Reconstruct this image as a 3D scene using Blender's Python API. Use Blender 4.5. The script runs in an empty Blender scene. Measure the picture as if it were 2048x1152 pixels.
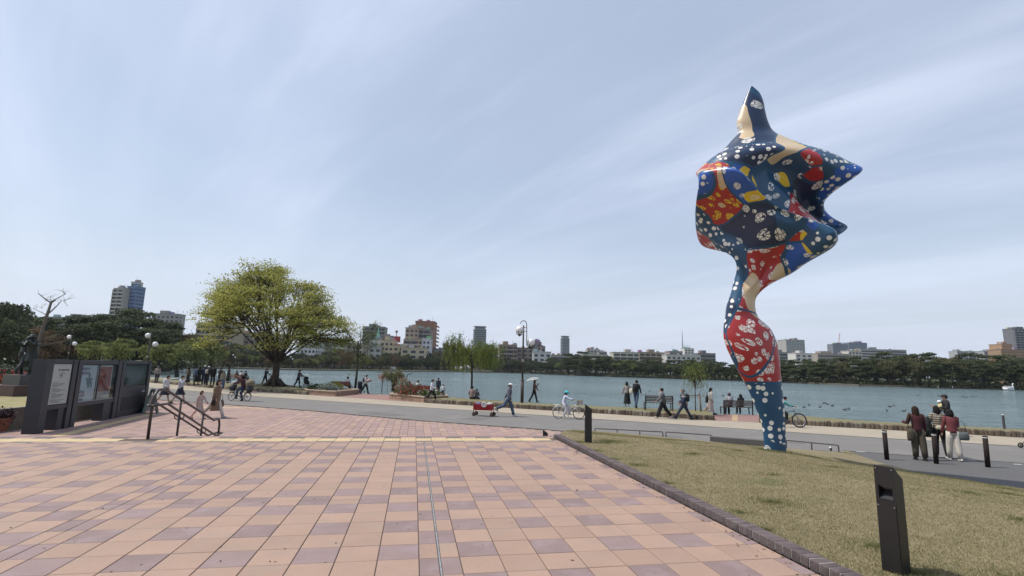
import bpy, math, random
import numpy as np
from mathutils import Vector, Matrix
from mathutils import noise as mnoise
random.seed(7); rng = np.random.default_rng(7)
S = bpy.context.scene
COL = S.collection
sin, cos, rad, PI = math.sin, math.cos, math.radians, math.pi

# ---------------------------------------------------------------- camera
FPX = 1010.0; PHI = rad(10.63); PIT = math.atan(161/1010.0); ROL = rad(1.4); CZ = 2.45
fh = Vector((sin(PHI), cos(PHI), 0)); r0 = Vector((cos(PHI), -sin(PHI), 0)); ZZ = Vector((0, 0, 1))
CF = cos(PIT)*fh + sin(PIT)*ZZ; U0 = -sin(PIT)*fh + cos(PIT)*ZZ
CR = cos(ROL)*r0 + sin(ROL)*U0; CU = cos(ROL)*U0 - sin(ROL)*r0
cam = bpy.data.objects.new('camera', bpy.data.cameras.new('camera')); COL.objects.link(cam)
m = Matrix((CR, CU, -CF)).transposed().to_4x4(); m.translation = Vector((0, 0, CZ)); cam.matrix_world = m
cam.data.sensor_width = 36; cam.data.lens = FPX/2048*36; cam.data.clip_end = 20000; cam.data.clip_start = .05
S.camera = cam
# ---------------------------------------------------------------- sky, sun, exposure
SUN_AZ = math.atan2(-.985, .17); SUN_EL = rad(60)
w = bpy.data.worlds.new('World'); S.world = w; w.use_nodes = True
nt = w.node_tree; N = nt.nodes; L = nt.links
bg = N['Background']; bg.inputs[1].default_value = 0.12
sky = N.new('ShaderNodeTexSky'); sky.sky_type = 'NISHITA'; sky.sun_disc = False
sky.sun_elevation = SUN_EL; sky.sun_rotation = SUN_AZ; sky.air_density = 1.3; sky.dust_density = 2.2; sky.ozone_density = 2.2; sky.altitude = 0
tc = N.new('ShaderNodeTexCoord'); sp = N.new('ShaderNodeSeparateXYZ'); L.new(tc.outputs['Generated'], sp.inputs[0])
def MN(op, a, b=None, c=None, nt=nt):
    n = nt.nodes.new('ShaderNodeMath'); n.operation = op
    for i, v in enumerate((a, b, c)):
        if v is None: continue
        if isinstance(v, (int, float)): n.inputs[i].default_value = v
        else: nt.links.new(v, n.inputs[i])
    return n.outputs[0]
zc = MN('ADD', MN('MAXIMUM', sp.outputs[2], 0.0), 0.12)
cx = MN('DIVIDE', sp.outputs[0], zc); cy = MN('DIVIDE', sp.outputs[1], zc)
cv = N.new('ShaderNodeCombineXYZ'); L.new(cx, cv.inputs[0]); L.new(cy, cv.inputs[1])
def cloud(scale, stretch, rot, detail, lo, hi, seed):
    r1 = N.new('ShaderNodeMapping'); r1.inputs['Rotation'].default_value = (0, 0, rot); L.new(cv.outputs[0], r1.inputs[0])
    mp = N.new('ShaderNodeMapping'); mp.inputs['Scale'].default_value = (1, stretch, 1); mp.inputs['Location'].default_value = (seed, seed*.7, 0)
    L.new(r1.outputs[0], mp.inputs[0])
    n = N.new('ShaderNodeTexNoise'); n.inputs['Scale'].default_value = scale; n.inputs['Detail'].default_value = detail; n.inputs['Roughness'].default_value = .55
    n.inputs['Distortion'].default_value = .5
    L.new(mp.outputs[0], n.inputs[0])
    mr = N.new('ShaderNodeMapRange'); mr.inputs[1].default_value = lo; mr.inputs[2].default_value = hi; mr.clamp = True; mr.interpolation_type = 'SMOOTHSTEP'
    L.new(n.outputs['Fac'], mr.inputs[0]); return mr.outputs[0]
c1 = cloud(1.3, .22, rad(-28), 6, .42, .72, 3.1); c2 = cloud(4.5, .16, rad(-33), 7, .45, .78, 9.7); c3 = cloud(.55, .8, rad(-10), 3, .35, .7, 5.3)
cm = MN('MULTIPLY', MN('ADD', MN('ADD', MN('MULTIPLY', c1, .50), MN('MULTIPLY', c2, .22)), MN('MULTIPLY', c3, .35)), 1.0)
mx = N.new('ShaderNodeMix'); mx.data_type = 'RGBA'; mx.clamp_factor = True
hzn = MN('POWER', MN('SUBTRACT', 1.0, MN('MINIMUM', MN('MAXIMUM', sp.outputs[2], 0.0), 1.0)), 5.0)
cfade = MN('MINIMUM', MN('ADD', MN('MULTIPLY', MN('MAXIMUM', sp.outputs[2], 0.0), 2.2), .15), 1.0)
L.new(MN('ADD', MN('ADD', MN('MULTIPLY', MN('MULTIPLY', cm, cfade), .56), .24), MN('MULTIPLY', hzn, .60)), mx.inputs[0]); L.new(sky.outputs[0], mx.inputs[6]); mx.inputs[7].default_value = (7.1, 7.75, 9.3, 1)
L.new(mx.outputs[2], bg.inputs[0])
sun = bpy.data.objects.new('sun', bpy.data.lights.new('sun', 'SUN')); COL.objects.link(sun)
sun.data.energy = 4.1; sun.data.angle = rad(.55); sun.data.color = (1, .95, .87)
sd = Vector((sin(SUN_AZ)*cos(SUN_EL), cos(SUN_AZ)*cos(SUN_EL), sin(SUN_EL)))
sun.rotation_euler = sd.to_track_quat('Z', 'Y').to_euler(); sun.location = (-40, 10, 60)
S.view_settings.view_transform = 'Standard'; S.view_settings.look = 'None'; S.view_settings.exposure = 0.02; S.view_settings.gamma = 1
S.view_settings.use_curve_mapping = False
S.render.engine = 'CYCLES'; S.cycles.max_bounces = 6; S.cycles.transparent_max_bounces = 8; S.cycles.use_denoising = True

# ---------------------------------------------------------------- helpers
def ray(px, py): return (px-1024)/FPX*CR - (py-576)/FPX*CU + CF
def at(px, py, z=0.0):                       # where a line of sight meets height z
    d = ray(px, py); t = (z-CZ)/d.z; return Vector((d.x*t, d.y*t, z))
def pix(p):
    v = Vector(p)-Vector((0, 0, CZ)); k = v.dot(CF); return (1024+FPX*v.dot(CR)/k, 576-FPX*v.dot(CU)/k, k)
def atd(px, D, z=0.0, py=735):               # ground point below a line of sight at plan distance D
    d = ray(px, py); h = Vector((d.x, d.y, 0)); h = h/h.dot(fh); return Vector((h.x*D, h.y*D, z))
def hz(px): return 737+.0244*(px-1024)       # horizon row
def hgt(px, py, D): return CZ+(hz(px)-py)/FPX*D   # height seen at row py for depth D

MATS = {}; ALB = .80
def M(name, col, rough=.8, var=0, vs=6, bump=0, bs=30, metal=0, isl=0, objr=0, dirt=None, ds=1.5, spec=.5, trans=0, coat=0, alpha=1):
    if name in MATS: return MATS[name]
    mt = bpy.data.materials.new(name); mt.use_nodes = True; t = mt.node_tree; n = t.nodes; l = t.links
    b = n['Principled BSDF']; b.inputs['Roughness'].default_value = rough; b.inputs['Metallic'].default_value = metal
    b.inputs['Specular IOR Level'].default_value = spec; b.inputs['Coat Weight'].default_value = coat
    c = n.new('ShaderNodeRGB'); col = tuple(v*ALB for v in col); dirt = tuple(v*ALB for v in dirt) if dirt else None; c.outputs[0].default_value = (*col, 1); out = c.outputs[0]
    co = n.new('ShaderNodeTexCoord').outputs['Object']
    if objr or isl:
        co2 = n.new('ShaderNodeVectorMath'); co2.operation = 'ADD'; l.new(co, co2.inputs[0])
        ob = n.new('ShaderNodeObjectInfo'); cc = n.new('ShaderNodeCombineXYZ')
        l.new(MN('MULTIPLY', ob.outputs['Random'], 57, nt=t), cc.inputs[0]); l.new(cc.outputs[0], co2.inputs[1]); co = co2.outputs[0]
    val = None
    def addv(s, a):
        nonlocal val
        v = MN('MULTIPLY', MN('SUBTRACT', s, .5, nt=t), 2*a, nt=t); val = v if val is None else MN('ADD', val, v, nt=t)
    if var:
        x = n.new('ShaderNodeTexNoise'); x.inputs['Scale'].default_value = vs; x.inputs['Detail'].default_value = 6; l.new(co, x.inputs[0]); addv(x.outputs['Fac'], var*1.6)
        x = n.new('ShaderNodeTexNoise'); x.inputs['Scale'].default_value = vs*11; x.inputs['Detail'].default_value = 3; l.new(co, x.inputs[0]); addv(x.outputs['Fac'], var)
    if isl: addv(n.new('ShaderNodeNewGeometry').outputs['Random Per Island'], isl)
    if objr: addv(n.new('ShaderNodeObjectInfo').outputs['Random'], objr)
    if val is not None:
        h = n.new('ShaderNodeHueSaturation'); l.new(MN('ADD', val, 1, nt=t), h.inputs['Value']); l.new(out, h.inputs['Color']); out = h.outputs[0]
    if dirt:
        x = n.new('ShaderNodeTexNoise'); x.inputs['Scale'].default_value = ds; x.inputs['Detail'].default_value = 8; x.inputs['Roughness'].default_value = .65; l.new(co, x.inputs[0])
        mr = n.new('ShaderNodeMapRange'); mr.inputs[1].default_value = .5; mr.inputs[2].default_value = .72; l.new(x.outputs['Fac'], mr.inputs[0])
        q = n.new('ShaderNodeMix'); q.data_type = 'RGBA'; l.new(mr.outputs[0], q.inputs[0]); l.new(out, q.inputs[6]); q.inputs[7].default_value = (*dirt, 1); out = q.outputs[2]
    l.new(out, b.inputs['Base Color'])
    if bump:
        x = n.new('ShaderNodeTexNoise'); x.inputs['Scale'].default_value = bs; x.inputs['Detail'].default_value = 5; l.new(co, x.inputs[0])
        bp = n.new('ShaderNodeBump'); bp.inputs['Strength'].default_value = bump; bp.inputs['Distance'].default_value = .6/bs; l.new(x.outputs['Fac'], bp.inputs['Height']); l.new(bp.outputs[0], b.inputs['Normal'])
    if trans:
        tr = n.new('ShaderNodeBsdfTranslucent'); l.new(out, tr.inputs[0]); ms = n.new('ShaderNodeMixShader'); ms.inputs[0].default_value = trans
        l.new(b.outputs[0], ms.inputs[1]); l.new(tr.outputs[0], ms.inputs[2]); l.new(ms.outputs[0], n['Material Output'].inputs[0])
    if alpha < 1: b.inputs['Alpha'].default_value = alpha
    MATS[name] = mt; return mt

class MB:
    def __init__(s): s.v = []; s.f = []; s.m = []; s.cur = 0
    def add(s, vs, fs):
        k = len(s.v); s.v += [tuple(p) for p in vs]; s.f += [tuple(i+k for i in f) for f in fs]; s.m += [s.cur]*len(fs); return s
    def box(s, c, d, rz=0, top=1.0, mat=None):
        x, y, z = d[0]/2, d[1]/2, d[2]/2; ca, sa = cos(rz), sin(rz); vs = []
        for k, q in ((-z, 1), (z, top)):
            for a, b in ((-x, -y), (x, -y), (x, y), (-x, y)):
                a *= q; b *= q; p = Vector((a*ca-b*sa, a*sa+b*ca, k))
                if mat is not None: p = mat @ p
                vs.append(p+Vector(c))
        return s.add(vs, [(3, 2, 1, 0), (4, 5, 6, 7), (0, 1, 5, 4), (1, 2, 6, 5), (2, 3, 7, 6), (3, 0, 4, 7)])
    def bar(s, a, b, w, h):                   # box section bar from a to b
        a, b = Vector(a), Vector(b); d = (b-a).normalized(); u = d.cross(ZZ)
        u = Vector((1, 0, 0)) if u.length < .01 else u.normalized(); v = u.cross(d)
        vs = [p+u*x*w/2+v*y*h/2 for p in (a, b) for x, y in ((-1, -1), (1, -1), (1, 1), (-1, 1))]
        return s.add(vs, [(3, 2, 1, 0), (4, 5, 6, 7), (0, 1, 5, 4), (1, 2, 6, 5), (2, 3, 7, 6), (3, 0, 4, 7)])
    def tube(s, pts, rs, n=8, cap=True, ell=None):
        pts = [Vector(p) for p in pts]; k = len(pts)
        if not isinstance(rs, (list, tuple)): rs = [rs]*k
        vs = []; u = None
        for i, p in enumerate(pts):
            d = (pts[min(i+1, k-1)]-pts[max(i-1, 0)])
            d = d.normalized() if d.length > 1e-9 else Vector((0, 0, 1))
            if u is None: u = d.cross(Vector((0, 1, 0)) if abs(d.y) < .9 else Vector((1, 0, 0))).normalized()
            else:
                u = u-d*u.dot(d); u = u.normalized() if u.length > 1e-6 else d.orthogonal().normalized()
            v = d.cross(u)
            r = rs[i]; ra, rb = r if isinstance(r, (list, tuple)) else (r, r)
            for j in range(n):
                a = 2*PI*j/n; vs.append(p+u*cos(a)*ra+v*sin(a)*rb)
        fs = [(i*n+j, i*n+(j+1) % n, (i+1)*n+(j+1) % n, (i+1)*n+j) for i in range(k-1) for j in range(n)]
        if cap: fs += [tuple(range(n-1, -1, -1)), tuple((k-1)*n+j for j in range(n))]
        return s.add(vs, fs)
    def rings(s, rr, n=12, cap=True):         # rr: (center, rx, ry) horizontal ellipses, optional phase wobble
        vs = []
        for q in rr:
            c, rx, ry = q[:3]; wb = q[3] if len(q) > 3 else 0; c = Vector(c)
            ax = q[4] if len(q) > 4 else (Vector((1, 0, 0)), Vector((0, 1, 0)))
            for j in range(n):
                a = 2*PI*j/n; k = 1+wb*sin(a*5+c.z*3)+wb*.6*sin(a*3+1); vs.append(c+ax[0]*cos(a)*rx*k+ax[1]*sin(a)*ry*k)
        k = len(rr); fs = [(i*n+j, i*n+(j+1) % n, (i+1)*n+(j+1) % n, (i+1)*n+j) for i in range(k-1) for j in range(n)]
        if cap: fs += [tuple(range(n-1, -1, -1)), tuple((k-1)*n+j for j in range(n))]
        return s.add(vs, fs)
    def ball(s, c, r, n=12, k=8, cut=None):
        r = r if isinstance(r, (tuple, list)) else (r, r, r); c = Vector(c); vs = []
        for i in range(k+1):
            t = PI*i/k
            for j in range(n): a = 2*PI*j/n; vs.append(c+Vector((sin(t)*cos(a)*r[0], sin(t)*sin(a)*r[1], cos(t)*r[2])))
        return s.add(vs, [(i*n+j, (i+1)*n+j, (i+1)*n+(j+1) % n, i*n+(j+1) % n) for i in range(k) for j in range(n)])
    def prism(s, poly, z0, z1):
        n = len(poly); vs = [(p[0], p[1], z0) for p in poly]+[(p[0], p[1], z1) for p in poly]
        return s.add(vs, [tuple(range(n-1, -1, -1)), tuple(range(n, 2*n))]+[(i, (i+1) % n, n+(i+1) % n, n+i) for i in range(n)])
    def torus(s, c, R, r, ax=(1, 0, 0), n=28, k=6):
        ax = Vector(ax).normalized(); u = ax.orthogonal().normalized(); v = ax.cross(u); c = Vector(c); vs = []
        for i in range(n):
            a = 2*PI*i/n; d = u*cos(a)+v*sin(a)
            for j in range(k): b = 2*PI*j/k; vs.append(c+d*(R+r*cos(b))+ax*r*sin(b))
        return s.add(vs, [(i*k+j, ((i+1) % n)*k+j, ((i+1) % n)*k+(j+1) % k, i*k+(j+1) % k) for i in range(n) for j in range(k)])
    def mesh(s, name, mats, smooth=False):
        me = bpy.data.meshes.new(name); me.from_pydata(s.v, [], s.f)
        for q in (mats if isinstance(mats, (list, tuple)) else [mats]): me.materials.append(q)
        if any(s.m): me.polygons.foreach_set('material_index', s.m)
        if smooth: me.polygons.foreach_set('use_smooth', [True]*len(s.f))
        me.update(); return me
    def build(s, name, mats, parent=None, smooth=False): return link(name, s.mesh(name, mats, smooth), parent)
def link(name, me, parent=None, loc=None, rz=None):
    o = bpy.data.objects.new(name, me); COL.objects.link(o)
    if parent is not None: o.parent = parent
    if loc is not None: o.location = loc
    if rz is not None: o.rotation_euler = (0, 0, rz)
    return o
def tag(o, label=None, cat=None, group=None, kind=None):
    if label: o['label'] = label
    if cat: o['category'] = cat
    if group: o['group'] = group
    if kind: o['kind'] = kind
    return o
def empty(name, loc, rz=0, label=None, cat=None, group=None):
    o = bpy.data.objects.new(name, None); COL.objects.link(o); o.location = loc; o.rotation_euler = (0, 0, rz); o.empty_display_size = .3
    return tag(o, label, cat, group)
def struct(o): o['kind'] = 'structure'; return o
def copy_tree(o, parent=None):
    c = o.copy(); COL.objects.link(c)
    if parent is not None: c.parent = parent
    for ch in list(o.children): copy_tree(ch, c)
    return c
def quads(name, cen, size, mat, flat=0.0, aspect=1.6, parent=None, droop=False, me_only=False):
    """many small leaf faces: cen (n,3), size (n,)"""
    n = len(cen); a = rng.normal(size=(n, 3)); 
    if droop: a = a*.25+np.array([0, 0, -1.0])
    a[:, 2] *= (1-flat) if not droop else 1
    a /= np.linalg.norm(a, axis=1)[:, None]+1e-9
    b = rng.normal(size=(n, 3)); b[:, 2] *= (1-flat) if not droop else .3
    b -= a*np.sum(a*b, 1)[:, None]; b /= np.linalg.norm(b, axis=1)[:, None]+1e-9
    a = a*(size*aspect/2)[:, None]; b = b*(size/2)[:, None]
    v = np.stack([cen-a, cen+b*.9-a*.1, cen+a, cen-b*.9-a*.1], 1).reshape(-1, 3)
    me = bpy.data.meshes.new(name); me.vertices.add(4*n); me.vertices.foreach_set('co', v.ravel().astype(np.float32))
    me.loops.add(4*n); me.loops.foreach_set('vertex_index', np.arange(4*n, dtype=np.int32))
    me.polygons.add(n); me.polygons.foreach_set('loop_start', np.arange(0, 4*n, 4, dtype=np.int32))
    me.materials.append(mat); me.update(calc_edges=True)
    return me if me_only else link(name, me, parent)

# ================================================================ SETTING
# shore lines (plan, metres): A near edge of asphalt, B asphalt/concrete, C kerb, D water's edge
A = [(-80, 78), (-45, 55), (-25, 42), (-13, 34.1), (-5.28, 28.9), (.4, 24.13), (5.4, 20.83), (6.69, 19.88)]
B = [(-110, 125), (-70, 90), (-40, 65), (-23, 51.1), (-11.27, 40.4), (-6.84, 37.1), (2.2, 30.55), (8.16, 26.1), (13.65, 22), (18.3, 18.5), (22.9, 15.8), (40, 6), (60, -6)]
C = [(-115, 135), (-80, 105), (-45, 78), (-28.1, 62.2), (-15.9, 49.8), (-7.95, 43), (1.49, 35.33), (8.44, 30.3), (15.6, 25.15), (17.6, 24.0), (21.5, 21.6), (26.5, 18.3), (42, 9), (62, -3)]
D = [(-50, 92), (-28.5, 66), (-18.5, 58.5), (-12.5, 54.6), (-8.5, 50), (-4, 45.9), (-1.9, 44.6), (1.5, 40), (4.5, 37), (8.3, 33), (12.5, 30.9), (17.8, 28.7), (20.7, 28.3), (21.6, 25.4), (22.6, 23.1), (28, 19.4), (45, 10.3), (65, -1)]
FAR = [at(x, y, -.5) for x, y in ((330, 736.2), (449, 737.5), (620, 741), (740, 742.2), (840, 743.6), (960, 745), (1040, 746.3), (1080, 748), (1160, 751), (1226, 753.5), (1330, 757), (1420, 760), (1562, 765), (1640, 768.5), (1720, 772.4), (1839, 775.5), (1940, 777.5), (2048, 779.3), (2130, 781))]
def sheet(name, poly, z, mat, kind='structure', parent=None):
    from mathutils.geometry import tessellate_polygon
    vs = [Vector((p[0], p[1], z)) for p in poly]; tri = tessellate_polygon([vs])
    mb = MB(); fs = []
    for t in tri:
        a, b, c = (vs[i] for i in t); fs.append(t if (b-a).cross(c-a).z > 0 else t[::-1])
    mb.add(vs, fs); o = mb.build(name, mat, parent)
    if kind: o['kind'] = kind
    return o
soil = M('soil', (.16, .13, .09), .95, var=.3, vs=.7)
struct(MB().add([(-9000, -3000, -1.6), (9000, -3000, -1.6), (9000, 12000, -1.6), (-9000, 12000, -1.6)], [(0, 1, 2, 3)]).build('ground', soil))
# water
def water_mat():
    mt = bpy.data.materials.new('lake_water'); mt.use_nodes = True; t = mt.node_tree; n = t.nodes; l = t.links; b = n['Principled BSDF']
    b.inputs['Base Color'].default_value = (.12, .175, .18, 1); b.inputs['Roughness'].default_value = .13; b.inputs['IOR'].default_value = 1.33
    co = n.new('ShaderNodeTexCoord'); h = None
    for sc, st, dist in ((.7, .45, .9), (2.3, .4, .45), (7, .4, .09)):
        mp = n.new('ShaderNodeMapping'); mp.inputs['Rotation'].default_value = (0, 0, rad(-20)); mp.inputs['Scale'].default_value = (st, 1, 1); l.new(co.outputs['Object'], mp.inputs[0])
        x = n.new('ShaderNodeTexNoise'); x.inputs['Scale'].default_value = sc; x.inputs['Detail'].default_value = 3; l.new(mp.outputs[0], x.inputs[0])
        v = MN('MULTIPLY', x.outputs['Fac'], dist, nt=t); h = v if h is None else MN('ADD', h, v, nt=t)
    wn_ = n.new('ShaderNodeTexNoise'); wn_.inputs['Scale'].default_value = .035; wn_.inputs['Detail'].default_value = 3; wm_ = n.new('ShaderNodeMapping'); wm_.inputs['Scale'].default_value = (.35, 1.3, 1); l.new(co.outputs['Object'], wm_.inputs[0]); l.new(wm_.outputs[0], wn_.inputs[0])
    wr2 = n.new('ShaderNodeMapRange'); wr2.inputs[1].default_value = .35; wr2.inputs[2].default_value = .65; wr2.inputs[3].default_value = .35; wr2.inputs[4].default_value = 1.25; l.new(wn_.outputs['Fac'], wr2.inputs[0]); h = MN('MULTIPLY', h, wr2.outputs[0], nt=t)
    bp = n.new('ShaderNodeBump'); bp.inputs['Strength'].default_value = 1; bp.inputs['Distance'].default_value = 1.5; l.new(h, bp.inputs['Height']); l.new(bp.outputs[0], b.inputs['Normal'])
    return mt
struct(sheet('lake', [(-60, 60), (70, -8), (900, -8), (900, 700), (-400, 700), (-200, 300), (-60, 90)], -.5, water_mat()))
# near land block and far shore land
nearland = [(p[0], p[1]) for p in D]
earth = M('earth', (.23, .19, .13), .95, var=.25, vs=.5, bump=.5, bs=8)
mb = MB(); mb.prism([(-16.05, -20), (4.2, -20), (80, -20)]+nearland[::-1]+[(-75, 110), (-95, 60), (-80, -20)], -1.6, -.03); struct(mb.build('near_land', earth))
bank_grass = M('bank_grass', (.13, .14, .055), .95, var=.35, vs=.25, bump=.6, bs=5)
fl = [(p.x, p.y) for p in FAR]
far_poly = [(-50, 92)]+fl+[(300, 90), (330, -60), (9000, -60), (9000, 11000), (-9000, 11000), (-9000, 60), (-75, 60), (-75, 110)]
sheet('far_shore', far_poly, .05, bank_grass)
mb = MB()                                                     # stone edging of the far shore
edge = [(-50, 92)]+fl
for a, b in zip(edge[:-1], edge[1:]):
    a, b = Vector((*a, 0)), Vector((*b, 0)); mb.add([(a.x, a.y, -1.2), (b.x, b.y, -1.2), (b.x, b.y, .06), (a.x, a.y, .06)], [(0, 1, 2, 3)])
    k = (b-a).cross(ZZ).normalized()*.5
    mb.add([(a.x+k.x, a.y+k.y, -1.2), (b.x+k.x, b.y+k.y, -1.2), (b.x+k.x*.4, b.y+k.y*.4, .09), (a.x+k.x*.4, a.y+k.y*.4, .09), (b.x-k.x, b.y-k.y, .09), (a.x-k.x, a.y-k.y, .09)], [(0, 1, 2, 3), (3, 2, 4, 5)])
struct(mb.build('shore_edging', M('shore_stone', (.11, .095, .075), .9, var=.4, vs=.6, bump=.6, bs=3)))
# pale lakeside path on far shore
mb = MB()
for a, b in zip(fl[:9], fl[1:9]):
    a, b = Vector((*a, 0)), Vector((*b, 0)); ka, kb = a.normalized(), b.normalized()
    mb.add([(a+ka*5).to_3d()+Vector((0, 0, .055)), (b+kb*5)+Vector((0, 0, .055)), (b+kb*9)+Vector((0, 0, .055)), (a+ka*9)+Vector((0, 0, .055))], [(0, 1, 2, 3)])
struct(mb.build('far_path', M('far_path', (.42, .38, .31), .9, var=.1)))

asphalt = M('asphalt', (.19, .18, .167), .92, var=.07, vs=1.2, bump=.5, bs=120, dirt=(.235, .225, .207), ds=.45)
dark_asphalt = M('dark_asphalt', (.115, .113, .112), .92, var=.09, vs=1.5, bump=.6, bs=120, dirt=(.125, .12, .118), ds=.5)
beige = M('beige_paving', (.40, .345, .265), .9, var=.06, vs=.8, bump=.3, bs=60, dirt=(.33, .285, .22), ds=.6)
DARKE = [(14.46, 15.08), (18.29, 12.72), (30, 5.2), (50, -7)]     # joint between the two asphalts
sheet('asphalt_path', A+[(10.25, 16.9), (13.2, 14.4), (14.3, 15.15)]+DARKE[1:]+B[::-1], 0.0, asphalt)
sheet('side_road', [(13.15, 14.2), (14.29, 15.1)]+DARKE[1:]+[(50, -12), (13, -12), (12.5, 9)], -.006, dark_asphalt)
sheet('concrete_path', B+C[::-1], 0.001, beige)
# expansion joints across the beige path and crack lines on asphalt
mb = MB()
def lerp_line(P, t):
    ls = [(Vector(q)-Vector(p)).length for p, q in zip(P[:-1], P[1:])]; tt = t
    for (p, q), l_ in zip(zip(P[:-1], P[1:]), ls):
        if tt <= l_: return Vector(p).lerp(Vector(q), tt/l_)
        tt -= l_
    return Vector(P[-1])
def plen(P): return sum((Vector(q)-Vector(p)).length for p, q in zip(P[:-1], P[1:]))
for a, b in zip(B[1:-1], B[2:]):
    mb.bar((a[0], a[1], .004), (b[0], b[1], .004), .10, .012)
struct(mb.build('path_edging', M('path_edging', (.12, .11, .1), .9, var=.2)))
mb = MB()
for a, b in zip(A[1:-1], A[2:]): mb.bar((a[0], a[1], .004), (b[0], b[1], .004), .08, .012)
struct(mb.build('paving_edging', M('path_edging', (.12, .11, .1), .9)))

mb = MB()
for (a_, b_) in (((1296, 836), (1306, 824)), ((905, 838), (925, 826)), ((700, 820), (728, 808)), ((1490, 870), (1516, 861)), ((560, 808), (600, 797)), ((1850, 900), (1905, 886))):
    p_, q_ = at(*a_), at(*b_); mb.bar((p_.x, p_.y, .0025), (q_.x, q_.y, .0025), .05, .003)
struct(mb.build('road_seam', M('road_seam', (.27, .26, .24), .9, var=.3)))
mb = MB()
for x_, y_, w_, h_, r_ in ((9.5, 18.7, 1.6, .9, -.6), (-1.5, 27.2, 2.4, 1.0, -.6), (13.9, 17.3, 1.1, .8, -.6), (3.1, 25.1, 1.0, 1.3, -.6)): mb.box((x_, y_, .0015), (w_, h_, .004), r_)
struct(mb.build('road_patch', M('road_patch', (.155, .148, .14), .95, var=.15, vs=2, bump=.5, bs=90)))
# ---------------- lower plaza of small tiles
tile_a = M('tile_salmon', (.385, .258, .192), .75, var=.08, vs=3, isl=.06, objr=.07, bump=.15, bs=90, dirt=(.36, .26, .205), ds=2.3)
tile_b = M('tile_mauve', (.27, .188, .176), .72, var=.12, vs=4.5, isl=.07, objr=.09, bump=.15, bs=90, dirt=(.33, .25, .255), ds=3.0)
grout = M('grout', (.13, .095, .075), .95, var=.2, vs=8)
sheet('lower_plaza', [(-16, 11)]+[(-60, 30), (-60, 64)]+A[1:]+[(3.4, 11.0)], -.012, grout)
def ptile(mb, x0, x1, y0, y1, z, c=.004, base=.02):
    vs = [(x0, y0, z-base), (x1, y0, z-base), (x1, y1, z-base), (x0, y1, z-base), (x0, y0, z-c), (x1, y0, z-c), (x1, y1, z-c), (x0, y1, z-c),
          (x0+c, y0+c, z), (x1-c, y0+c, z), (x1-c, y1-c, z), (x0+c, y1-c, z)]
    mb.add(vs, [(0, 1, 5, 4), (1, 2, 6, 5), (2, 3, 7, 6), (3, 0, 4, 7), (4, 5, 9, 8), (5, 6, 10, 9), (6, 7, 11, 10), (7, 4, 8, 11), (8, 9, 10, 11)])
def ay(x, P=A):
    for p, q in zip(P[:-1], P[1:]):
        if p[0] <= x <= q[0]: return p[1]+(q[1]-p[1])*(x-p[0])/(q[0]-p[0])
    return -99 if x > P[-1][0] else P[0][1]
plaza = bpy.data.objects['lower_plaza']; ma, mm = MB(), MB(); pale = MB()
pa2 = M('paver_rose', (.375, .255, .205), .8, var=.08, vs=3, isl=.16, dirt=(.44, .29, .24), ds=.8); pb2 = M('paver_mauve', (.32, .22, .215), .8, var=.08, vs=3, isl=.12)
x = -22.0
while x < 6.7:
    y = 14.0
    while y < 42:
        lim = min(ay(x), ay(x+.3)); ok = y+.3 < lim-.05 and (x < 3.3 or (x-3.3) < (y-11.6)*.43-.1)
        if ok:
            c, r = int(round(x/.3)), int(round(y/.3))
            t = mm if ((c % 2 and r % 2) or (c % 10 == 0 and r % 2 == 0)) and random.random() < .93 else ma
            ptile(t, x+.004, x+.294, y+.004, y+.294, random.uniform(-.001, .0015), .003, .012)
        y += .3
    x += .3
for mb_, mt_ in ((ma, pa2), (mm, pb2)):
    o = mb_.build('paver', mt_, plaza); o['kind'] = 'stuff'

# ---------------- upper terrace: big tiles, rows and columns with joint rows every tenth
TZ = .95
terr = sheet('terrace', [(-60, -10), (3.14, -10), (3.14, 11.48), (-60, 11.48)], TZ-.008, grout)
mb = MB(); mb.box((-28.4, 11.42, TZ-.1), (63.1, .17, .19)); 
step_mat = M('step_stone', (.42, .33, .28), .85, var=.12, vs=4)
for i in range(6):
    st = MB(); z1 = TZ-.158*(i+1); y0 = 11.5+i*.42; st.box((-6.3, y0+.21, z1/2-.02), (19.0, .42, z1+.03 if z1 > .01 else .03)); struct(st.build('step', step_mat))
nose = MB(); nose.box((-28.4, 11.44, TZ-.075), (63.1, .12, .16)); struct(nose.build('terrace_edge', M('edge_stone', (.3, .2, .18), .8, var=.1)))
def colx(c):  # left edge of column c (joint column is .33 wide)
    q, r = divmod(c, 10); return .12+q*3.2+r*.32
def rowy(r):
    q, k = divmod(r, 10); return 6.03+q*3.43+(0 if k == 0 else .37+(k-1)*.34)
tiles = []
for r in range(-14, 14):
    for c in range(-40, 10):
        x0, x1, y0, y1 = colx(c), colx(c+1), rowy(r), rowy(r+1)
        if y1 > 10.66: y1 = 10.66
        if y0 > 10.6 or x0 > 3.1: continue
        x1 = min(x1, 3.13); pur = (c % 2 and r % 2) or (c % 10 == 0 and r % 2 == 0) or (r % 10 == 0 and c % 2 == 0)
        xs = [(x0, x1)] if c % 10 else [(x0, (x0+x1)/2-(.008 if c == 0 else 0)), ((x0+x1)/2+(.008 if c == 0 else 0), x1)]
        ys = [(y0, y1)] if r % 10 else [(y0, (y0+y1)/2), ((y0+y1)/2, y1)]
        for a in xs:
            for b in ys: tiles.append((a[0], a[1], b[0], b[1], pur))
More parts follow.
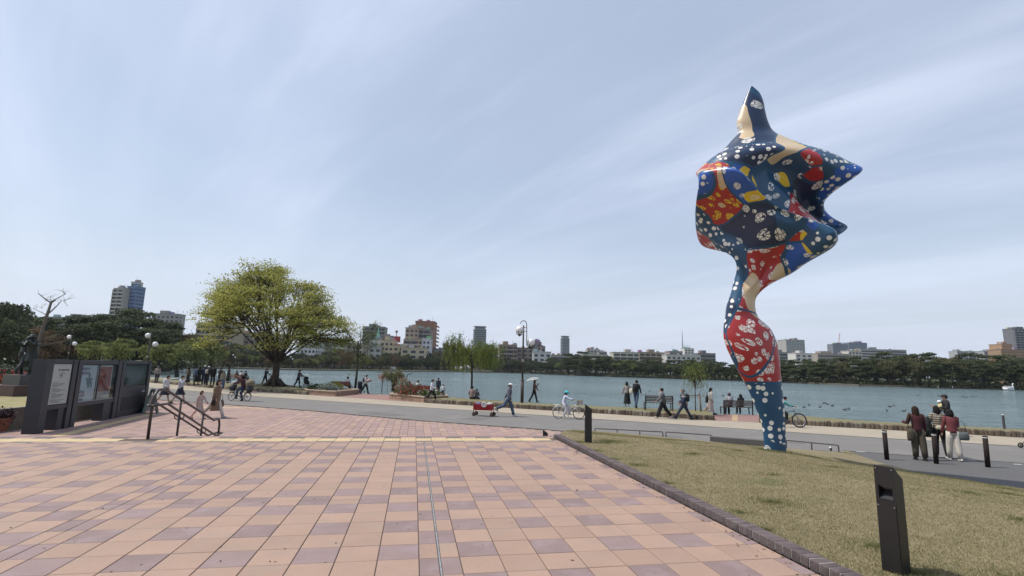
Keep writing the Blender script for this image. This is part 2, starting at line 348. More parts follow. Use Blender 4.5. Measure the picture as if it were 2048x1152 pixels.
# narrow rows beside the tactile strip
for c in range(-60, 10):
    x0, x1 = colx(c), min(colx(c+1), 3.13)
    if x0 > 3.1: continue
    for y0, y1, k in ((10.66, 10.83, 0), (11.17, 11.375, 1)): tiles.append((x0, x1, y0, y1, 2 if (c % 2 == 0) else (0 if k == 0 else 3)))
vis = []; rest = []
for t in tiles:
    xm, ym = (t[0]+t[1])/2, (t[2]+t[3])/2
    if ym < .3: rest.append(t); continue
    u, v, k = pix((xm, ym, TZ)); (vis if (-60 < u < 2110 and v < 1200 and k > 0 and ym < 10.6) else rest).append(t)
vis.sort(key=lambda t: ((t[0]+t[1])/2)**2*.25+((t[2]+t[3])/2)**2)
rest += vis[300:]; vis = vis[:300]
cache = {}; g = .0038
tile_c = M('tile_grey', (.20, .165, .155), .8, var=.1, vs=5, isl=.1); tile_d = M('tile_pale', (.47, .33, .26), .8, var=.1, vs=5, isl=.08)
TM = {0: tile_a, 1: tile_b, 2: tile_c, 3: tile_d, True: tile_b, False: tile_a}
for t in vis:
    wx, wy = round(t[1]-t[0], 3), round(t[3]-t[2], 3); key = (wx, wy, int(t[4]))
    if key not in cache:
        q = MB(); ptile(q, -wx/2+g, wx/2-g, -wy/2+g, wy/2-g, 0, .003, .02); cache[key] = q.mesh('tile', TM[int(t[4])])
    o = link('tile', cache[key], terr, ((t[0]+t[1])/2, (t[2]+t[3])/2, TZ+random.uniform(-.0008, .0008)))
    o.rotation_euler = (random.uniform(-.0015, .0015), random.uniform(-.0015, .0015), 0)
for kk in (0, 1, 2, 3):
    q = MB()
    for t in rest:
        if int(t[4]) == kk: ptile(q, t[0]+g, t[1]-g, t[2]+g, t[3]-g, TZ+random.uniform(-.0006, .0006), .003, .02)
    o = q.build('paver', TM[kk], terr); o['kind'] = 'stuff'
q = MB(); q.box((.28, 0, TZ-.004), (.013, 21.2, .006)); o = q.build('joint_seal', M('joint_seal', (.27, .28, .29), .7, var=.35, vs=14, bump=.5, bs=60), terr)
# tactile blocks
tac = M('tactile_yellow', (.66, .51, .28), .8, var=.08, vs=8, objr=.07, isl=.05, dirt=(.55, .45, .29), ds=4)
q = MB(); ptile(q, -.156, .156, -.164, .164, 0, .004, .02)
for i in range(5):
    for j in range(5): q.rings([((-.12+i*.06, -.12+j*.06, 0), .016, .016), ((-.12+i*.06, -.12+j*.06, .005), .011, .011)], 6)
tm = q.mesh('tactile_block', tac)
for c in range(-34, 9):
    x0 = colx(c)
    if -5.95 < x0+.16 < -4.05 and False: continue
    if -5.6 < x0 < -4.75: continue
    link('tactile_block', tm, terr, (x0+.16, 11.0, TZ+.001))
# second tactile strip along the lower plaza past the notice boards
for i in range(34):
    p = at(300, 829, 0).lerp(at(115, 872, 0), i/26)
    o = link('tactile_block', tm, plaza, (p.x, p.y, .008), -.09)
for i in range(10): link('tactile_block', tm, plaza, (-10.9+i*.33, 30.2-i*.02, .008), -.05)
# brick kerb beside lawn
kerb = tag(empty('brick_kerb', (3.255, 6, TZ), 0, 'long kerb of dark bricks laid crosswise between tiled terrace and lawn', 'kerb'))
brick = M('dark_brick', (.115, .085, .085), .8, var=.15, vs=12, objr=.25, bump=.5, bs=40, dirt=(.17, .14, .135), ds=6)
mort = M('mortar', (.36, .34, .32), .9, var=.15, vs=12, bump=.4, bs=60)
q = MB(); ptile(q, -.072, .072, -.0435, .0435, .03, .005, .08); bm_ = q.mesh('brick', brick)
nb = int((11.45-1.6)/.1)
for i in range(nb):
    o = link('brick', bm_, kerb, (random.uniform(-.002, .002), 1.65+i*.1-6, .03+random.uniform(-.002, .002))); o.rotation_euler = (0, 0, random.uniform(-.02, .02))
q = MB(); q.box((0, (1.6+11.45)/2-6, .005), (.134, 9.85, .10)); q.box((0, (1.6+11.45)/2-6, -.5), (.134, 9.85, .98)); q.build('mortar', mort, kerb)

# ---------------- lawn: from terrace level down to the paths
LB = [(6.69, 19.6), (10.25, 16.6), (13.2, 14.2), (14.2, 15.0), (13.15, 12.84), (12.82, 11.42), (13.27, 10.25), (13.54, 9.5), (14.3, 7.5), (15.5, 4), (16, -4)]
LBV = [Vector(p) for p in LB]
def lawn_d(x, y):
    p = Vector((x, y)); best = 1e9
    for a, b in zip(LBV[:-1], LBV[1:]):
        ab = b-a; t = max(0, min(1, (p-a).dot(ab)/ab.length_squared)); best = min(best, (p-a-ab*t).length)
    return best
def lawn_z(x, y):
    d = lawn_d(x, y); t = min(1, d/7.5); z = .05+.90*(t**.85)
    z += .04*mnoise.noise(Vector((x*.35, y*.35, 2)))+.012*mnoise.noise(Vector((x*1.7, y*1.7, 5)))
    r = math.hypot(x-8.55, y-11.1); z += .06*math.exp(-r*r/1.2)
    k = min(1, max(0, (x-3.35)/1.2)); return z*k+(TZ+.025)*(1-k) if y < 10.8 else z
poly = [(3.33, -4), (3.33, 11.5)]+LB
def inside(x, y, P=poly):
    c = False; j = len(P)-1
    for i in range(len(P)):
        if (P[i][1] > y) != (P[j][1] > y) and x < (P[j][0]-P[i][0])*(y-P[i][1])/(P[j][1]-P[i][1])+P[i][0]: c = not c
        j = i
    return c
st = .2; gx0, gy0 = 3.32, -4.0; nx, ny = 66, 122; vid = {}; q = MB(); fs = []
def snap(x, y):
    if inside(x, y): return x, y
    best = None; p = Vector((x, y)); PP = [Vector(k) for k in poly]
    for a, b in zip(PP, PP[1:]+PP[:1]):
        ab = b-a; t = max(0, min(1, (p-a).dot(ab)/ab.length_squared)); c = a+ab*t
        if best is None or (p-c).length < (p-best).length: best = c
    return best.x, best.y
vs = []
ins = {(i, j): inside(gx0+i*st, gy0+j*st) for i in range(nx) for j in range(ny)}
def gv(i, j):
    if (i, j) not in vid:
        x, y = snap(gx0+i*st, gy0+j*st); vid[(i, j)] = len(vs); vs.append((x, y, lawn_z(x, y)))
    return vid[(i, j)]
for i in range(nx-1):
    for j in range(ny-1):
        if any(ins[k] for k in ((i, j), (i+1, j), (i+1, j+1), (i, j+1))): fs.append((gv(i, j), gv(i+1, j), gv(i+1, j+1), gv(i, j+1)))
q.add(vs, fs)
n0 = len(q.v)
P2 = poly+[poly[0]]
for a, b in zip(P2[:-1], P2[1:]):                 # skirt
    k = max(1, int((Vector(b)-Vector(a)).length/.4))
    for i in range(k):
        u, v = Vector(a).lerp(Vector(b), i/k), Vector(a).lerp(Vector(b), (i+1)/k)
        q.add([(u.x, u.y, -.1), (v.x, v.y, -.1), (v.x, v.y, lawn_z(v.x, v.y)), (u.x, u.y, lawn_z(u.x, u.y))], [(3, 2, 1, 0)])
def lawn_mat():
    mt = bpy.data.materials.new('dry_lawn'); mt.use_nodes = True; t = mt.node_tree; n = t.nodes; l = t.links; b = n['Principled BSDF']; b.inputs['Roughness'].default_value = .95
    co = n.new('ShaderNodeTexCoord').outputs['Object']
    def nz(s, d=6): x = n.new('ShaderNodeTexNoise'); x.inputs['Scale'].default_value = s; x.inputs['Detail'].default_value = d; l.new(co, x.inputs[0]); return x.outputs['Fac']
    r = n.new('ShaderNodeValToRGB'); r.color_ramp.elements[0].position = .3; r.color_ramp.elements[0].color = (.13, .105, .05, 1); r.color_ramp.elements[1].position = .72; r.color_ramp.elements[1].color = (.31, .255, .15, 1)
    l.new(MN('ADD', MN('MULTIPLY', nz(70, 3), .6, nt=t), MN('MULTIPLY', nz(3), .4, nt=t), nt=t), r.inputs[0])
    g_ = n.new('ShaderNodeValToRGB'); g_.color_ramp.elements[0].position = .60; g_.color_ramp.elements[0].color = (0, 0, 0, 1); g_.color_ramp.elements[1].position = .70; g_.color_ramp.elements[1].color = (1, 1, 1, 1)
    l.new(nz(1.1, 7), g_.inputs[0])
    m1 = n.new('ShaderNodeMix'); m1.data_type = 'RGBA'; l.new(MN('MULTIPLY', g_.outputs[0], .75, nt=t), m1.inputs[0]); l.new(r.outputs[0], m1.inputs[6]); m1.inputs[7].default_value = (.10, .12, .035, 1)
    l.new(m1.outputs[2], b.inputs['Base Color'])
    bp = n.new('ShaderNodeBump'); bp.inputs['Strength'].default_value = .9; bp.inputs['Distance'].default_value = .02; l.new(nz(90, 4), bp.inputs['Height']); l.new(bp.outputs[0], b.inputs['Normal'])
    return mt
struct(q.build('lawn', lawn_mat(), smooth=True))
# grass blades
def blades(name, pts, zf, h0, h1, wd, mats, lab, parent=None):
    n = len(pts); v = np.zeros((n, 3, 3)); zz = np.array([zf(x, y) for x, y in pts])
    a = rng.uniform(0, 2*PI, n); h = rng.uniform(h0, h1, n); lean = rng.uniform(.2, 1.3, n)*h; a2 = rng.uniform(0, 2*PI, n)
    base = np.stack([pts[:, 0], pts[:, 1], zz-.003], 1); dw = np.stack([np.cos(a), np.sin(a), 0*a], 1)*(wd/2)
    v[:, 0] = base-dw; v[:, 1] = base+dw; v[:, 2] = base+np.stack([np.cos(a2)*lean, np.sin(a2)*lean, h], 1)
    me = bpy.data.meshes.new(name); me.vertices.add(3*n); me.vertices.foreach_set('co', v.ravel().astype(np.float32))
    me.loops.add(3*n); me.loops.foreach_set('vertex_index', np.arange(3*n, dtype=np.int32)); me.polygons.add(n); me.polygons.foreach_set('loop_start', np.arange(0, 3*n, 3, dtype=np.int32))
    for q_ in mats: me.materials.append(q_)
    if len(mats) > 1: me.polygons.foreach_set('material_index', rng.integers(0, len(mats), n).astype(np.int32))
    me.update(calc_edges=True); o = link(name, me, parent); return tag(o, lab, 'grass' if parent is None else None, kind='stuff')
dry = [M('blade_straw', (.44, .37, .22), .9, isl=.5, trans=.25), M('blade_dull', (.32, .27, .14), .9, isl=.5, trans=.25), M('blade_ochre', (.25, .22, .09), .9, isl=.3, trans=.25)]
grn = [M('blade_green', (.09, .14, .035), .8, isl=.3, trans=.3), M('blade_olive', (.17, .19, .06), .8, isl=.3, trans=.3)]
grn = [M('blade_green', (.09, .14, .035), .8, isl=.3, trans=.3), M('blade_olive', (.235, .20, .095), .8, isl=.3, trans=.3)]
pts = []
while len(pts) < 290000:
    k = 20000; d_ = 2.2+rng.random(k)**1.35*14; an = rng.uniform(rad(-2), rad(66), k); X = np.sin(an)*d_; Y = np.cos(an)*d_
    pts += [(x, y) for x, y in zip(X, Y) if 3.36 < x < 16 and inside(x, y)]
pts = np.array(pts[:290000])
zgrid = {}
def lz(x, y):                                     # bilinear on a cached grid
    i, j = math.floor(x/.2), math.floor(y/.2); fx, fy = x/.2-i, y/.2-j; r = 0
    for a, b, ww in ((0, 0, (1-fx)*(1-fy)), (1, 0, fx*(1-fy)), (0, 1, (1-fx)*fy), (1, 1, fx*fy)):
        k = (i+a, j+b)
        if k not in zgrid: zgrid[k] = lawn_z(k[0]*.2, k[1]*.2)
        r += ww*zgrid[k]
    return r
blades('dry_grass', pts, lz,   .008, .026, .0055, dry+grn[1:], 'short straw coloured dormant grass covering the whole lawn')
gp = []
spots = [(8.4, 10.7, .3), (8.75, 10.75, .25), (8.2, 11.0, .25), (9.3, 10.9, .3), (3.42, 9.3, .12), (3.42, 8.4, .1), (3.42, 6.6, .12), (3.42, 4.6, .12), (3.42, 3.1, .12), (3.45, 10.4, .2), (4.15, 4.1, .3), (3.9, 3.5, .32), (4.6, 3.3, .3), (4.25, 5.6, .33), (8.3, 10.9, .35), (8.9, 11.0, .3), (4.2, 10.6, .5), (5.2, 9.0, .25), (5.6, 11.8, .5), (6.5, 12.3, .5), (4.6, 12.6, .6), (7.9, 6.2, .2), (9.1, 6.6, .25), (6.6, 4.7, .2), (8.0, 8.7, .2), (13.0, 14.1, .5), (5.5, 7.2, .15), (7, 10.2, .2), (10.5, 7.6, .3), (11.2, 6.9, .25), (3.55, 5.2, .15), (3.6, 7.9, .2), (5.9, 3.2, .3), (8.6, 5.2, .25), (3.5, 2.6, .3)]
for sx, sy, sr in spots:
    k = int(2600*sr*sr/.1*.5)+150; a = rng.uniform(0, 2*PI, k); r = sr*np.abs(rng.normal(size=k))*.75
    gp += [(sx+cos(b)*c_, sy+sin(b)*c_*.8) for b, c_ in zip(a, r) if inside(sx+cos(b)*c_, sy+sin(b)*c_*.8)]
blades('green_grass', np.array(gp), lz, .012, .036, .005, grn+dry[1:2], 'tufts of fresh green grass breaking through the straw coloured lawn')

# blown litter and small leaves on the terrace
lp = np.stack([rng.uniform(-9, 3, 420), rng.uniform(2.5, 10.5, 420), np.full(420, TZ+.004)], 1)
kk9 = rng.random(420) < .4; lp[kk9, 0] = 3.12-np.abs(rng.normal(size=kk9.sum()))*.12
o = quads('leaf_litter', lp, rng.uniform(.008, .026, 420), M('litter', (.14, .09, .05), .9, isl=.6), flat=.9); tag(o, 'scattered dry leaves and specks lying on the tiled terrace', 'leaf litter', kind='stuff')
# ================================================================ STRIP ALONG THE WATER
GZ = .25
strip_grass = M('strip_grass', (.20, .175, .085), .95, var=.35, vs=3.5, bump=.7, bs=22, dirt=(.10, .125, .045), ds=.9)
def seg_at(P, t0, t1, n):
    return [lerp_line(P, t0+(t1-t0)*i/n) for i in range(n+1)]
def nearest_t(P, pt):
    best = (1e9, 0); acc = 0; pt = Vector(pt)
    for a, b in zip(P[:-1], P[1:]):
        a, b = Vector(a), Vector(b); ab = b-a; t = max(0, min(1, (pt-a).dot(ab)/ab.length_squared)); d = (a+ab*t-pt).length
        if d < best[0]: best = (d, acc+t*ab.length)
        acc += ab.length
    return best[1]
def strip(ca, cb, da, db, z=GZ):
    """grass bed between kerb line C (points ca..cb) and water line D (da..db)"""
    t0, t1 = nearest_t(C, ca), nearest_t(C, cb); u0, u1 = nearest_t(D, da), nearest_t(D, db); n = max(4, int((t1-t0)/.8))
    c_, d_ = seg_at(C, t0, t1, n), seg_at(D, u0, u1, n); vs = []; mb = MB(); K = 6
    for p, q in zip(c_, d_):
        for k in range(K+1):
            f_ = k/K; r = p.lerp(q, f_); zz = z+(.03*mnoise.noise(Vector((r.x*.6, r.y*.6, 0))) if 0 < k < K else -.03)
            tr = (r-Vector((-13.2, 52.0))).length; zz += .35*math.exp(-tr*tr/2.5)
            vs.append((r.x, r.y, zz))
    mb.add(vs, [(i*(K+1)+k, (i+1)*(K+1)+k, (i+1)*(K+1)+k+1, i*(K+1)+k+1) for i in range(n) for k in range(K)])
    for P_, zb in ((c_, -.02), (d_, -1.3)):
        for p, q in zip(P_[:-1], P_[1:]): mb.add([(p.x, p.y, zb), (q.x, q.y, zb), (q.x, q.y, z-.03), (p.x, p.y, z-.03)], [(0, 1, 2, 3)])
    for p, q in ((c_[0], d_[0]), (c_[-1], d_[-1])): mb.add([(p.x, p.y, -1), (q.x, q.y, -1), (q.x, q.y, z-.03), (p.x, p.y, z-.03)], [(0, 1, 2, 3)])
    o = struct(mb.build('grass_strip', strip_grass, smooth=True)); return o, t0, t1
rock = [M('kerb_stone_brown', (.20, .15, .105), .9, var=.35, vs=5, objr=.3, bump=.8, bs=14), M('kerb_stone_grey', (.25, .215, .17), .9, var=.35, vs=5, objr=.3, bump=.8, bs=14), M('kerb_stone_dark', (.12, .09, .07), .9, var=.3, vs=5, objr=.3, bump=.8, bs=14)]
stone_me = []
for i in range(9):
    q = MB(); q.ball((0, 0, 0), (.5, .5, .5), 8, 5); q.v = [((abs(x)*2)**.35*math.copysign(.5, x)*(1+.12*mnoise.noise(Vector((x*4, y*4, z*4+i*7)))), (abs(y)*2)**.35*math.copysign(.5, y)*(1+.2*mnoise.noise(Vector((x*4+3, y*4, z*4+i*5)))), (abs(z)*2)**.35*math.copysign(.5, z)*(1+.1*mnoise.noise(Vector((x*4, y*4+9, z*4+i*3))))) for x, y, z in q.v]
    stone_me.append(q.mesh('kerb_stone', rock[i % 3]))
def kerb_run(t0, t1, label, start_part_only=False):
    k = tag(empty('stone_kerb', (*lerp_line(C, t0), 0), 0, label, 'kerb')); base = Vector((*lerp_line(C, t0), 0)); t = t0
    far_stuff = MB()
    while t < t1:
        w_ = random.uniform(.10, .24) if lerp_line(C, t).y < 37 else random.uniform(.25, .5); p, q = lerp_line(C, t), lerp_line(C, min(t+w_, t1)); mid = (p+q)/2; an = math.atan2(q.y-p.y, q.x-p.x)
        h_ = random.uniform(.25, .30)
        o = link('kerb_stone', random.choice(stone_me), k, (mid.x-base.x, mid.y-base.y, h_/2-.02), an+random.uniform(-.05, .05)); o.scale = (w_*.98, .26, h_)
        t += w_
    return k
T = lambda p: nearest_t(C, p)
s1, a0, a1 = strip((-80, 105), (-8.3, 43.3), (-50, 92), (-7.5, 49.5))
kerb_run(T((-29, 63)), a1, 'rough stone kerb edging grass below the big spreading tree')
s2, a0, a1 = strip((.9, 35.8), (15.75, 25.05), (.6, 41), (17.8, 28.7))
kerb_run(a0, a1, 'rough stone kerb behind the red wagon and the street lamp')
s3, a0, a1 = strip((17.65, 23.97), (62, -3), (20.9, 27.7), (65, -1))
kerb_run(a0, a0+24, 'rough stone kerb behind the mountain bike rider, past the paved gap')
# red paved recesses between the beds
red = M('red_paving', (.30, .175, .15), .85, var=.12, vs=2, isl=.1, dirt=(.25, .16, .14), ds=1.2)
sheet('paved_recess', [(-8.3, 43.2), (.9, 35.7), (1.4, 40.2), (-1.9, 44.7), (-4, 46), (-7.7, 49.4)], .006, red)
sheet('paved_recess', [(15.7, 25.0), (17.7, 23.95), (21, 27.7), (20.7, 28.35), (17.8, 28.75)], .006, red)
mb = MB(); mb.bar((16.7, 24.6, .012), (19.3, 28.4, .012), .3, .006); struct(mb.build('guide_strip', M('guide_ochre', (.45, .32, .18), .85, var=.1)))

# ---------------------------------------------------------------- planters
pl_wall = M('planter_brick', (.40, .265, .185), .85, var=.12, vs=5, objr=.12, bump=.3, bs=30, dirt=(.31, .21, .15), ds=2)
pl_cap = M('planter_cap', (.52, .42, .32), .85, var=.1, vs=5)
def planter(poly, label, h=.42):
    c = sum((Vector(p) for p in poly), Vector((0, 0)))/len(poly); e = empty('planter', (c.x, c.y, 0), 0, label, 'planter')
    P = [Vector(p)-c for p in poly]
    q = MB(); q.prism([p*.93 for p in P], 0, h-.06); q.build('soil_bed', soil, e)
    tot = 0
    for a, b in zip(P, P[1:]+P[:1]):
        ln = (b-a).length; an = math.atan2(b.y-a.y, b.x-a.x); nrm = Vector((-(b-a).y, (b-a).x)).normalized()
        if nrm.dot((a+b)/2) > 0: nrm = -nrm
        n = max(1, int(ln/.4)); rows = 3
        for r in range(rows):
            for i in range(n):
                if tot >= 280: break
                m_ = a.lerp(b, (i+.5)/n)+nrm*.06; q = BR.get(round(ln/n, 2))
                if q is None:
                    mb = MB(); mb.box((0, 0, 0), (ln/n-.012, .1, .105)); q = BR[round(ln/n, 2)] = mb.mesh('brick', pl_wall)
                link('brick', q, e, (m_.x, m_.y, .058+r*.117), an); tot += 1
        q = MB(); q.box((*((a+b)/2+nrm*.05), h-.035), (ln+.02, .18, .07), an); q.build('coping', pl_cap, e)
        q = MB(); q.box((*((a+b)/2+nrm*.065), (h-.07)/2), (ln-.03, .07, h-.08), an); q.build('mortar', M('planter_mortar', (.22, .17, .13), .9), e)
    return e
BR = {}
P1 = [(-8.3, 43.5), (-5.8, 41.5), (-4.45, 45.2), (-5.2, 46.6), (-7.6, 47.8), (-9.2, 46.2)]
P2_ = [(-1.7, 39.3), (.8, 36.0), (2.55, 37.7), (2.4, 39.6), (.2, 41.4), (-1.2, 41.6)]
planter(P1, 'low brick planter with pale coping, full of silvery and yellow shrubs')
planter(P2_, 'low brick planter with pale coping, full of red flowers beside rose arch')
def bush(c, r, n, size, mat, name, label, cat, parent=None, flowers=None):
    d = rng.normal(size=(n, 3)); d /= np.linalg.norm(d, axis=1)[:, None]; rr = rng.random(n)**.4
    bumpy = np.array([1+.35*mnoise.noise(Vector(v)*2.2+Vector(c)) for v in d]); p = d*(rr*bumpy)[:, None]*np.array(r); p[:, 2] = np.abs(p[:, 2]+r[2]*.15)
    e = empty(name, c, 0, label, cat); 
    q = MB()
    for i in range(7):
        a = i*PI*2/7; q.tube([(0, 0, 0), (cos(a)*r[0]*.5, sin(a)*r[1]*.5, r[2]*.7)], [.015, .006], 4)
    q.build('stem', M('stem_brown', (.12, .08, .05), .9), e)
    quads('foliage', p, rng.uniform(size*.6, size*1.3, n), mat, parent=e)
    if flowers:
        k, fm = flowers; s_ = p[rng.choice(n, k)]*1.08; s_[:, 2] += .04; quads('flower', s_, rng.uniform(size*.9, size*1.5, k), fm, parent=e, aspect=1)['kind'] = 'stuff'
    return e
lf_silver = M('leaf_silver', (.26, .30, .25), .8, isl=.4, trans=.2); lf_yel = M('leaf_yellow', (.30, .29, .06), .8, isl=.4, trans=.3); lf_dk = M('leaf_dark', (.05, .085, .025), .8, isl=.45, trans=.2)
lf_mid = M('leaf_mid', (.10, .15, .04), .8, isl=.4, trans=.3); fl_red = M('petal_red', (.55, .06, .06), .7, isl=.3, trans=.3); fl_pink = M('petal_pink', (.7, .32, .34), .7, isl=.25, trans=.3)
fl_white = M('petal_white', (.75, .72, .68), .7, isl=.15, trans=.3)
bush((-7.7, 44.9, .36), (1.0, .8, .45), 900, .09, lf_dk, 'shrub', 'low dark green shrub at outer end of the shrub planter', 'shrub')
bush((-6.8, 44.1, .36), (.9, .8, .5), 1200, .09, lf_silver, 'shrub', 'silver leaved shrub in middle of the brick planter', 'shrub')
bush((-6.5, 45.4, .36), (.7, .6, .6), 1200, .09, lf_yel, 'shrub', 'yellow green shrub behind silver one in brick planter', 'shrub')
bush((.1, 38.2, .36), (1.2, 1.0, .7), 1500, .08, lf_dk, 'flowering_plant', 'dense red flowers over dark leaves in brick planter', 'flowers', flowers=(500, fl_red))
bush((1.1, 37.6, .36), (.9, .8, .4), 900, .08, lf_mid, 'flowering_plant', 'low white and green flowering patch at planter corner', 'flowers', flowers=(120, fl_white))
bush((-.7, 39.3, .36), (.7, .7, 1.1), 1000, .08, lf_mid, 'flowering_plant', 'taller pink flowers in brick planter next to rose arch', 'flowers', flowers=(380, fl_pink))
bush((1.9, 38.6, .36), (.5, .6, .3), 500, .08, lf_dk, 'flowering_plant', 'small dark leafy clump at far planter corner near jogger', 'flowers', flowers=(60, fl_pink))

# wooden backed benches behind the planters
wood_red = M('wood_redbrown', (.24, .085, .05), .6, var=.2, vs=8, objr=.1); wood_dk = M('wood_weathered', (.10, .075, .06), .75, var=.25, vs=9, objr=.15); iron = M('iron_dark', (.03, .028, .028), .5, var=.1)
galv = M('galvanised', (.35, .36, .37), .45, metal=.6)
def bench(pos, rz, L_, label, slat, back=4, legm=iron, solid=False, bh=.86):
    e = empty('bench', pos, rz, label, 'bench')
    for i in range(4):
        q = MB(); q.box((0, -.18+i*.115, .43), (L_, .095, .035)); q.build('slat', slat, e)
    for i in range(back):
        h = .36/back; q = MB(); q.box((0, .27+i*.012, .5+h*(i+.5)), (L_, .03, h*(.98 if solid else .72))); q.build('back_slat', slat, e)
    for s in (-1, 1):
        q = MB(); q.bar((s*(L_/2-.04), -.2, 0), (s*(L_/2-.04), -.2, .42), .05, .05); q.build('leg', legm, e)
        q = MB(); q.bar((s*(L_/2-.04), .24, 0), (s*(L_/2-.04), .30, bh), .06, .05); q.build('leg', legm, e)
        q = MB(); q.bar((s*(L_/2-.04), -.2, .405), (s*(L_/2-.04), .25, .405), .045, .03); q.build('seat_bearer', legm, e)
    return e
PATH = Vector((.81, -.585, 0)); LAKE = Vector((.585, .81, 0))
def facing(v): return math.atan2(-v[0], v[1])       # local +Y towards v
def bfacing(v): return math.atan2(v[0], -v[1])      # bench sits facing local -Y
bA = (at(1290, 820, GZ)+at(1343, 821, GZ))/2; bench(bA, bfacing((.25, .97)), 1.62, 'empty slatted bench facing the lake behind the woman in grey jacket', wood_dk)
bB = (at(1443, 828, .02)+at(1503, 829, .02))/2; bench(bB, bfacing((.15, .98)), 1.85, 'slatted bench facing the lake with a couple sitting on it', wood_dk, back=5)
bC = at(684, 786, .02)+Vector((-.2, 1.6, .08)); bench(bC, bfacing((.45, .9)), 1.9, 'red brown wooden bench behind the shrub planter', wood_red, back=3, solid=True)
bD = at(856, 796, .02)+Vector((-.5, 1.3, .05)); bench(bD, bfacing((.3, .95)), 2.3, 'red wooden bench behind the planter of red flowers', wood_red, back=3, solid=True)
bE = at(478, 765, GZ)+Vector((0, 0, 0)); bench(bE, bfacing((.5, .87)), 2.0, 'dark red bench on the grass near the gathered crowd', wood_red, back=3)

# rose arch
ar = at(786, 789, .02)+Vector((0, .2, 0)); e = empty('rose_arch', ar, -.15, 'dark metal arch with a climbing rose above the brick paving', 'rose arch')
for s in (-1, 1):
    q = MB(); x0 = s*.98; q.tube([(x0, 0, 0), (x0, 0, 1.15), (x0+.06*(1 if s > 0 else 0), 0, 1.45), (x0+(.22 if s > 0 else .02), 0, 1.7), (x0+(.5 if s > 0 else .1), 0, 1.83)] if s > 0 else [(x0, 0, 0), (x0, 0, 1.35), (x0+.15, 0, 1.7)], .035, 6); q.build('arch_post', iron, e)
q = MB()
for zz in (.35, .7, 1.05): q.tube([(-.98, .02, zz), (.98, .02, zz)], .008, 4)
q.build('trellis_wire', iron, e)
q = MB()
for a in range(9):
    x0 = random.uniform(-.75, .6); q.tube([(x0, 0, 0), (x0+random.uniform(-.15, .15), .05, .6), (x0*.8+random.uniform(-.2, .2), 0, 1.25), (x0*.7, 0, 1.6)], [.016, .013, .01, .006], 5)
q.build('rose_stem', M('stem_brown', (.12, .08, .05), .9), e)
cs = [(-.75, 1.65, .42), (-.35, 1.5, .4), (.05, 1.55, .42), (.35, 1.75, .42), (.6, 1.5, .35), (.1, 1.15, .3), (-.95, 1.4, .28), (.3, 1.25, .3), (.75, 1.8, .3)]
p = np.concatenate([rng.normal(size=(330, 3))*[r*.52, .3, r*.5]+[x_, 0, z_] for x_, z_, r in cs]); quads('rose_leaves', p[:2000], rng.uniform(.05, .1, 2000), M('leaf_rose', (.15, .15, .05), .8, isl=.6, trans=.3), parent=e)
quads('rose_bloom', p[2000:2250]*[1.05, 1.3, 1.02], rng.uniform(.05, .1, 250), M('petal_salmon', (.5, .25, .18), .8, isl=.3), parent=e, aspect=1)['kind'] = 'stuff'

# ---------------------------------------------------------------- street lamps
globe = M('lamp_globe', (.86, .85, .84), .35, spec=.5); bronze_p = M('lamp_bronze', (.055, .04, .035), .55, var=.15)
def lamp_post(pos, rz, label, s=1.0, small=False):
    e = empty('street_lamp', pos, rz, label, 'street lamp', 'twin globe street lamps')
    q = MB(); q.tube([(0, 0, 0), (0, 0, 1.45*s)], .105*s, 12); q.tube([(0, 0, 1.4*s), (0, 0, 1.5*s)], [.12*s, .085*s], 12); q.build('pole_base', bronze_p, e, True)
    q = MB(); q.tube([(0, 0, 1.45*s), (0, 0, 5.1*s)], [.07*s, .05*s], 10); q.build('pole', bronze_p, e, True)
    q = MB(); q.tube([(.24*s, 0, 3.75*s), (.22*s, 0, 4.9*s)]+[(.0*s+.21*s*cos(a), 0, 5.15*s+.27*s*sin(a)) for a in np.linspace(.2, PI-.2, 9)], .026*s, 6)
    q.tube([(0, 0, 4.95*s), (.22*s, 0, 4.95*s)], .02*s, 5); q.tube([(0, 0, 4.7*s), (.22*s, 0, 4.7*s)], .02*s, 5); q.build('arm', bronze_p, e, True)
    for gx, gz in ((-.22, 4.72), (.45, 3.88)):
        q = MB(); q.ball((gx*s*1.15, 0, gz*s+.08), .265*s, 18, 12); gl_ = q.build('globe', globe, e, True)
        q = MB()
        for k in range(6):
            a = k*PI/3; q.tube([(gx*s*1.15+cos(a)*.235*s, sin(a)*.235*s, gz*s-.05), (gx*s*1.15+cos(a)*.2*s, sin(a)*.2*s, gz*s-.22*s), (gx*s*1.15, 0, gz*s-.34*s)], .022*s, 5)
        q.tube([(gx*s*1.15, 0, gz*s-.38*s), (gx*s*1.15, 0, gz*s-.2*s)], [.03*s, .06*s], 8); q.build('globe_holder', bronze_p, gl_, True)
    q = MB(); q.box((0, -.06*s, 2.75*s), (.13*s, .03, .2*s)); q.build('number_plate', M('plate_grey', (.4, .38, .36), .6), e)
    return e
lamp_post(at(1044, 805, GZ), -rad(8), 'tall dark twin globe lamp on the grass between man and parasol')
lamp_post(atd(293, 50.5, 0), -rad(5), 'dark lamp with two white globes rising above notice boards near the willows', 1.0)
lamp_post(atd(133, 66, .3), -rad(5), 'twin globe lamp beyond the first board, beside the statue', 1.0)
lamp_post(atd(465, 190, .1), 0, 'distant twin globe lamp on far bank beyond the gathered crowd', 1.0)
lamp_post(atd(581, 200, .1), 0, 'distant twin globe lamp on far bank just past the big trunk', 1.0)

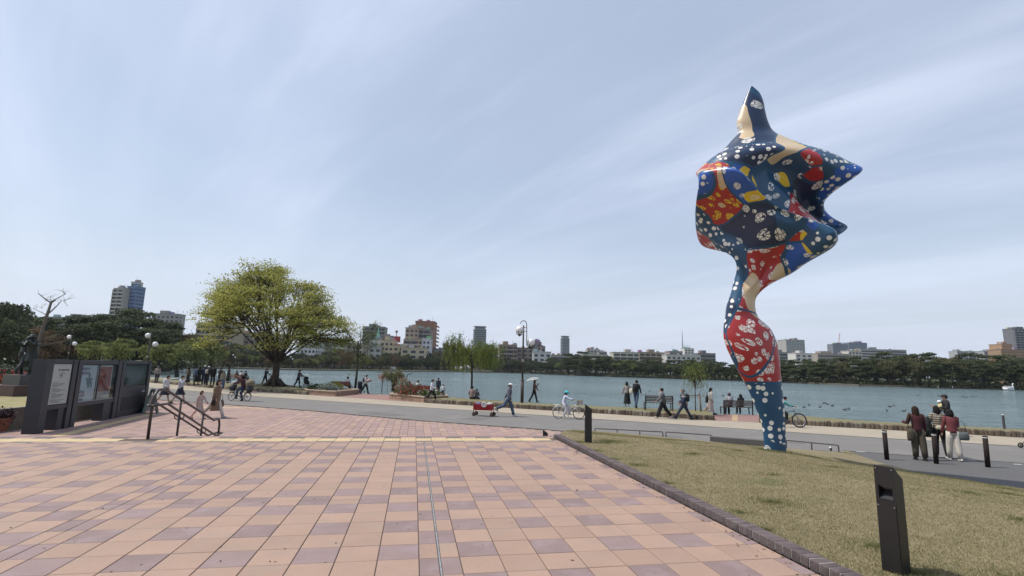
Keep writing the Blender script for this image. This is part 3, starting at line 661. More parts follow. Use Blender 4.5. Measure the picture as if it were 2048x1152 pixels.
# ---------------------------------------------------------------- bollards
blk = M('bollard_black', (.014, .012, .012), .42, var=.2, vs=5, dirt=(.022, .019, .018), ds=2); screw = M('screw_steel', (.5, .5, .5), .3, metal=.9)
def light_bollard(pos, rz, label, h=.8):
    e = empty('light_bollard', pos, rz, label, 'bollard light', 'square slant topped light bollards'); w2 = .070
    # housing made of plates so that the light slot is a true opening; faces local -Y
    zs0, zs1 = h-.25, h-.145
    q = MB(); q.box((0, .006, zs0/2), (2*w2, .136, zs0)); q.build('housing', blk, e)
    q = MB()
    vs = [(-w2, -.062, zs1), (w2, -.062, zs1), (w2, .074, zs1), (-w2, .074, zs1), (-w2, -.062, h), (w2, -.062, h), (w2, .074, h-.10), (-w2, .074, h-.10)]
    q.add(vs, [(3, 2, 1, 0), (4, 5, 6, 7), (0, 1, 5, 4), (1, 2, 6, 5), (2, 3, 7, 6), (3, 0, 4, 7)]); q.build('head', blk, e)
    q = MB()
    for s in (-1, 1): q.box((s*(w2-.011), .006, (zs0+zs1)/2), (.022, .136, zs1-zs0))
    q.box((0, .066, (zs0+zs1)/2), (2*w2-.044, .014, zs1-zs0)); q.build('cheek', blk, e)
    q = MB(); q.add([(-w2+.023, -.058, zs1-.002), (w2-.023, -.058, zs1-.002), (w2-.023, .05, zs1-.05), (-w2+.023, .05, zs1-.05)], [(0, 1, 2, 3)]); q.build('reflector', M('reflector', (.55, .5, .48), .35, metal=.4), e)
    q = MB(); q.add([(-w2+.023, -.06, zs0+.002), (w2-.023, -.06, zs0+.002), (w2-.023, .05, zs0+.055), (-w2+.023, .05, zs0+.055)], [(0, 1, 2, 3)]); q.build('lower_louvre', M('louvre', (.06, .06, .065), .3), e)
    for zz in (h-.02, h-.30):
        for s in (-1, 1):
            b = MB(); b.tube([(s*(w2-.015), -.0635, zz), (s*(w2-.015), -.070, zz)], .005, 8); b.build('screw', screw, e)
    q = MB(); q.box((0, -.064, (h-.27)/2), (2*w2-.012, .006, h-.31)); q.build('front_panel', blk, e)
    return e
nbp = at(1793, 1148, TZ); light_bollard((nbp.x, nbp.y, lawn_z(nbp.x, nbp.y)-.01), rad(-69), 'near black light bollard with open slot standing in the lawn corner', .80)
b2 = at(1176, 886, TZ); light_bollard((b2.x, b2.y, lawn_z(b2.x, b2.y)-.02), rad(-104), 'tall black slant topped bollard at far end of brick kerb', .80)
b3 = atd(1092, 14.2, 0); light_bollard((b3.x, b3.y, 0), rad(-104), 'black bollard top peeping over the terrace edge by kerb end', .83)
band = M('reflective_band', (.75, .75, .74), .4)
def post_bollard(pos, label, h=.86, r=.062):
    e = empty('bollard', pos, random.random(), label, 'bollard', 'round dark bollards with white band')
    e.rotation_euler = (random.uniform(-.02, .02), random.uniform(-.015, .015), 0)
    q = MB(); q.tube([(0, 0, 0), (0, 0, h*.93)], r, 16); q.build('post', M('bollard_brown', (.028, .019, .018), .8, spec=.2, var=.15), e, True)
    q = MB(); q.tube([(0, 0, h*.93), (0, 0, h*.96)], r*1.02, 16); q.build('band', band, e, True)
    q = MB(); q.tube([(0, 0, h*.96), (0, 0, h*.995), (0, 0, h)], [r*1.0, r, r*.9], 16); q.build('cap', MATS['bollard_brown'], e, True)
post_bollard(at(1774, 919, 0), 'round dark bollard with white band beside light uplighter, apart from people')
post_bollard(at(1873, 927, 0), 'round dark bollard standing directly in front of the three women')
post_bollard(at(1976, 934, 0), 'round dark bollard to the far side of the woman in white trousers')
q = MB(); q.tube([(0, 0, 0), (0, 0, .62)], .05, 10); o = q.build('water_post', M('post_grey', (.06, .06, .065), .6)); o.location = at(2009, 858, GZ); tag(o, 'thin grey post with pale cap on the grass at the water edge', 'post')
q = MB(); q.tube([(0, 0, .62), (0, 0, .66)], .055, 10); q.build('cap', band, o)
# low rail and slab wall along the lawn edge
rail_m = M('rail_grey', (.13, .12, .12), .5, metal=.3)
def low_rail(a, b, n, label):
    e = empty('low_rail', (a.x, a.y, .0), 0, label, 'railing'); d = b-a
    q = MB(); q.bar((0, 0, .27), (d.x, d.y, .27), .035, .035); q.build('rail', rail_m, e)
    for i in range(n):
        p = d*(i/(n-1)); q = MB(); q.bar((p.x, p.y, 0), (p.x, p.y, .255), .03, .03); q.build('rail_post', rail_m, e)
low_rail(Vector((6.9, 18.9, 0)), at(1326, 879, .0), 4, 'low grey rail at lawn edge behind tall square bollard')
low_rail(at(1332, 879, .0), at(1424, 886, 0), 2, 'short low grey rail between longer rail and the slab wall')
low_rail(at(1573, 897, 0), at(1678, 908, 0), 3, 'low grey rail end beyond the painted sculpture foot')
sa, sb = at(1421, 888, 0), at(1545, 898, 0); q = MB(); q.bar((0, 0, .13), (sb.x-sa.x, sb.y-sa.y, .13), .3, .27); o = q.build('slab_wall', M('slab_concrete', (.12, .115, .11), .85, var=.15, vs=3, bump=.3)); o.location = (sa.x, sa.y, 0); tag(o, 'low dark concrete slab wall behind the sculpture foot', 'wall')
up = at(1662, 906, .08); e = empty('ground_spotlight', up, 2.2, 'small black ground spotlight on lawn beside the rail end', 'spotlight')
q = MB(); q.tube([(0, 0, 0), (0, 0, .08)], .02, 8); q.build('stake', blk, e)
q = MB(); q.tube([(0, -.05, .1), (0, .06, .17)], [.03, .042], 12); q.build('lamp_body', blk, e, True)
q = MB(); q.tube([(0, .061, .171), (0, .066, .174)], .034, 12); q.build('lens', M('lens_white', (.7, .72, .75), .2), e, True)
# white paint dashes on the side road
for a, b in (((1713, 903), (1730, 904)), ((2028, 928.5), (2044, 929.5))):
    p, q_ = at(*a), at(*b); q = MB(); q.bar((p.x, p.y, .003), (q_.x, q_.y, .003), .08, .004); struct(q.build('road_marking', M('road_paint', (.7, .7, .68), .7, var=.1)))

# ---------------------------------------------------------------- stair handrail
hr = M('handrail_brown', (.042, .03, .028), .42, var=.15)
e = empty('handrail', (-4.92, 11.1, 0), 0, 'dark brown tubular handrail going down the terrace steps', 'handrail')
pA = (0, 0, TZ); z_u = TZ+.92; run0, run1 = .35, 3.25; zl0 = z_u-.0; zl1 = .92
Yb = 3.7
q = MB(); q.tube([(-.0, 0, TZ), (0, 0, TZ+.72), (0, .05, TZ+.82), (0, .16, TZ+.91), (0, .34, z_u), (0, .5, z_u-.02), (0, Yb-.42, zl1+.05), (0, Yb-.2, zl1+.06), (0, Yb-.06, zl1+.02), (0, Yb, zl1-.1), (0, Yb, 0)], .027, 10); q.build('top_rail', hr, e, True)
for dx in (-.09, .09):
    q = MB(); q.tube([(0, -.06, TZ+.62), (dx*.7, -.04, TZ+.63), (dx, .1, TZ+.635), (dx, .42, TZ+.635), (dx, Yb-.45, .60), (dx, Yb-.1, .60), (dx*.7, Yb+.08, .6), (0, Yb+.1, .6)], .023, 8); q.build('lower_rail', hr, e, True)
for yy in (1.25, 2.55):
    i = int((yy+11.1-11.5)/.42); zb = max(0, TZ-.158*(i+1)); zt = z_u-.02+(zl1+.05-z_u+.02)*(yy-.5)/(Yb-.92)
    q = MB(); q.tube([(0, yy, zb), (0, yy, zt)], .024, 8); q.build('rail_post', hr, e, True)
    zl = TZ+.635+(.60-TZ-.635)*(yy-.42)/(Yb-.87)
    q = MB(); q.tube([(-.09, yy, zl), (-.09, yy, zl-.07), (-.05, yy, zl-.1), (.05, yy, zl-.1), (.09, yy, zl-.07), (.09, yy, zl)], .012, 6); q.build('rail_bracket', hr, e, True)

# ---------------------------------------------------------------- notice boards (three) along the plaza side
kk = M('board_charcoal', (.036, .038, .046), .45, var=.12, vs=2.5, dirt=(.05, .052, .062), ds=1.2); KH = 2.38
def txt(s, size, mat, loc, parent, ang, name='lettering', xs=1.0, align='LEFT', shear=0.0):
    cu = bpy.data.curves.new('t', 'FONT'); cu.body = s; cu.size = size; cu.extrude = .0008; cu.resolution_u = 2; cu.align_x = align; cu.shear = shear
    o = bpy.data.objects.new('t', cu); COL.objects.link(o); bpy.context.view_layer.update()
    me = bpy.data.meshes.new_from_object(o.evaluated_get(bpy.context.evaluated_depsgraph_get())); bpy.data.objects.remove(o); bpy.data.curves.remove(cu)
    me.materials.clear(); me.materials.append(mat); o = link(name, me, parent, loc); o.rotation_euler = (rad(90), 0, ang); o.scale = (xs, 1, 1); return o
# local frame of a board: +X along the board towards the far end, -Y is the face (towards the plaza)
def board_root(p, q, label):
    d = q-p; return empty('notice_board', (p.x, p.y, 0), math.atan2(d.y, d.x), label, 'notice board', 'charcoal notice boards beside the plaza'), d.length
k0, k1 = Vector((-11.80, 19.36, 0)), Vector((-11.88, 21.0, 0))
ink = M('ink_dark', (.03, .03, .04), .7); panelw = M('panel_white', (.46, .48, .45), .5, var=.03); inkb = M('ink_blue', (.03, .035, .16), .6)
e, ln = board_root(k0, k1, 'nearest charcoal board carrying a tall pale text panel')
def post(x0, x1, z0=0, z1=KH, y0=0, y1=.42, name='board_post', m_=kk): q = MB(); q.box(((x0+x1)/2, (y0+y1)/2, (z0+z1)/2), (x1-x0, y1-y0, z1-z0)); return q.build(name, m_, e)
post(-.04, .30); post(ln-.24, ln); post(.302, ln-.242, .72, .86, .02, .4, 'bottom_beam'); post(.302, ln-.242, KH-.14, KH-.002, .02, .4, 'top_beam')
post(.303, ln-.243, .861, KH-.141, .08, .3, 'back_panel'); post(ln-.62, ln-.303, 0, .718, .05, .4, 'plinth_box')
q = MB(); q.box((ln/2+.0, .05, 1.55), (ln-.56, .03, 1.34)); q.build('text_panel', panelw, e)
LX = .36
txt('福岡市美術館', .075, ink, (LX+.42, .033, 2.0), e, 0, align='LEFT'); q = MB(); q.tube([(LX+.33, .036, 2.03), (LX+.33, .032, 2.03)], .035, 12); q.build('emblem', ink, e)
q = MB(); zz = 1.6
for z9, w9, h9 in ((1.92, .3, .018), (1.85, .16, .03), (1.79, .2, .02)):
    x = LX+.38
    while x < LX+.38+w9: q.box((x+.02, .0335, z9), (.036, .002, h9)); x += .044
for i in range(17):
    wl = random.uniform(.35, .72) if i % 4 else .25
    x = LX+.08
    while x < LX+.08+wl: ww = random.uniform(.03, .09); q.box((x+ww/2, .0335, zz), (ww, .002, .013)); x += ww+.012
    zz -= .04+(.02 if i % 4 == 3 else 0)
q.build('small_print', ink, e)['kind'] = 'stuff'
# poster case
k2, k3 = Vector((-11.90, 21.12, 0)), Vector((-12.12, 24.35, 0)); e, ln = board_root(k2, k3, 'middle charcoal board with a glazed case of two exhibition posters')
post(0, .26); post(ln-.3, ln); post(.262, ln-.302, .70, .84, .02, .4, 'bottom_beam'); post(.262, ln-.302, KH-.16, KH-.002, .02, .4, 'top_beam'); post(.263, ln-.303, .841, KH-.161, .22, .3, 'back_panel')
post(ln-.95, ln-.303, 0, .698, .06, .4, 'plinth_box'); q = MB(); q.box((ln/2-.05, .03, .86), (ln-.65, .03, .03)); q.build('case_lip', galv, e)
post(ln/2-.08, ln/2-.055, .845, KH-.165, .03, .06, 'glazing_bar')
q = MB(); q.box((.86, .085, 1.53), (1.16, .01, 1.33)); q.build('poster', M('poster_paper', (.62, .66, .74), .5, var=.02), e)
for s_, z_ in (('Terence', 2.0), ('Conran:', 1.84)): txt(s_, .215, inkb, (.28, .075, z_), e, 0, xs=.92, shear=.12)
for s_, z_ in (('Making', 1.17), ('Modern', 1.03), ('Britain', .89)): txt(s_, .19, inkb, (.28, .075, z_), e, 0, xs=.85, shear=.12)
gre = M('print_grey', (.18, .2, .24), .6, var=.2); q = MB(); q.add([(.72, .076, 1.72), (1.2, .076, 1.72), (1.0, .076, 1.33), (.94, .076, 1.33)], [(0, 1, 2, 3)]); q.add([(1.1, .073, 1.6), (1.17, .073, 1.6), (1.2, .073, 1.36), (1.1, .073, 1.36)], [(0, 1, 2, 3)]); q.build('printed_figure', gre, e)
q = MB(); q.ball((.95, .077, 1.81), (.07, .003, .1), 12, 8); q.build('printed_figure', gre, e)
q = MB(); q.box((2.08, .085, 1.53), (1.14, .01, 1.33)); q.build('poster', M('poster_white', (.5, .51, .5), .5, var=.03), e)
q = MB(); q.box((2.10, .077, 1.64), (.98, .004, .96)); q.build('printed_picture', M('print_red', (.34, .06, .05), .6, var=.3, vs=2.5, dirt=(.16, .05, .045), ds=2.2), e)
q = MB()
for i in range(7):
    x = 1.62
    while x < random.uniform(2.0, 2.5): ww = random.uniform(.03, .09); q.box((x+ww/2, .078, 1.1-i*.035), (ww, .002, .012)); x += ww+.012
q.build('small_print', ink, e)['kind'] = 'stuff'
glass = bpy.data.materials.new('case_glass'); glass.use_nodes = True; t_ = glass.node_tree; b_ = t_.nodes['Principled BSDF']; b_.inputs['Roughness'].default_value = .03; b_.inputs['Base Color'].default_value = (.9, .95, .95, 1)
g1 = t_.nodes.new('ShaderNodeBsdfTransparent'); g1.inputs[0].default_value = (.86, .9, .9, 1); g2 = t_.nodes.new('ShaderNodeBsdfGlossy'); g2.inputs['Roughness'].default_value = .03; g3 = t_.nodes.new('ShaderNodeMixShader'); g4 = t_.nodes.new('ShaderNodeLayerWeight')
t_.links.new(MN('ADD', MN('MULTIPLY', MN('POWER', g4.outputs['Facing'], 5.0, nt=t_), .7, nt=t_), .03, nt=t_), g3.inputs[0]); t_.links.new(g1.outputs[0], g3.inputs[1]); t_.links.new(g2.outputs[0], g3.inputs[2]); t_.links.new(g3.outputs[0], t_.nodes['Material Output'].inputs[0])
for xa, xb in ((.264, ln/2-.081), (ln/2-.054, ln-.304)): q = MB(); q.box(((xa+xb)/2, .045, 1.53), (xb-xa, .008, 1.36)); q.build('pane', glass, e)
# screen board
k4, k5 = Vector((-12.14, 24.45, 0)), Vector((-12.30, 27.2, 0)); e, ln = board_root(k4, k5, 'farthest charcoal board with a dark glass screen, nearest the road')
post(0, .25); post(ln-.25, ln); post(.252, ln-.252, .15, 1.28, .03, .4, 'lower_panel'); post(.252, ln-.252, KH-.13, KH-.002, .02, .4, 'top_beam'); post(.253, ln-.253, 0, .148, .06, .38, 'base_plinth')
q = MB(); q.box((ln/2, .022, .55), (ln-.62, .012, .55)); q.build('grille', M('grille_black', (.012, .012, .014), .6), e)
q = MB(); q.box((ln/2, .12, 1.765), (ln-.52, .16, .96)); q.build('screen', M('screen_glass', (.012, .026, .028), .06, spec=.8), e)
q = MB(); q.box((ln-.45, .024, 1.0), (.28, .008, .06)); q.build('badge', M('badge_white', (.6, .6, .62), .5), e)
# a board on the pavement (teal)
p_ = at(300, 826, 0); e = empty('a_board', p_, rad(105), 'small teal sandwich board standing behind the last charcoal board', 'sandwich board')
for s in (-1, 1): q = MB(); q.bar((0, s*.28, 0), (0, s*.03, 1.1), .62, .02); q.build('panel', M('teal_board', (.05, .22, .21), .6) if s > 0 else M('black_board', (.02, .02, .02), .6), e)
# dark planter box and small flower pot at far end of boards
e = empty('flower_pot', at(6, 865, 0.0)+Vector((-.3, .3, 0)), 0, 'terracotta pot of dark purple flowers against concrete wall', 'flower pot')
q = MB(); q.rings([((0, 0, 0), .17, .17), ((0, 0, .36), .25, .25), ((0, 0, .37), .28, .28), ((0, 0, .43), .28, .28)], 16); q.build('pot', M('terracotta', (.33, .13, .075), .8, var=.1), e)
p = rng.normal(size=(500, 3))*[.15, .15, .1]+[0, 0, .52]; quads('flowers', p, rng.uniform(.04, .08, 500), M('petal_plum', (.06, .025, .04), .8, isl=.5), parent=e)
# retaining wall and raised lawn on that side
cw = M('wall_concrete', (.25, .235, .205), .9, var=.18, vs=1.2, bump=.4, bs=12, dirt=(.15, .14, .12), ds=.9)
q = MB(); q.bar((0, 0, .36), (.75, 12.4, .36), .22, .74); o = q.build('retaining_wall', cw); o.location = (-13.55, 16.5, 0); tag(o, 'low weathered concrete retaining wall behind the charcoal boards', 'wall')
sheet('upper_lawn', [(-13.5, 14), (-13.0, 29), (-22, 44), (-60, 60), (-60, 14)], .58, M('lawn_side', (.30, .26, .12), .95, var=.3, vs=2.5, bump=.7, bs=25, dirt=(.2, .2, .08), ds=.7))
q = MB(); pp_ = [(-13.5, 14), (-13.0, 29), (-22, 44), (-60, 60)]
for a, b in zip(pp_[:-1], pp_[1:]): q.add([(a[0], a[1], -.02), (b[0], b[1], -.02), (b[0], b[1], .58), (a[0], a[1], .58)], [(0, 1, 2, 3)])
struct(q.build('lawn_bank', earth))
# ================================================================ PAINTED SCULPTURE (a plain free-form of the same size and colours)
SEED = (6.4, 9.9, 5.1)
def sculpt_mat():
    mt = bpy.data.materials.new('painted_fibreglass'); mt.use_nodes = True; t = mt.node_tree; n = t.nodes; l = t.links; b = n['Principled BSDF']
    b.inputs['Roughness'].default_value = .38; b.inputs['Coat Weight'].default_value = .25; b.inputs['Coat Roughness'].default_value = .25
    tcx = n.new('ShaderNodeTexCoord'); co = tcx.outputs['Object']
    def mp(sx, sy, rot=0, src=None):
        q = n.new('ShaderNodeMapping'); q.inputs['Scale'].default_value = (sx, sx, sy); q.inputs['Rotation'].default_value = (0, 0, rot); l.new(src or co, q.inputs[0]); return q.outputs[0]
    wn = n.new('ShaderNodeTexNoise'); wn.inputs['Scale'].default_value = .8; wn.inputs['Detail'].default_value = 1; l.new(co, wn.inputs[0])
    wa = n.new('ShaderNodeVectorMath'); wa.operation = 'MULTIPLY_ADD'; l.new(wn.outputs['Color'], wa.inputs[0]); wa.inputs[1].default_value = (1.0, 1.0, 1.0); l.new(co, wa.inputs[2]); wc0 = wa.outputs[0]; sh_ = n.new('ShaderNodeVectorMath'); sh_.operation = 'ADD'; l.new(wc0, sh_.inputs[0]); sh_.inputs[1].default_value = SEED; wc = sh_.outputs[0]
    def vor(scale, src, feat='F1', rnd=1.0):
        v = n.new('ShaderNodeTexVoronoi'); v.voronoi_dimensions = '3D'; v.feature = feat; v.inputs['Scale'].default_value = scale; v.inputs['Randomness'].default_value = rnd; l.new(src, v.inputs['Vector']); return v
    def ramp(src, stops, interp='CONSTANT'):
        r = n.new('ShaderNodeValToRGB'); r.color_ramp.interpolation = interp; e_ = r.color_ramp.elements
        while len(e_) > 1: e_.remove(e_[0])
        e_[0].position = stops[0][0]; e_[0].color = (*stops[0][1], 1)
        for p_, c_ in stops[1:]: k = e_.new(p_); k.color = (*c_, 1)
        l.new(src, r.inputs[0]); return r.outputs[0]
    def mix(f, a, b2):
        q = n.new('ShaderNodeMix'); q.data_type = 'RGBA'; l.new(f, q.inputs[0])
        for i, v in ((6, a), (7, b2)):
            if isinstance(v, tuple): q.inputs[i].default_value = (*v, 1)
            else: l.new(v, q.inputs[i])
        return q.outputs[2]
    navy, teal, blue, redc, yel, cream, white = (.008, .025, .07), (.008, .062, .135), (.012, .085, .36), (.36, .02, .02), (.68, .47, .03), (.56, .43, .27), (.72, .70, .64)
    patch = vor(.82, mp(1, .8, .5, wc)); pc = n.new('ShaderNodeSeparateColor'); l.new(patch.outputs['Color'], pc.inputs[0])
    field = ramp(pc.outputs[0], [(0, teal), (.27, blue), (.45, navy), (.56, redc), (.80, teal), (.96, cream)])
    isred = ramp(pc.outputs[0], [(0, (0, 0, 0)), (.56, (1, 1, 1)), (.80, (0, 0, 0))]); isblue = ramp(pc.outputs[0], [(0, (1, 1, 1)), (.56, (0, 0, 0)), (.80, (1, 1, 1)), (.96, (0, 0, 0))])
    dots = MN('LESS_THAN', vor(6.2, co, rnd=.5).outputs['Distance'], .36, nt=t); dm = ramp(pc.outputs[1], [(0, (0, 0, 0)), (.36, (1, 1, 1))])
    col = mix(MN('MULTIPLY', MN('MULTIPLY', dots, dm, nt=t), isblue, nt=t), field, white)
    rings = vor(4.2, wc, rnd=.8); rg = MN('LESS_THAN', rings.outputs['Distance'], .40, nt=t)
    pet = MN('GREATER_THAN', vor(13, wc, 'DISTANCE_TO_EDGE').outputs['Distance'], .07, nt=t)
    col = mix(MN('MULTIPLY', MN('MULTIPLY', rg, pet, nt=t), isred, nt=t), col, mix(MN('GREATER_THAN', pc.outputs[2], .5, nt=t), yel, white))
    lf = vor(1.5, mp(1.0, .45, .7, wc), rnd=.9); lfm = MN('LESS_THAN', lf.outputs['Distance'], .36, nt=t); ls = n.new('ShaderNodeSeparateColor'); l.new(lf.outputs['Color'], ls.inputs[0])
    lsel = MN('GREATER_THAN', ls.outputs[0], .5, nt=t); nodot = MN('SUBTRACT', 1, MN('MULTIPLY', dm, isblue, nt=t), nt=t)
    col = mix(MN('MULTIPLY', MN('MULTIPLY', lfm, lsel, nt=t), nodot, nt=t), col, mix(MN('GREATER_THAN', ls.outputs[1], .35, nt=t), cream, yel))
    ed = MN('LESS_THAN', vor(.82, mp(1, .8, .5, wc), 'DISTANCE_TO_EDGE').outputs['Distance'], .022, nt=t)
    col = mix(ed, col, teal)
    fl2 = vor(2.9, wc, rnd=.8); f2 = MN('MULTIPLY', MN('LESS_THAN', fl2.outputs['Distance'], .36, nt=t), MN('LESS_THAN', pc.outputs[1], .36, nt=t), nt=t)
    col = mix(MN('MULTIPLY', MN('MULTIPLY', f2, pet, nt=t), isblue, nt=t), col, white)
    l.new(col, b.inputs['Base Color']); return mt
SX = Vector((8.55, 11.1, 0)); szb = lawn_z(SX.x, SX.y)-.05
sf = Vector((SX.x, SX.y, 0)).normalized()           # depth direction from the viewer's side
srt = CR                                             # spread direction
ofh = Vector((srt.x, srt.y, 0)).normalized(); dep = SX.dot(fh)
prof = [(908, 1529, 1572, .5), (880, 1528, 1571, .5), (850, 1524, 1570, .5), (815, 1511, 1568, .5), (780, 1497, 1564, .5), (745, 1478, 1560, .5), (710, 1460, 1557, .5), (680, 1449, 1551, .48), (655, 1448, 1538, .5), (635, 1451, 1516, .55), (612, 1454, 1509, .7), (592, 1461, 1513, .7), (572, 1468, 1534, .7), (548, 1474, 1572, .55), (522, 1462, 1600, .55), (492, 1436, 1660, .55),
        (462, 1420, 1690, .5), (432, 1404, 1672, .5), (402, 1390, 1660, .5), (372, 1380, 1674, .5), (345, 1396, 1688, .5), (322, 1420, 1672, .5), (302, 1446, 1620, .5), (284, 1462, 1580, .5), (266, 1476, 1548, .5), (246, 1474, 1536, .5), (224, 1480, 1530, .5), (202, 1488, 1526, .45), (184, 1496, 1518, .4), (173, 1501, 1505, .4)]
def px_to_plane(u, v):
    d = ray(u, v); t = SX.dot(fh)/d.dot(fh); return Vector((0, 0, CZ))+d*t
rows = []
for (v, a, b, dk) in prof:
    p, q = px_to_plane(a, v), px_to_plane(b, v); rows.append(((p+q)/2, (q-p).length/2, dk))
def interp(rows, f):
    i = min(int(f), len(rows)-2); t = f-i; P0, P1, P2, P3 = (rows[max(0, min(len(rows)-1, i+k))] for k in (-1, 0, 1, 2))
    def cr(a, b, c, d): return .5*((2*b)+(c-a)*t+(2*a-5*b+4*c-d)*t*t+(3*b-a-3*c+d)*t**3)
    return Vector([cr(P0[0][k], P1[0][k], P2[0][k], P3[0][k]) for k in range(3)]), max(.01, cr(P0[1], P1[1], P2[1], P3[1])), cr(P0[2], P1[2], P2[2], P3[2])
NR, NC = 200, 128; vs = []; uvr = []; acc = 0; lastc = None
for i in range(NR+1):
    f = i/NR*(len(rows)-1); c, hw, dk = interp(rows, f); h = (c.z-szb)
    head = max(0, min(1, (c.z-4.3)/.9))*max(0, min(1, (8.0-c.z)/.9)); head = head*head*(3-2*head); stem = 1-head
    if lastc is not None: acc += (c-lastc).length
    lastc = c; sk = []
    for j in range(NC):
        a = 2*PI*j/NC; tw = a+h*.55
        wav = head*(.30*sin(3*tw+1.0+h*.5)+.20*sin(5*tw-h*1.6)+.09*sin(8*tw+h*2.6))
        fold = head*.30*sin(h*3.0+a*2.0+.6)*max(0, cos(a-.4))
        plt = head*.34*(1-abs(sin(1.25*(hw*cos(a)*.9+h*.75+.35*sin(h*1.7))+.6)))**1.3*(-1 if sin(a) < 0 else 1)*min(1, abs(sin(a))*2.2)
        ca, sa = cos(a), sin(a)
        rx = hw*(1+head*(.05*sin(4*a+h*2.2)+.075*max(0, ca)*sin(h*4.6+.5)+.06*max(0, -ca)*sin(h*3.1+2)))*ca
        ry = max(.03, hw*dk*(1.0-.15*head))*(1+wav*1.5)*sa*(abs(sa)**(.18*head))+head*hw*.22*sin(a*2+h*1.6)+head*hw*.27*abs(ca)**1.3*sin(h*3.4+(0 if ca > 0 else 1.9))
        vs.append(c+ofh*rx+fh*(ry+fold*.6+plt)+ZZ*(head*.22*sin(3*tw+h)*abs(sa)+.10*head*sin(2*a+1.1)*abs(ca)))
me = bpy.data.meshes.new('painted_shell'); fs = [(i*NC+j, i*NC+(j+1) % NC, (i+1)*NC+(j+1) % NC, (i+1)*NC+j) for i in range(NR) for j in range(NC)]+[tuple(NR*NC+j for j in range(NC))]
me.from_pydata([tuple(v) for v in vs], [], fs); 
me.materials.append(sculpt_mat()); me.polygons.foreach_set('use_smooth', [True]*len(fs)); me.update()
so = link('sculpture', me); sm_ = so.modifiers.new('s', 'SUBSURF'); sm_.levels = 0; sm_.render_levels = 1
tag(so, 'tall billowing painted sculpture in blue, red and yellow standing on the lawn', 'sculpture')

# ================================================================ PEOPLE
def hcol(name, c): return M('hair_'+name, c, .8, var=.2, vs=30, spec=.2)
HAIR = {'black': hcol('black', (.012, .010, .009)), 'brown': hcol('brown', (.030, .016, .010)), 'grey': hcol('grey', (.16, .15, .14))}
skin_m = M('skin', (.48, .29, .205), .6, var=.05, vs=20); eye_m = M('eye_dark', (.01, .01, .01), .4)
def cloth(c, nm=None):
    k = 'cloth_%02x%02x%02x' % tuple(int(min(.99, v)*255) for v in c); return M(k, c, .9, var=.14, vs=5, bump=.4, bs=25)
def limb_pts(h0, a, b, l1, l2, side, ab=0):
    k = h0+Vector((side*sin(ab)*l1, sin(a)*l1*cos(ab), -cos(a)*l1*cos(ab))); e_ = k+Vector((side*sin(ab)*l2*.4, sin(b)*l2, -cos(b)*l2)); return k, e_
def striped(base, st, sc, axis=2):
    k = 'stripe_%d_%d_%d' % (int(base[0]*99), int(st[0]*99), int(sc))
    if k in MATS: return MATS[k]
    mt = bpy.data.materials.new(k); mt.use_nodes = True; t = mt.node_tree; n = t.nodes; l = t.links; tcx = n.new('ShaderNodeTexCoord'); s_ = n.new('ShaderNodeSeparateXYZ'); l.new(tcx.outputs['Object'], s_.inputs[0])
    mm_ = n.new('ShaderNodeMix'); mm_.data_type = 'RGBA'; l.new(MN('GREATER_THAN', MN('FRACT', MN('MULTIPLY', s_.outputs[axis], sc, nt=t), nt=t), .55, nt=t), mm_.inputs[0]); mm_.inputs[6].default_value = (*base, 1); mm_.inputs[7].default_value = (*st, 1)
    l.new(mm_.outputs[2], n['Principled BSDF'].inputs['Base Color']); n['Principled BSDF'].inputs['Roughness'].default_value = .9; MATS[k] = mt; return mt
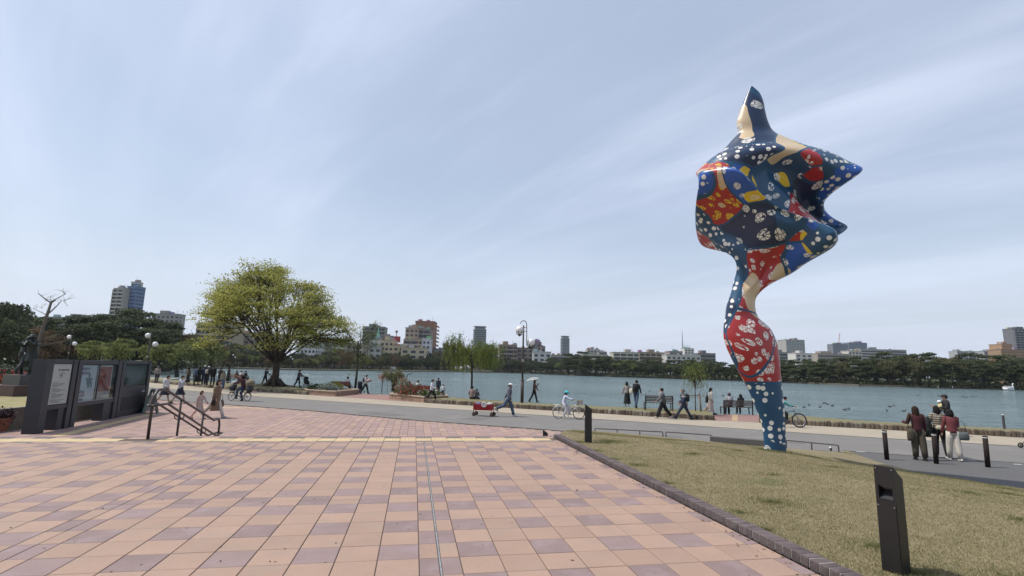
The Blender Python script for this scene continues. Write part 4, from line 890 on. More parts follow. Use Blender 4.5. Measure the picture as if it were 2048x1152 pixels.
def person(pos, head_dir, label, H=1.65, legs=(25, -22), knee=(4, 28), arms=(-22, 22), elb=(20, 20), ab=6, lean=3, sit=None, top=(.3, .3, .3), bottom=(.03, .03, .035), kind='trousers',
           hair='black', long=0, bun=0, hat=None, sleeve=1.0, coat=None, shoe=(.02, .02, .02), slim=1.0, top_mat=None, parts=None, tilt=0, hem=0, wide=1.0, skin=None, group=None, mono=None, fem=0):
    s = H/1.70; e = empty('person', pos, facing(head_dir), label, 'person', group); sk = skin or skin_m; mono_m = mono
    g = lambda m_: mono_m or m_
    ln = rad(lean); thigh, shin = .42*s, .42*s
    LG = []
    for i, sd_ in enumerate((-1, 1)):
        a = rad(legs[i]); b = a-rad(knee[i]); LG.append((a, b))
    if sit is None: pz = max(thigh*cos(a)+shin*cos(b) for a, b in LG)+.085*s
    else: pz = sit
    P0 = Vector((0, 0, pz)); t = Vector((0, sin(ln), cos(ln))); fw = Vector((0, cos(ln), -sin(ln))); X = Vector((1, 0, 0))
    hipw = .085*s; legsP = []
    for i, sd_ in enumerate((-1, 1)):
        h0 = P0+X*sd_*hipw; k, an = limb_pts(h0, LG[i][0], LG[i][1], thigh, shin, sd_, .03)
        pit = LG[i][1]*.55; toe = an+Vector((sd_*.02, cos(pit)*.14*s, -.055*s+sin(pit)*.14*s)); legsP.append((h0, k, an, toe, pit))
    neck = P0+t*.53*s; sh = P0+t*.485*s; hc = P0+t*.655*s+fw*(.02+rad(tilt)*.12)*s+ZZ*(-abs(rad(tilt))*.03)
    armsP = []
    for i, sd_ in enumerate((-1, 1)):
        s0 = sh+X*sd_*(.165*s*slim); a = rad(arms[i]); k, wr = limb_pts(s0, a, a+rad(elb[i]), .28*s, .25*s, sd_, rad(ab)); armsP.append((s0, k, wr, (wr-k).normalized()))
    # ---- body: one continuous skin surface
    V_, E_, R_ = [], [], []
    def nv(p, r): V_.append(tuple(p)); R_.append(r); return len(V_)-1
    def ed(a, b): E_.append((a, b))
    pel = nv(P0, (.13*s, .10*s)); sp1 = nv(P0+t*.2*s, (.115*s, .085*s)); ch = nv(P0+t*.38*s, (.14*s, .095*s)); nk = nv(neck, (.052*s, .052*s)); hb = nv(hc-ZZ*.05*s, (.06*s, .07*s))
    for a, b in ((pel, sp1), (sp1, ch), (ch, nk), (nk, hb)): ed(a, b)
    for h0, k, an, toe, pit in legsP:
        a = nv(h0-ZZ*.02, (.075*s, .08*s)); b = nv(h0.lerp(k, .5), (.068*s, .07*s)); c = nv(k, (.052*s, .052*s)); c2 = nv(k.lerp(an, .35), (.05*s, .052*s)); d = nv(an, (.034*s, .036*s)); f = nv(toe, (.03*s, .022*s))
        for u, v in ((pel, a), (a, b), (b, c), (c, c2), (c2, d), (d, f)): ed(u, v)
    for (s0, k, wr, dr), sd_ in zip(armsP, (-1, 1)):
        a = nv(s0, (.05*s, .05*s)); b = nv(k, (.036*s, .036*s)); c = nv(wr, (.025*s, .022*s)); d = nv(wr+dr*.05*s, (.024*s, .034*s))
        for u, v in ((ch, a), (a, b), (b, c), (c, d)): ed(u, v)
        pd = dr.orthogonal().normalized() if abs(dr.y) > .99 else dr.cross(X).normalized()
        for q_ in range(4):
            o1 = pd*((q_-1.5)*.019*s); f1 = nv(wr+dr*.09*s+o1, (.009*s, .009*s)); f2 = nv(wr+dr*(.125+.012*(q_ in (1, 2)))*s+o1*1.05+X*-sd_*.018*s, (.0075*s, .0075*s)); ed(d, f1); ed(f1, f2)
        th = nv(wr+dr*.07*s+pd*.045*s, (.010*s, .010*s)); ed(c, th)
    me = bpy.data.meshes.new('body'); me.from_pydata(V_, E_, []); o = bpy.data.objects.new('body', me); COL.objects.link(o)
    mod = o.modifiers.new('k', 'SKIN'); mod.use_smooth_shade = True
    for i, r in enumerate(R_): me.skin_vertices[0].data[i].radius = r; me.skin_vertices[0].data[i].use_root = (i == 0)
    m2 = o.modifiers.new('s', 'SUBSURF'); m2.levels = 1; m2.render_levels = 1
    bpy.context.view_layer.update(); ev = o.evaluated_get(bpy.context.evaluated_depsgraph_get()); me2 = bpy.data.meshes.new_from_object(ev); bpy.data.objects.remove(o)
    B_ = MB(); B_.v = [tuple(v.co) for v in me2.vertices]; B_.f = [tuple(p.vertices) for p in me2.polygons]; B_.m = [0]*len(B_.f)
    # head: skull, jaw, nose, ears, eyes, mouth
    q = MB(); q.ball((0, 0, 0), (1, 1, 1), 16, 12); hv = []
    for x, y, z in q.v:
        w_ = .076*(1-.28*max(0, -z)**1.5); yy = y*.095*(1-.12*max(0, -z)); 
        if y > .5 and abs(x) < .25 and -.35 < z < .15: yy += .018*(1-abs(x)*4)*(1 if z < 0 else .4)
        hv.append(hc+Vector((x*w_*s, 0, 0))+fw*yy*s+t*(z*.115*s))
    B_.add(hv, q.f)
    for sd_ in (-1, 1): B_.ball(hc+X*sd_*.077*s-fw*.005*s, (.012*s, .02*s, .03*s), 8, 5)
    B_.cur = 1
    for sd_ in (-1, 1): B_.ball(hc+X*sd_*.03*s+fw*.083*s+t*.012*s, (.012*s, .008*s, .006*s), 6, 4)
    B_.ball(hc+fw*.082*s-t*.055*s, (.02*s, .008*s, .005*s), 6, 4)
    B_.build('body', [g(sk), g(eye_m) if mono_m is None else mono_m], e, True); bpy.data.meshes.remove(me2)
    # ---- clothes
    tm = top_mat or cloth(top); bm_m = cloth(bottom)
    T_ = MB(); wz = .06 if coat is None else .06
    W = slim; n = 14; ax = (X, fw)
    lowt = -.02-hem
    rr = [(P0+t*lowt*s, .172*W*s, .125*W*s, .03, ax), (P0+t*.06*s, .160*W*s, .120*W*s, .03, ax), (P0+t*.18*s, .150*W*s, .112*W*s, .03, ax), (P0+t*.33*s, .172*W*s, .125*W*s, .02, ax), (P0+t*.43*s, .185*W*s, .118*s, .01, ax), (P0+t*.485*s, .175*W*s, .09*s, 0, ax), (P0+t*.525*s, .09*s, .07*s, 0, ax), (P0+t*.55*s, .062*s, .062*s, 0, ax)]
    T_.rings(rr, n)
    for s0, k, wr, dr in armsP:
        end = k.lerp(wr, max(0, sleeve*2-1)) if sleeve > .5 else s0.lerp(k, sleeve*2); pts = [s0+ZZ*.012*s-X*(.03*s*(1 if s0.x > 0 else -1)), s0, s0.lerp(k, .5), k] + ([k.lerp(end, .5), end] if sleeve > .5 else [])
        T_.tube(pts, [.055*s*W, .066*s*W, .060*s*W, .054*s*W]+([.052*s*W, .042*s*W] if sleeve > .5 else []), 9)
    T_.build('top', g(tm), e, True)
    if coat:
        c_, L_, op = coat; Q = MB(); mid = (legsP[0][1]+legsP[1][1])/2; zb = pz-L_*s; cy = (mid.y)*.5*min(1, L_/.5)
        fl_ = .19+.03*wide
        rr = [(Vector((0, cy, zb)), fl_*s, .20*s, .05), (P0+Vector((0, cy*.5, -L_*.5*s)), .215*s, .17*s, .05), (P0, .192*s*W, .142*s*W, .04, ax), (P0+t*.18*s, .172*s*W, .130*s*W, .03, ax), (P0+t*.36*s, .192*s*W, .138*s*W, .02, ax), (P0+t*.47*s, .195*s*W, .112*s, .01, ax), (P0+t*.53*s, .10*s, .08*s, 0, ax)]
        Q.rings(rr, 16, cap=False)
        for s0, k, wr, dr in armsP: Q.tube([s0+ZZ*.012*s, s0.lerp(k, .5), k, k.lerp(wr, .95)], [.075*s, .068*s, .062*s, .052*s], 9)
        Q.build('coat', g(cloth(c_)), e, True)
    Q = MB()
    if kind in ('trousers', 'shorts', 'bare'):
        Q.rings([(P0-ZZ*.08*s, .15*W*s, .118*W*s, 0, ax), (P0, .162*W*s, .122*W*s, 0, ax), (P0+t*.08*s, .150*W*s, .112*W*s, 0, ax)], n)
        for h0, k, an, toe, pit in legsP:
            kk_ = .075+(wide-1)*.02
            if kind == 'shorts': Q.tube([h0+ZZ*.02, h0.lerp(k, .5), h0.lerp(k, .85)], [.098*s*W, .09*s*W, .088*s*W], 10)
            else: Q.tube([h0+ZZ*.03, h0.lerp(k, .45), k, k.lerp(an, .5), an-(an-k).normalized()*.005], [.098*s*W, .09*s*W*wide**.5, kk_*s*wide, .070*s*wide, .062*s*wide], 10)
        Q.build('trousers' if kind != 'shorts' else 'shorts', g(bm_m), e, True)
    else:
        hemz, fl_ = {'skirt_short': (.36, .25), 'skirt_long': (.72, .24), 'dress': (.62, .25), 'dress_short': (.40, .23)}[kind]
        mid = (legsP[0][1]+legsP[1][1])/2; an2 = (legsP[0][2]+legsP[1][2])/2; c2 = Vector((0, mid.y*.6 if hemz < .5 else an2.y*.6, pz-hemz*s))
        sp_ = abs(legsP[0][1].y-legsP[1][1].y)
        Q.rings([(c2, fl_*s, (fl_*.75+sp_*.35)*s, .07), (P0.lerp(c2, .5), (.16+fl_)/2*s*1.02, (.14+fl_*.8+sp_*.2)/2*s, .05), (P0-ZZ*.05*s, .172*s*W, .13*s*W, .02, ax), (P0+t*.1*s, .150*s*W, .115*s*W, 0, ax)], 18, cap=False)
        Q.build('skirt', g(bm_m), e, True)
    for h0, k, an, toe, pit in legsP:
        Q = MB(); d = Vector((0, cos(pit), sin(pit))); up = Vector((0, -sin(pit), cos(pit))); c0 = an-up*.035*s
        Q.rings([(c0-up*.048*s+d*.05*s, .046*s, .135*s, 0, (X, d)), (c0-up*.02*s+d*.05*s, .048*s, .138*s, 0, (X, d)), (c0+up*.012*s+d*.03*s, .042*s, .10*s, 0, (X, d)), (c0+up*.045*s, .040*s, .052*s, 0, (X, d))], 12)
        Q.build('shoe', g(cloth(shoe)), e, True)
    # ---- hair
    if hair:
        Q = MB(); Q.ball((0, 0, 0), (1, 1, 1), 18, 12); hv = []
        for x, y, z in Q.v:
            k = 1.0; lz_ = z
            face = y > .25 and z < .38-.25*abs(x)
            if face: hv.append(hc+X*x*.066*s+fw*y*.070*s+t*z*.09*s); continue
            z2 = z*.127
            if long and z < 0: z2 = z*(.127+long*.9); k = 1.12+.22*(-z)
            elif z < -.35: z2 = -.35*.127; k = .9
            yb = y*.112-.010-(.03 if long and z < 0 else 0)*(-z)
            hv.append(hc+X*x*.098*k*s+fw*yb*s+t*z2*s)
        Q.v = [tuple(v) for v in hv]
        if bun: Q.ball(hc-fw*.10*s+t*.06*s*bun, .045*s, 10, 6)
        Q.build('hair', g(HAIR[hair]), e, True)
    if hat:
        kd, c_ = hat; Q = MB(); hx = (X, fw)
        if kd == 'cap':
            Q.rings([(hc+t*.035*s, .10*s, .118*s, 0, hx), (hc+t*.085*s, .095*s, .112*s, 0, hx), (hc+t*.125*s, .065*s, .078*s, 0, hx), (hc+t*.14*s, .02*s, .02*s, 0, hx)], 16); Q.rings([(hc+t*.033*s+fw*.12*s, .075*s, .075*s, 0, hx), (hc+t*.045*s+fw*.12*s, .07*s, .07*s, 0, hx)], 14)
        elif kd == 'bucket':
            Q.rings([(hc+t*.0*s, .165*s, .175*s, 0, hx), (hc+t*.045*s, .112*s, .125*s, 0, hx), (hc+t*.12*s, .09*s, .10*s, 0, hx), (hc+t*.14*s, .05*s, .05*s, 0, hx)], 16)
        elif kd == 'helmet':
            Q.rings([(hc+t*.02*s-fw*.01*s, .118*s, .15*s, 0, hx), (hc+t*.07*s-fw*.01*s, .12*s, .148*s, 0, hx), (hc+t*.13*s-fw*.01*s, .095*s, .12*s, 0, hx), (hc+t*.16*s, .04*s, .05*s, 0, hx)], 16); Q.rings([(hc+t*.03*s+fw*.12*s, .08*s, .06*s, 0, hx), (hc+t*.04*s+fw*.12*s, .07*s, .05*s, 0, hx)], 12)
        elif kd == 'beanie': Q.ball(hc+t*.03*s, (.102*s, .12*s, .12*s), 14, 8)
        Q.build('hat' if kd != 'helmet' else 'helmet', g(cloth(c_)), e, True)
    e['_s'] = s
    fr = dict(e=e, s=s, P0=P0, t=t, fw=fw, hc=hc, sh=sh, arms=armsP, legs=legsP, rz=e.rotation_euler.z, pos=Vector(pos)); del e['_s']
    return fr
def wpt(fr, p): return fr['pos']+Matrix.Rotation(fr['rz'], 3, 'Z') @ Vector(p)
def backpack(fr, c, label, sc=1.0):
    s = fr['s']*sc; q = MB(); e = empty('backpack', wpt(fr, fr['P0']+fr['t']*.3*fr['s']-fr['fw']*.19*fr['s']), fr['rz'], label, 'backpack')
    q.rings([((0, 0, -.2*s), .12*s, .07*s), ((0, -.02*s, -.15*s), .15*s, .10*s), ((0, -.02*s, .08*s), .145*s, .095*s), ((0, 0, .18*s), .10*s, .06*s), ((0, .01, .21*s), .04*s, .03*s)], 14); q.build('bag_body', cloth(c), e, True)
    for sd_ in (-1, 1):
        q = MB(); q.tube([(sd_*.08*s, .04*s, .16*s), (sd_*.10*s, .20*s, .225*s), (sd_*.11*s, .335*s, .12*s), (sd_*.12*s, .32*s, -.05*s), (sd_*.13*s, .1*s, -.14*s)], .014*s, 6); q.build('strap', cloth(c), e, True)
def bag(fr, off, size, c, label, nm='handbag', strap=.25):
    p = wpt(fr, off); e = empty(nm, p, fr['rz'], label, 'bag'); w_, d_, h_ = size; q = MB()
    q.rings([((0, 0, -h_), w_*.42, d_*.5), ((0, 0, -h_*.8), w_*.52, d_*.6), ((0, 0, -h_*.3), w_*.48, d_*.5), ((0, 0, 0), w_*.36, d_*.25)], 12); q.build('bag_body', cloth(c), e, True)
    q = MB(); q.tube([(-w_*.3, 0, -.02), (-w_*.22, 0, strap*.7), (0, 0, strap), (w_*.22, 0, strap*.7), (w_*.3, 0, -.02)], .009, 6); q.build('strap', cloth(c), e, True); return e
def head_up(px, py, z=0.0): return at(px, py, z)
Rr, Ll = PATH, -PATH
TW = Vector((-.05, -1, 0))
# --- upper left: pupils, child, woman
f = person(at(326, 808), (.95, -.3), 'schoolgirl in white cardigan and navy pinafore, carrying dark bag, behind the handrail', 1.66, (20, -16), (3, 22), (-8, 6), (25, 60), top=(.62, .62, .62), bottom=(.012, .014, .03), kind='skirt_short', long=.0, tilt=25, lean=6)
bag(f, f['P0']+Vector((-.24, -.08, .2)), (.3, .14, .3), (.02, .02, .025), 'dark shoulder bag at the side of white cardigan schoolgirl')
f = person(at(357, 807), (.95, -.3), 'schoolgirl in navy pinafore with grey cardigan over shoulders, rubbing hand near face', 1.66, (22, -18), (3, 20), (-14, 48), (20, 95), top=(.48, .50, .56), bottom=(.012, .014, .03), kind='skirt_short', lean=4, tilt=15)
f = person(at(396, 838), (.9, -.45), 'small child with dark bob in pale patterned dress walking by woman in long coat', 1.22, (20, -18), (3, 22), (28, -12), (15, 15), top=(.52, .40, .36), bottom=(.50, .38, .34), kind='dress_short', long=.05, shoe=(.3, .15, .15), lean=6)
f = person(at(428, 836), (.95, -.35), 'woman in long brown coat and white trousers with striped shirt striding past handrail', 1.72, (24, -26), (2, 22), (-8, 10), (8, 10), top=(.6, .58, .55), bottom=(.58, .52, .48), coat=((.20, .135, .085), .55, 0), long=.12, shoe=(.45, .46, .5), top_mat=striped((.6, .58, .55), (.04, .04, .05), 22))
bag(f, f['P0']+Vector((-.28, .02, -.1)), (.36, .16, .32), (.10, .065, .045), 'soft brown bag hanging from the hand of long coat woman')
bag(f, f['P0']+Vector((.26, .1, -.05)), (.22, .1, .26), (.02, .018, .02), 'small dark bag on the far side of long coat woman')
# --- crowd at the water
f = person(at(332, 772, GZ)+Vector((-3, 5, 0)), (-.3, 1), 'person in checked grey shirt walking away behind the two schoolgirls', 1.65, (12, -10), top=(.30, .26, .24), bottom=(.05, .045, .05), hair='grey')
crowd = [(374, 769, .30, 1.5, (.10, .07, .05), (.02, .02, .02), 'brown', 'woman in brown coat and dark skirt at the left end of the crowd', 'skirt_long', None),
 (388, 770, .5, 1.62, (.06, .09, .16), (.03, .03, .04), 'black', 'person in blue top with pale bag round the waist among the crowd', 'trousers', None),
 (396, 770, .2, 1.6, (.015, .015, .018), (.015, .015, .018), 'black', 'woman all in black with long dress in the lakeside crowd', 'dress', None),
 (406, 770, -.2, 1.72, (.02, .03, .08), (.02, .025, .05), 'black', 'person in navy jacket and white cap standing with back turned in the crowd', 'trousers', ('cap', (.75, .75, .75))),
 (413, 770, .3, 1.66, (.03, .03, .035), (.03, .03, .05), 'black', 'person in white cap wearing pale backpack in the lakeside crowd', 'trousers', ('cap', (.8, .8, .8))),
 (424, 770, -.5, 1.72, (.02, .02, .025), (.02, .02, .025), 'black', 'person in black suit jacket open over white shirt in the crowd', 'trousers', None),
 (438, 768, .2, 1.55, (.05, .04, .045), (.03, .03, .03), 'black', 'person mostly hidden behind woman in olive blouse', 'trousers', None),
 (455, 766, .8, 1.6, (.025, .022, .025), (.02, .02, .02), 'black', 'woman in black top and skirt at the right end of the crowd', 'skirt_long', None)]
for px_, py_, a_, H_, tc_, bc_, hr_, lab_, kd_, ht_ in crowd:
    f = person(at(px_, py_, GZ), (sin(a_), cos(a_)), lab_, H_*1.04, (6, -5), (2, 6), (5, -6), (20, 30), top=tc_, bottom=bc_, hair=hr_, kind=kd_, hat=ht_, long=.1 if kd_ != 'trousers' else 0)
    if 'pale backpack' in lab_: backpack(f, (.4, .38, .34), 'pale backpack on the back of white capped person in crowd')
person(at(444, 779, 0), (-.2, -1), 'woman in olive blouse, wide blue jeans and white trainers facing the plaza', 1.62, (8, -6), (2, 8), (5, -8), (15, 20), ab=12, top=(.26, .24, .17), bottom=(.07, .10, .17), shoe=(.75, .75, .75), wide=1.5, long=.1)
# bench sitters left
def sitter(benchpos, off, dirv, label, **k):
    d = Vector(dirv).normalized(); r = Vector((d.y, -d.x)); p = Vector(benchpos)+Vector((r.x, r.y, 0))*off
    return person(p, d, label, legs=(82, 82), knee=(80, 84), arms=(15, 15), elb=(45, 45), sit=.52, **k)
sitter(bE, -.5, (.5, .87), 'person in dark jacket sitting on the dark red bench by the crowd', top=(.03, .03, .04))
sitter(bE, .15, (.5, .87), 'person in white top sitting on the dark red bench by the crowd', top=(.62, .62, .62))
sitter(bE, .75, (.5, .87), 'third sitter in dark clothes on the dark red bench, behind the cyclist', top=(.03, .028, .03))
# ---------------- bicycles, prams, wagon
tyre = M('tyre_rubber', (.02, .02, .02), .8); spokes = M('spoke_steel', (.45, .45, .47), .3, metal=.8)
def wheel(e, c, R, tr=.018, rim=(.4, .4, .42), nsp=18):
    q = MB(); q.torus(c, R, tr, n=32); e = q.build('wheel', tyre, e, True); q = MB(); q.torus(c, R-tr*1.2, tr*.5, n=32, k=5); q.build('rim', M('rim_%d' % int(rim[0]*100), rim, .3, metal=.7), e, True)
    q = MB()
    for i in range(nsp): a = 2*PI*i/nsp; q.tube([(c[0]+(.02 if i % 2 else -.02), c[1], c[2]), (c[0], c[1]+cos(a)*(R-tr), c[2]+sin(a)*(R-tr))], .0022, 3, cap=False)
    q.tube([(c[0]-.045, c[1], c[2]), (c[0]+.045, c[1], c[2])], .02, 8); q.build('spokes', spokes, e)
def bicycle(pos, dirv, label, fc, R=.30, WB=1.0, basket=None, rack=False, step=True, seat=.78, bar=.98, tr=.018, rim=(.4, .4, .42), fork=True):
    e = empty('bicycle', pos, facing(dirv), label, 'bicycle'); fm = M('frame_%d_%d' % (int(fc[0]*100), int(fc[2]*100)), fc, .35, coat=.4)
    wheel(e, (0, -WB/2, R), R-tr, tr, rim); wheel(e, (0, WB/2, R), R-tr, tr, rim)
    bb = Vector((0, -.08, R-.03)); st = Vector((0, -.24, seat-.12)); hd = Vector((0, WB/2-.20, bar-.22)); hd2 = Vector((0, WB/2-.14, bar-.38)); q = MB()
    q.tube([bb, st, st+Vector((0, -.03, .1))], .016, 8); q.tube([hd2, hd], .022, 8)
    if step: q.tube([hd2, hd2.lerp(bb, .5)-Vector((0, 0, .04)), bb], .021, 8); q.tube([hd, hd.lerp(st, .55)-Vector((0, 0, .26)), st.lerp(bb, .55)], .016, 8)
    else: q.tube([hd2, bb], .021, 8); q.tube([hd, st], .018, 8)
    for s_ in (-1, 1): q.tube([bb+Vector((s_*.03, 0, 0)), (s_*.05, -WB/2, R)], .010, 6); q.tube([st, (s_*.05, -WB/2, R)], .009, 6); q.tube([hd2+Vector((s_*.04, 0, -.02)), (s_*.045, WB/2-.03, R+.06), (s_*.045, WB/2, R)], .011, 6)
    q.build('frame', fm, e, True)
    q = MB(); q.tube([hd, hd+Vector((0, -.02, .18))], .014, 8); q.tube([(-.28, WB/2-.36, bar), (-.2, WB/2-.28, bar+.02), (0, WB/2-.20, bar), (.2, WB/2-.28, bar+.02), (.28, WB/2-.36, bar)], .012, 8); q.build('handlebar', spokes, e, True)
    for s_ in (-1, 1): q = MB(); q.tube([(s_*.28, WB/2-.37, bar), (s_*.235, WB/2-.31, bar+.01)], .018, 8); q.build('grip', tyre, e)
    q = MB(); q.rings([((0, -.26, seat-.03), .06, .11), ((0, -.27, seat), .085, .13), ((0, -.27, seat+.02), .07, .12)], 12); q.build('saddle', tyre, e, True)
    q = MB(); q.torus(bb+Vector((.05, 0, 0)), .075, .008, n=20, k=4); q.tube([bb+Vector((.07, 0, 0)), bb+Vector((.08, .1, -.13))], .01, 6); q.tube([bb-Vector((.07, 0, 0)), bb+Vector((-.08, -.1, .13))], .01, 6)
    q.box(bb+Vector((.12, .1, -.13)), (.09, .06, .02)); q.box(bb+Vector((-.12, -.1, .13)), (.09, .06, .02)); q.build('crank', spokes, e)
    q = MB(); q.bar(bb+Vector((.05, 0, .07)), (.05, -WB/2, R+.04), .006, .012); q.bar(bb+Vector((.05, 0, -.07)), (.05, -WB/2, R-.04), .006, .012); q.build('chain', spokes, e)
    for yc, a0_, a1_ in ((-WB/2, .1, 2.9), (WB/2, .9, 2.6)):
        if tr > .022: break
        q = MB(); P_ = [(0, yc+cos(a)*(R+.015)*(1), R+sin(a)*(R+.015)) for a in np.linspace(a0_, a1_, 12)]
        q.tube(P_, [(.004, .022)]*12, 6); q.build('mudguard', fm, e, True)
    if rack:
        q = MB()
        for s_ in (-1, 1): q.tube([(s_*.07, -.3, 2*R+.09), (s_*.07, -WB/2-.22, 2*R+.09)], .009, 6); q.tube([(s_*.06, -WB/2, R), (s_*.07, -WB/2-.12, 2*R+.09)], .007, 6)
        for k in range(4): q.tube([(-.07, -.33-k*.11, 2*R+.09), (.07, -.33-k*.11, 2*R+.09)], .007, 6)
        q.build('rear_rack', fm, e, True)
    if basket:
        q = MB(); y0, z0 = WB/2+.0, bar-.13
        for k in range(5):
            z_ = z0-.10+k*.055; w_ = .12+k*.012; q.tube([(-w_, y0-.08, z_), (w_, y0-.08, z_), (w_, y0+.16+k*.01, z_), (-w_, y0+.16+k*.01, z_), (-w_, y0-.08, z_)], .008, 4)
        for k in range(9):
            x_ = -.13+k*.0325; q.tube([(x_*.85, y0-.08, z0-.1), (x_, y0-.08, z0+.12)], .006, 4); q.tube([(x_*.85, y0+.16, z0-.1), (x_, y0+.2, z0+.12)], .006, 4)
        q.box((0, y0+.04, z0-.1), (.22, .24, .01)); q.build('basket', M('wicker', basket, .8, var=.2, vs=30), e)
    return e
wb = at(1137, 838); bicycle(wb, (.93, -.37), 'white city bicycle with wicker basket and rear rack ridden by the girl', (.75, .74, .72), R=.30, WB=1.03, basket=(.25, .15, .09), rack=True, seat=.72, bar=.95, rim=(.7, .7, .7))
person(wb+Vector((-.24, .10, 0)), (.93, -.37), 'girl in pale blue outfit and turquoise helmet riding the white bicycle', 1.38, (62, 30), (62, 58), (52, 52), (28, 28), lean=16, sit=.76, top=(.58, .62, .74), bottom=(.60, .60, .66), hat=('helmet', (.05, .55, .62)), long=.16, shoe=(.7, .68, .62), ab=4)
mb_ = at(1581, 855)+Vector((-.05, .1, 0)); bicycle(mb_, (.93, -.37), 'black mountain bike with wide tyres ridden by the boy behind the sculpture', (.10, .10, .11), R=.34, WB=1.02, step=False, tr=.028, seat=.78, bar=.98)
person(mb_+Vector((-.26, .10, 0)), (.93, -.37), 'boy in turquoise shirt and black trousers riding mountain bike behind sculpture', 1.45, (55, 35), (60, 62), (50, 50), (25, 25), lean=22, sit=.82, top=(.12, .36, .38), bottom=(.015, .015, .018), ab=6)
cb = at(478, 802); bicycle(cb, (-.93, .37), 'black family bicycle with small wheels and a hooded child seat, crossing the asphalt', (.03, .03, .032), R=.27, WB=1.15, seat=.75, bar=1.0)
f = person(cb+Vector((.22, -.08, 0)), (-.93, .37), 'rider in dark red jacket and jeans on the family bicycle', 1.74, (60, 35), (60, 55), (52, 52), (20, 20), lean=14, sit=.86, top=(.07, .015, .022), bottom=(.04, .07, .13), long=.05)
e = empty('child_seat', cb+Vector((.62, -.25, 0)), facing((-.93, .37)), 'khaki hooded child seat on the back of family bicycle', 'child seat')
q = MB(); q.rings([((0, 0, .55), .17, .14), ((0, -.02, .75), .22, .2), ((0, -.04, 1.0), .21, .17)], 14); q.build('seat_shell', M('seat_black', (.03, .03, .032), .6), e, True)
q = MB(); q.ball((0, -.02, 1.14), (.25, .27, .25), 16, 10); q.build('hood', cloth((.24, .20, .13)), e, True)
q = MB(); q.torus((0, -.02, 1.10), .262, .014, ax=(0, .15, 1), n=20); q.build('hood_trim', cloth((.05, .045, .03)), e, True)
e = empty('front_child_seat', cb+Vector((-.42, .17, 0)), facing((-.93, .37)), 'black front child seat with grey rain canopy on family bicycle', 'child seat')
q = MB(); q.rings([((0, .1, .62), .13, .16), ((0, .1, .8), .2, .24), ((0, .05, 1.0), .18, .2)], 14); q.build('seat_shell', M('seat_black', (.03, .03, .032), .6), e, True)
q = MB(); q.ball((0, .02, 1.08), (.19, .2, .17), 14, 8); q.build('canopy', cloth((.33, .36, .38)), e, True)
def pram(pos, dirv, label, c=(.02, .02, .022), accent=(.3, .3, .3)):
    e = empty('pram', pos, facing(dirv), label, 'pram')
    for s_ in (-1, 1):
        q = MB(); q.tube([(s_*.22, -.42, 1.0), (s_*.22, -.1, .62), (s_*.22, .42, .1)], .014, 6); q.tube([(s_*.22, -.36, .12), (s_*.22, .1, .5)], .014, 6); q.build('frame', iron, e)
        for y_ in (-.36, .42): q = MB(); q.torus((s_*.23, y_, .1), .075, .024, n=16); q.tube([(s_*.21, y_, .1), (s_*.25, y_, .1)], .03, 8); q.build('wheel', tyre, e, True)
    q = MB(); q.tube([(-.22, -.42, 1.0), (.22, -.42, 1.0)], .018, 6); q.build('handle', tyre, e)
    q = MB(); q.rings([((0, .1, .3), .14, .16), ((0, .05, .45), .2, .28), ((0, -.02, .62), .2, .26), ((0, -.1, .78), .18, .12)], 14); q.build('seat', cloth(c), e, True)
    q = MB(); q.ball((0, -.05, .84), (.21, .24, .19), 14, 8); q.v = [(x, y, max(z, .78)) for x, y, z in q.v]; q.build('hood', cloth(c), e, True)
    q = MB(); q.box((0, 0, .26), (.34, .42, .12)); q.build('basket', cloth(accent), e)
    return e
wd = Vector((.93, -.37, 0))
p_ = at(529, 771, GZ); person(p_, wd, 'person in dark jacket and cap pushing a pram beside the big trunk', 1.66, (14, -14), (3, 14), (30, 60), (40, 80), top=(.05, .045, .06), bottom=(.02, .02, .022), hat=('cap', (.06, .06, .08)), shoe=(.02, .02, .02), lean=4)
pram(p_+wd*.85, wd, 'pink and black pram half hidden by the big trunk', (.09, .03, .035), (.35, .2, .2))
p_ = at(595, 775, GZ); person(p_, wd, 'person in dark patterned jacket and cap pushing a black pram right of the big tree', 1.62, (12, -16), (3, 14), (35, 35), (35, 35), top=(.05, .04, .055), bottom=(.02, .02, .022), hat=('cap', (.02, .02, .03)), lean=6)
pram(p_+wd*.85, wd, 'black pram with white basket pushed in front of dark jacket person', (.02, .02, .025), (.45, .45, .45))
p_ = at(718, 787, .02); pram(p_+Vector((0, .6, 0)), (.3, .9), 'small dark pushchair standing just behind planter corner', (.02, .02, .03), (.1, .1, .15))
f = person(at(730, 788, .02), wd, 'woman in pale grey jacket with backpack carrying a striped bundle by the water', 1.64, (18, -20), (3, 14), (25, 30), (70, 75), top=(.50, .46, .43), bottom=(.012, .012, .015), shoe=(.02, .02, .02)); backpack(f, (.03, .03, .04), 'black backpack on the woman in pale grey jacket')
q = MB(); q.ball((0, 0, 0), (.2, .14, .16), 12, 8); o = q.build('bundle', striped((.5, .45, .45), (.1, .06, .08), 14)); o.location = wpt(f, f['P0']+Vector((0, .28, .28))); tag(o, 'striped cloth bundle held by woman in pale grey jacket', 'bundle')
sitter(bC, .45, (.45, .9), 'person in white top and black cap sitting on bench behind shrub planter', top=(.62, .6, .6), hat=('cap', (.02, .02, .025)))
person(at(785, 789, .02)+Vector((0, .8, 0)), (.4, .9), 'person in black with long dark hair crouching under the rose arch', 1.6, (95, 95), (120, 120), (30, 30), (60, 60), sit=.36, lean=18, top=(.01, .01, .012), bottom=(.01, .01, .012), long=.45)
sitter(bD, -.35, (.3, .95), 'person in white top sitting on red bench behind the red flowers', top=(.62, .6, .6), hair='brown')
sitter(bD, -1.05, (.3, .95), 'small dark haired sitter at the near end of the red bench', top=(.05, .05, .06), H=1.35)
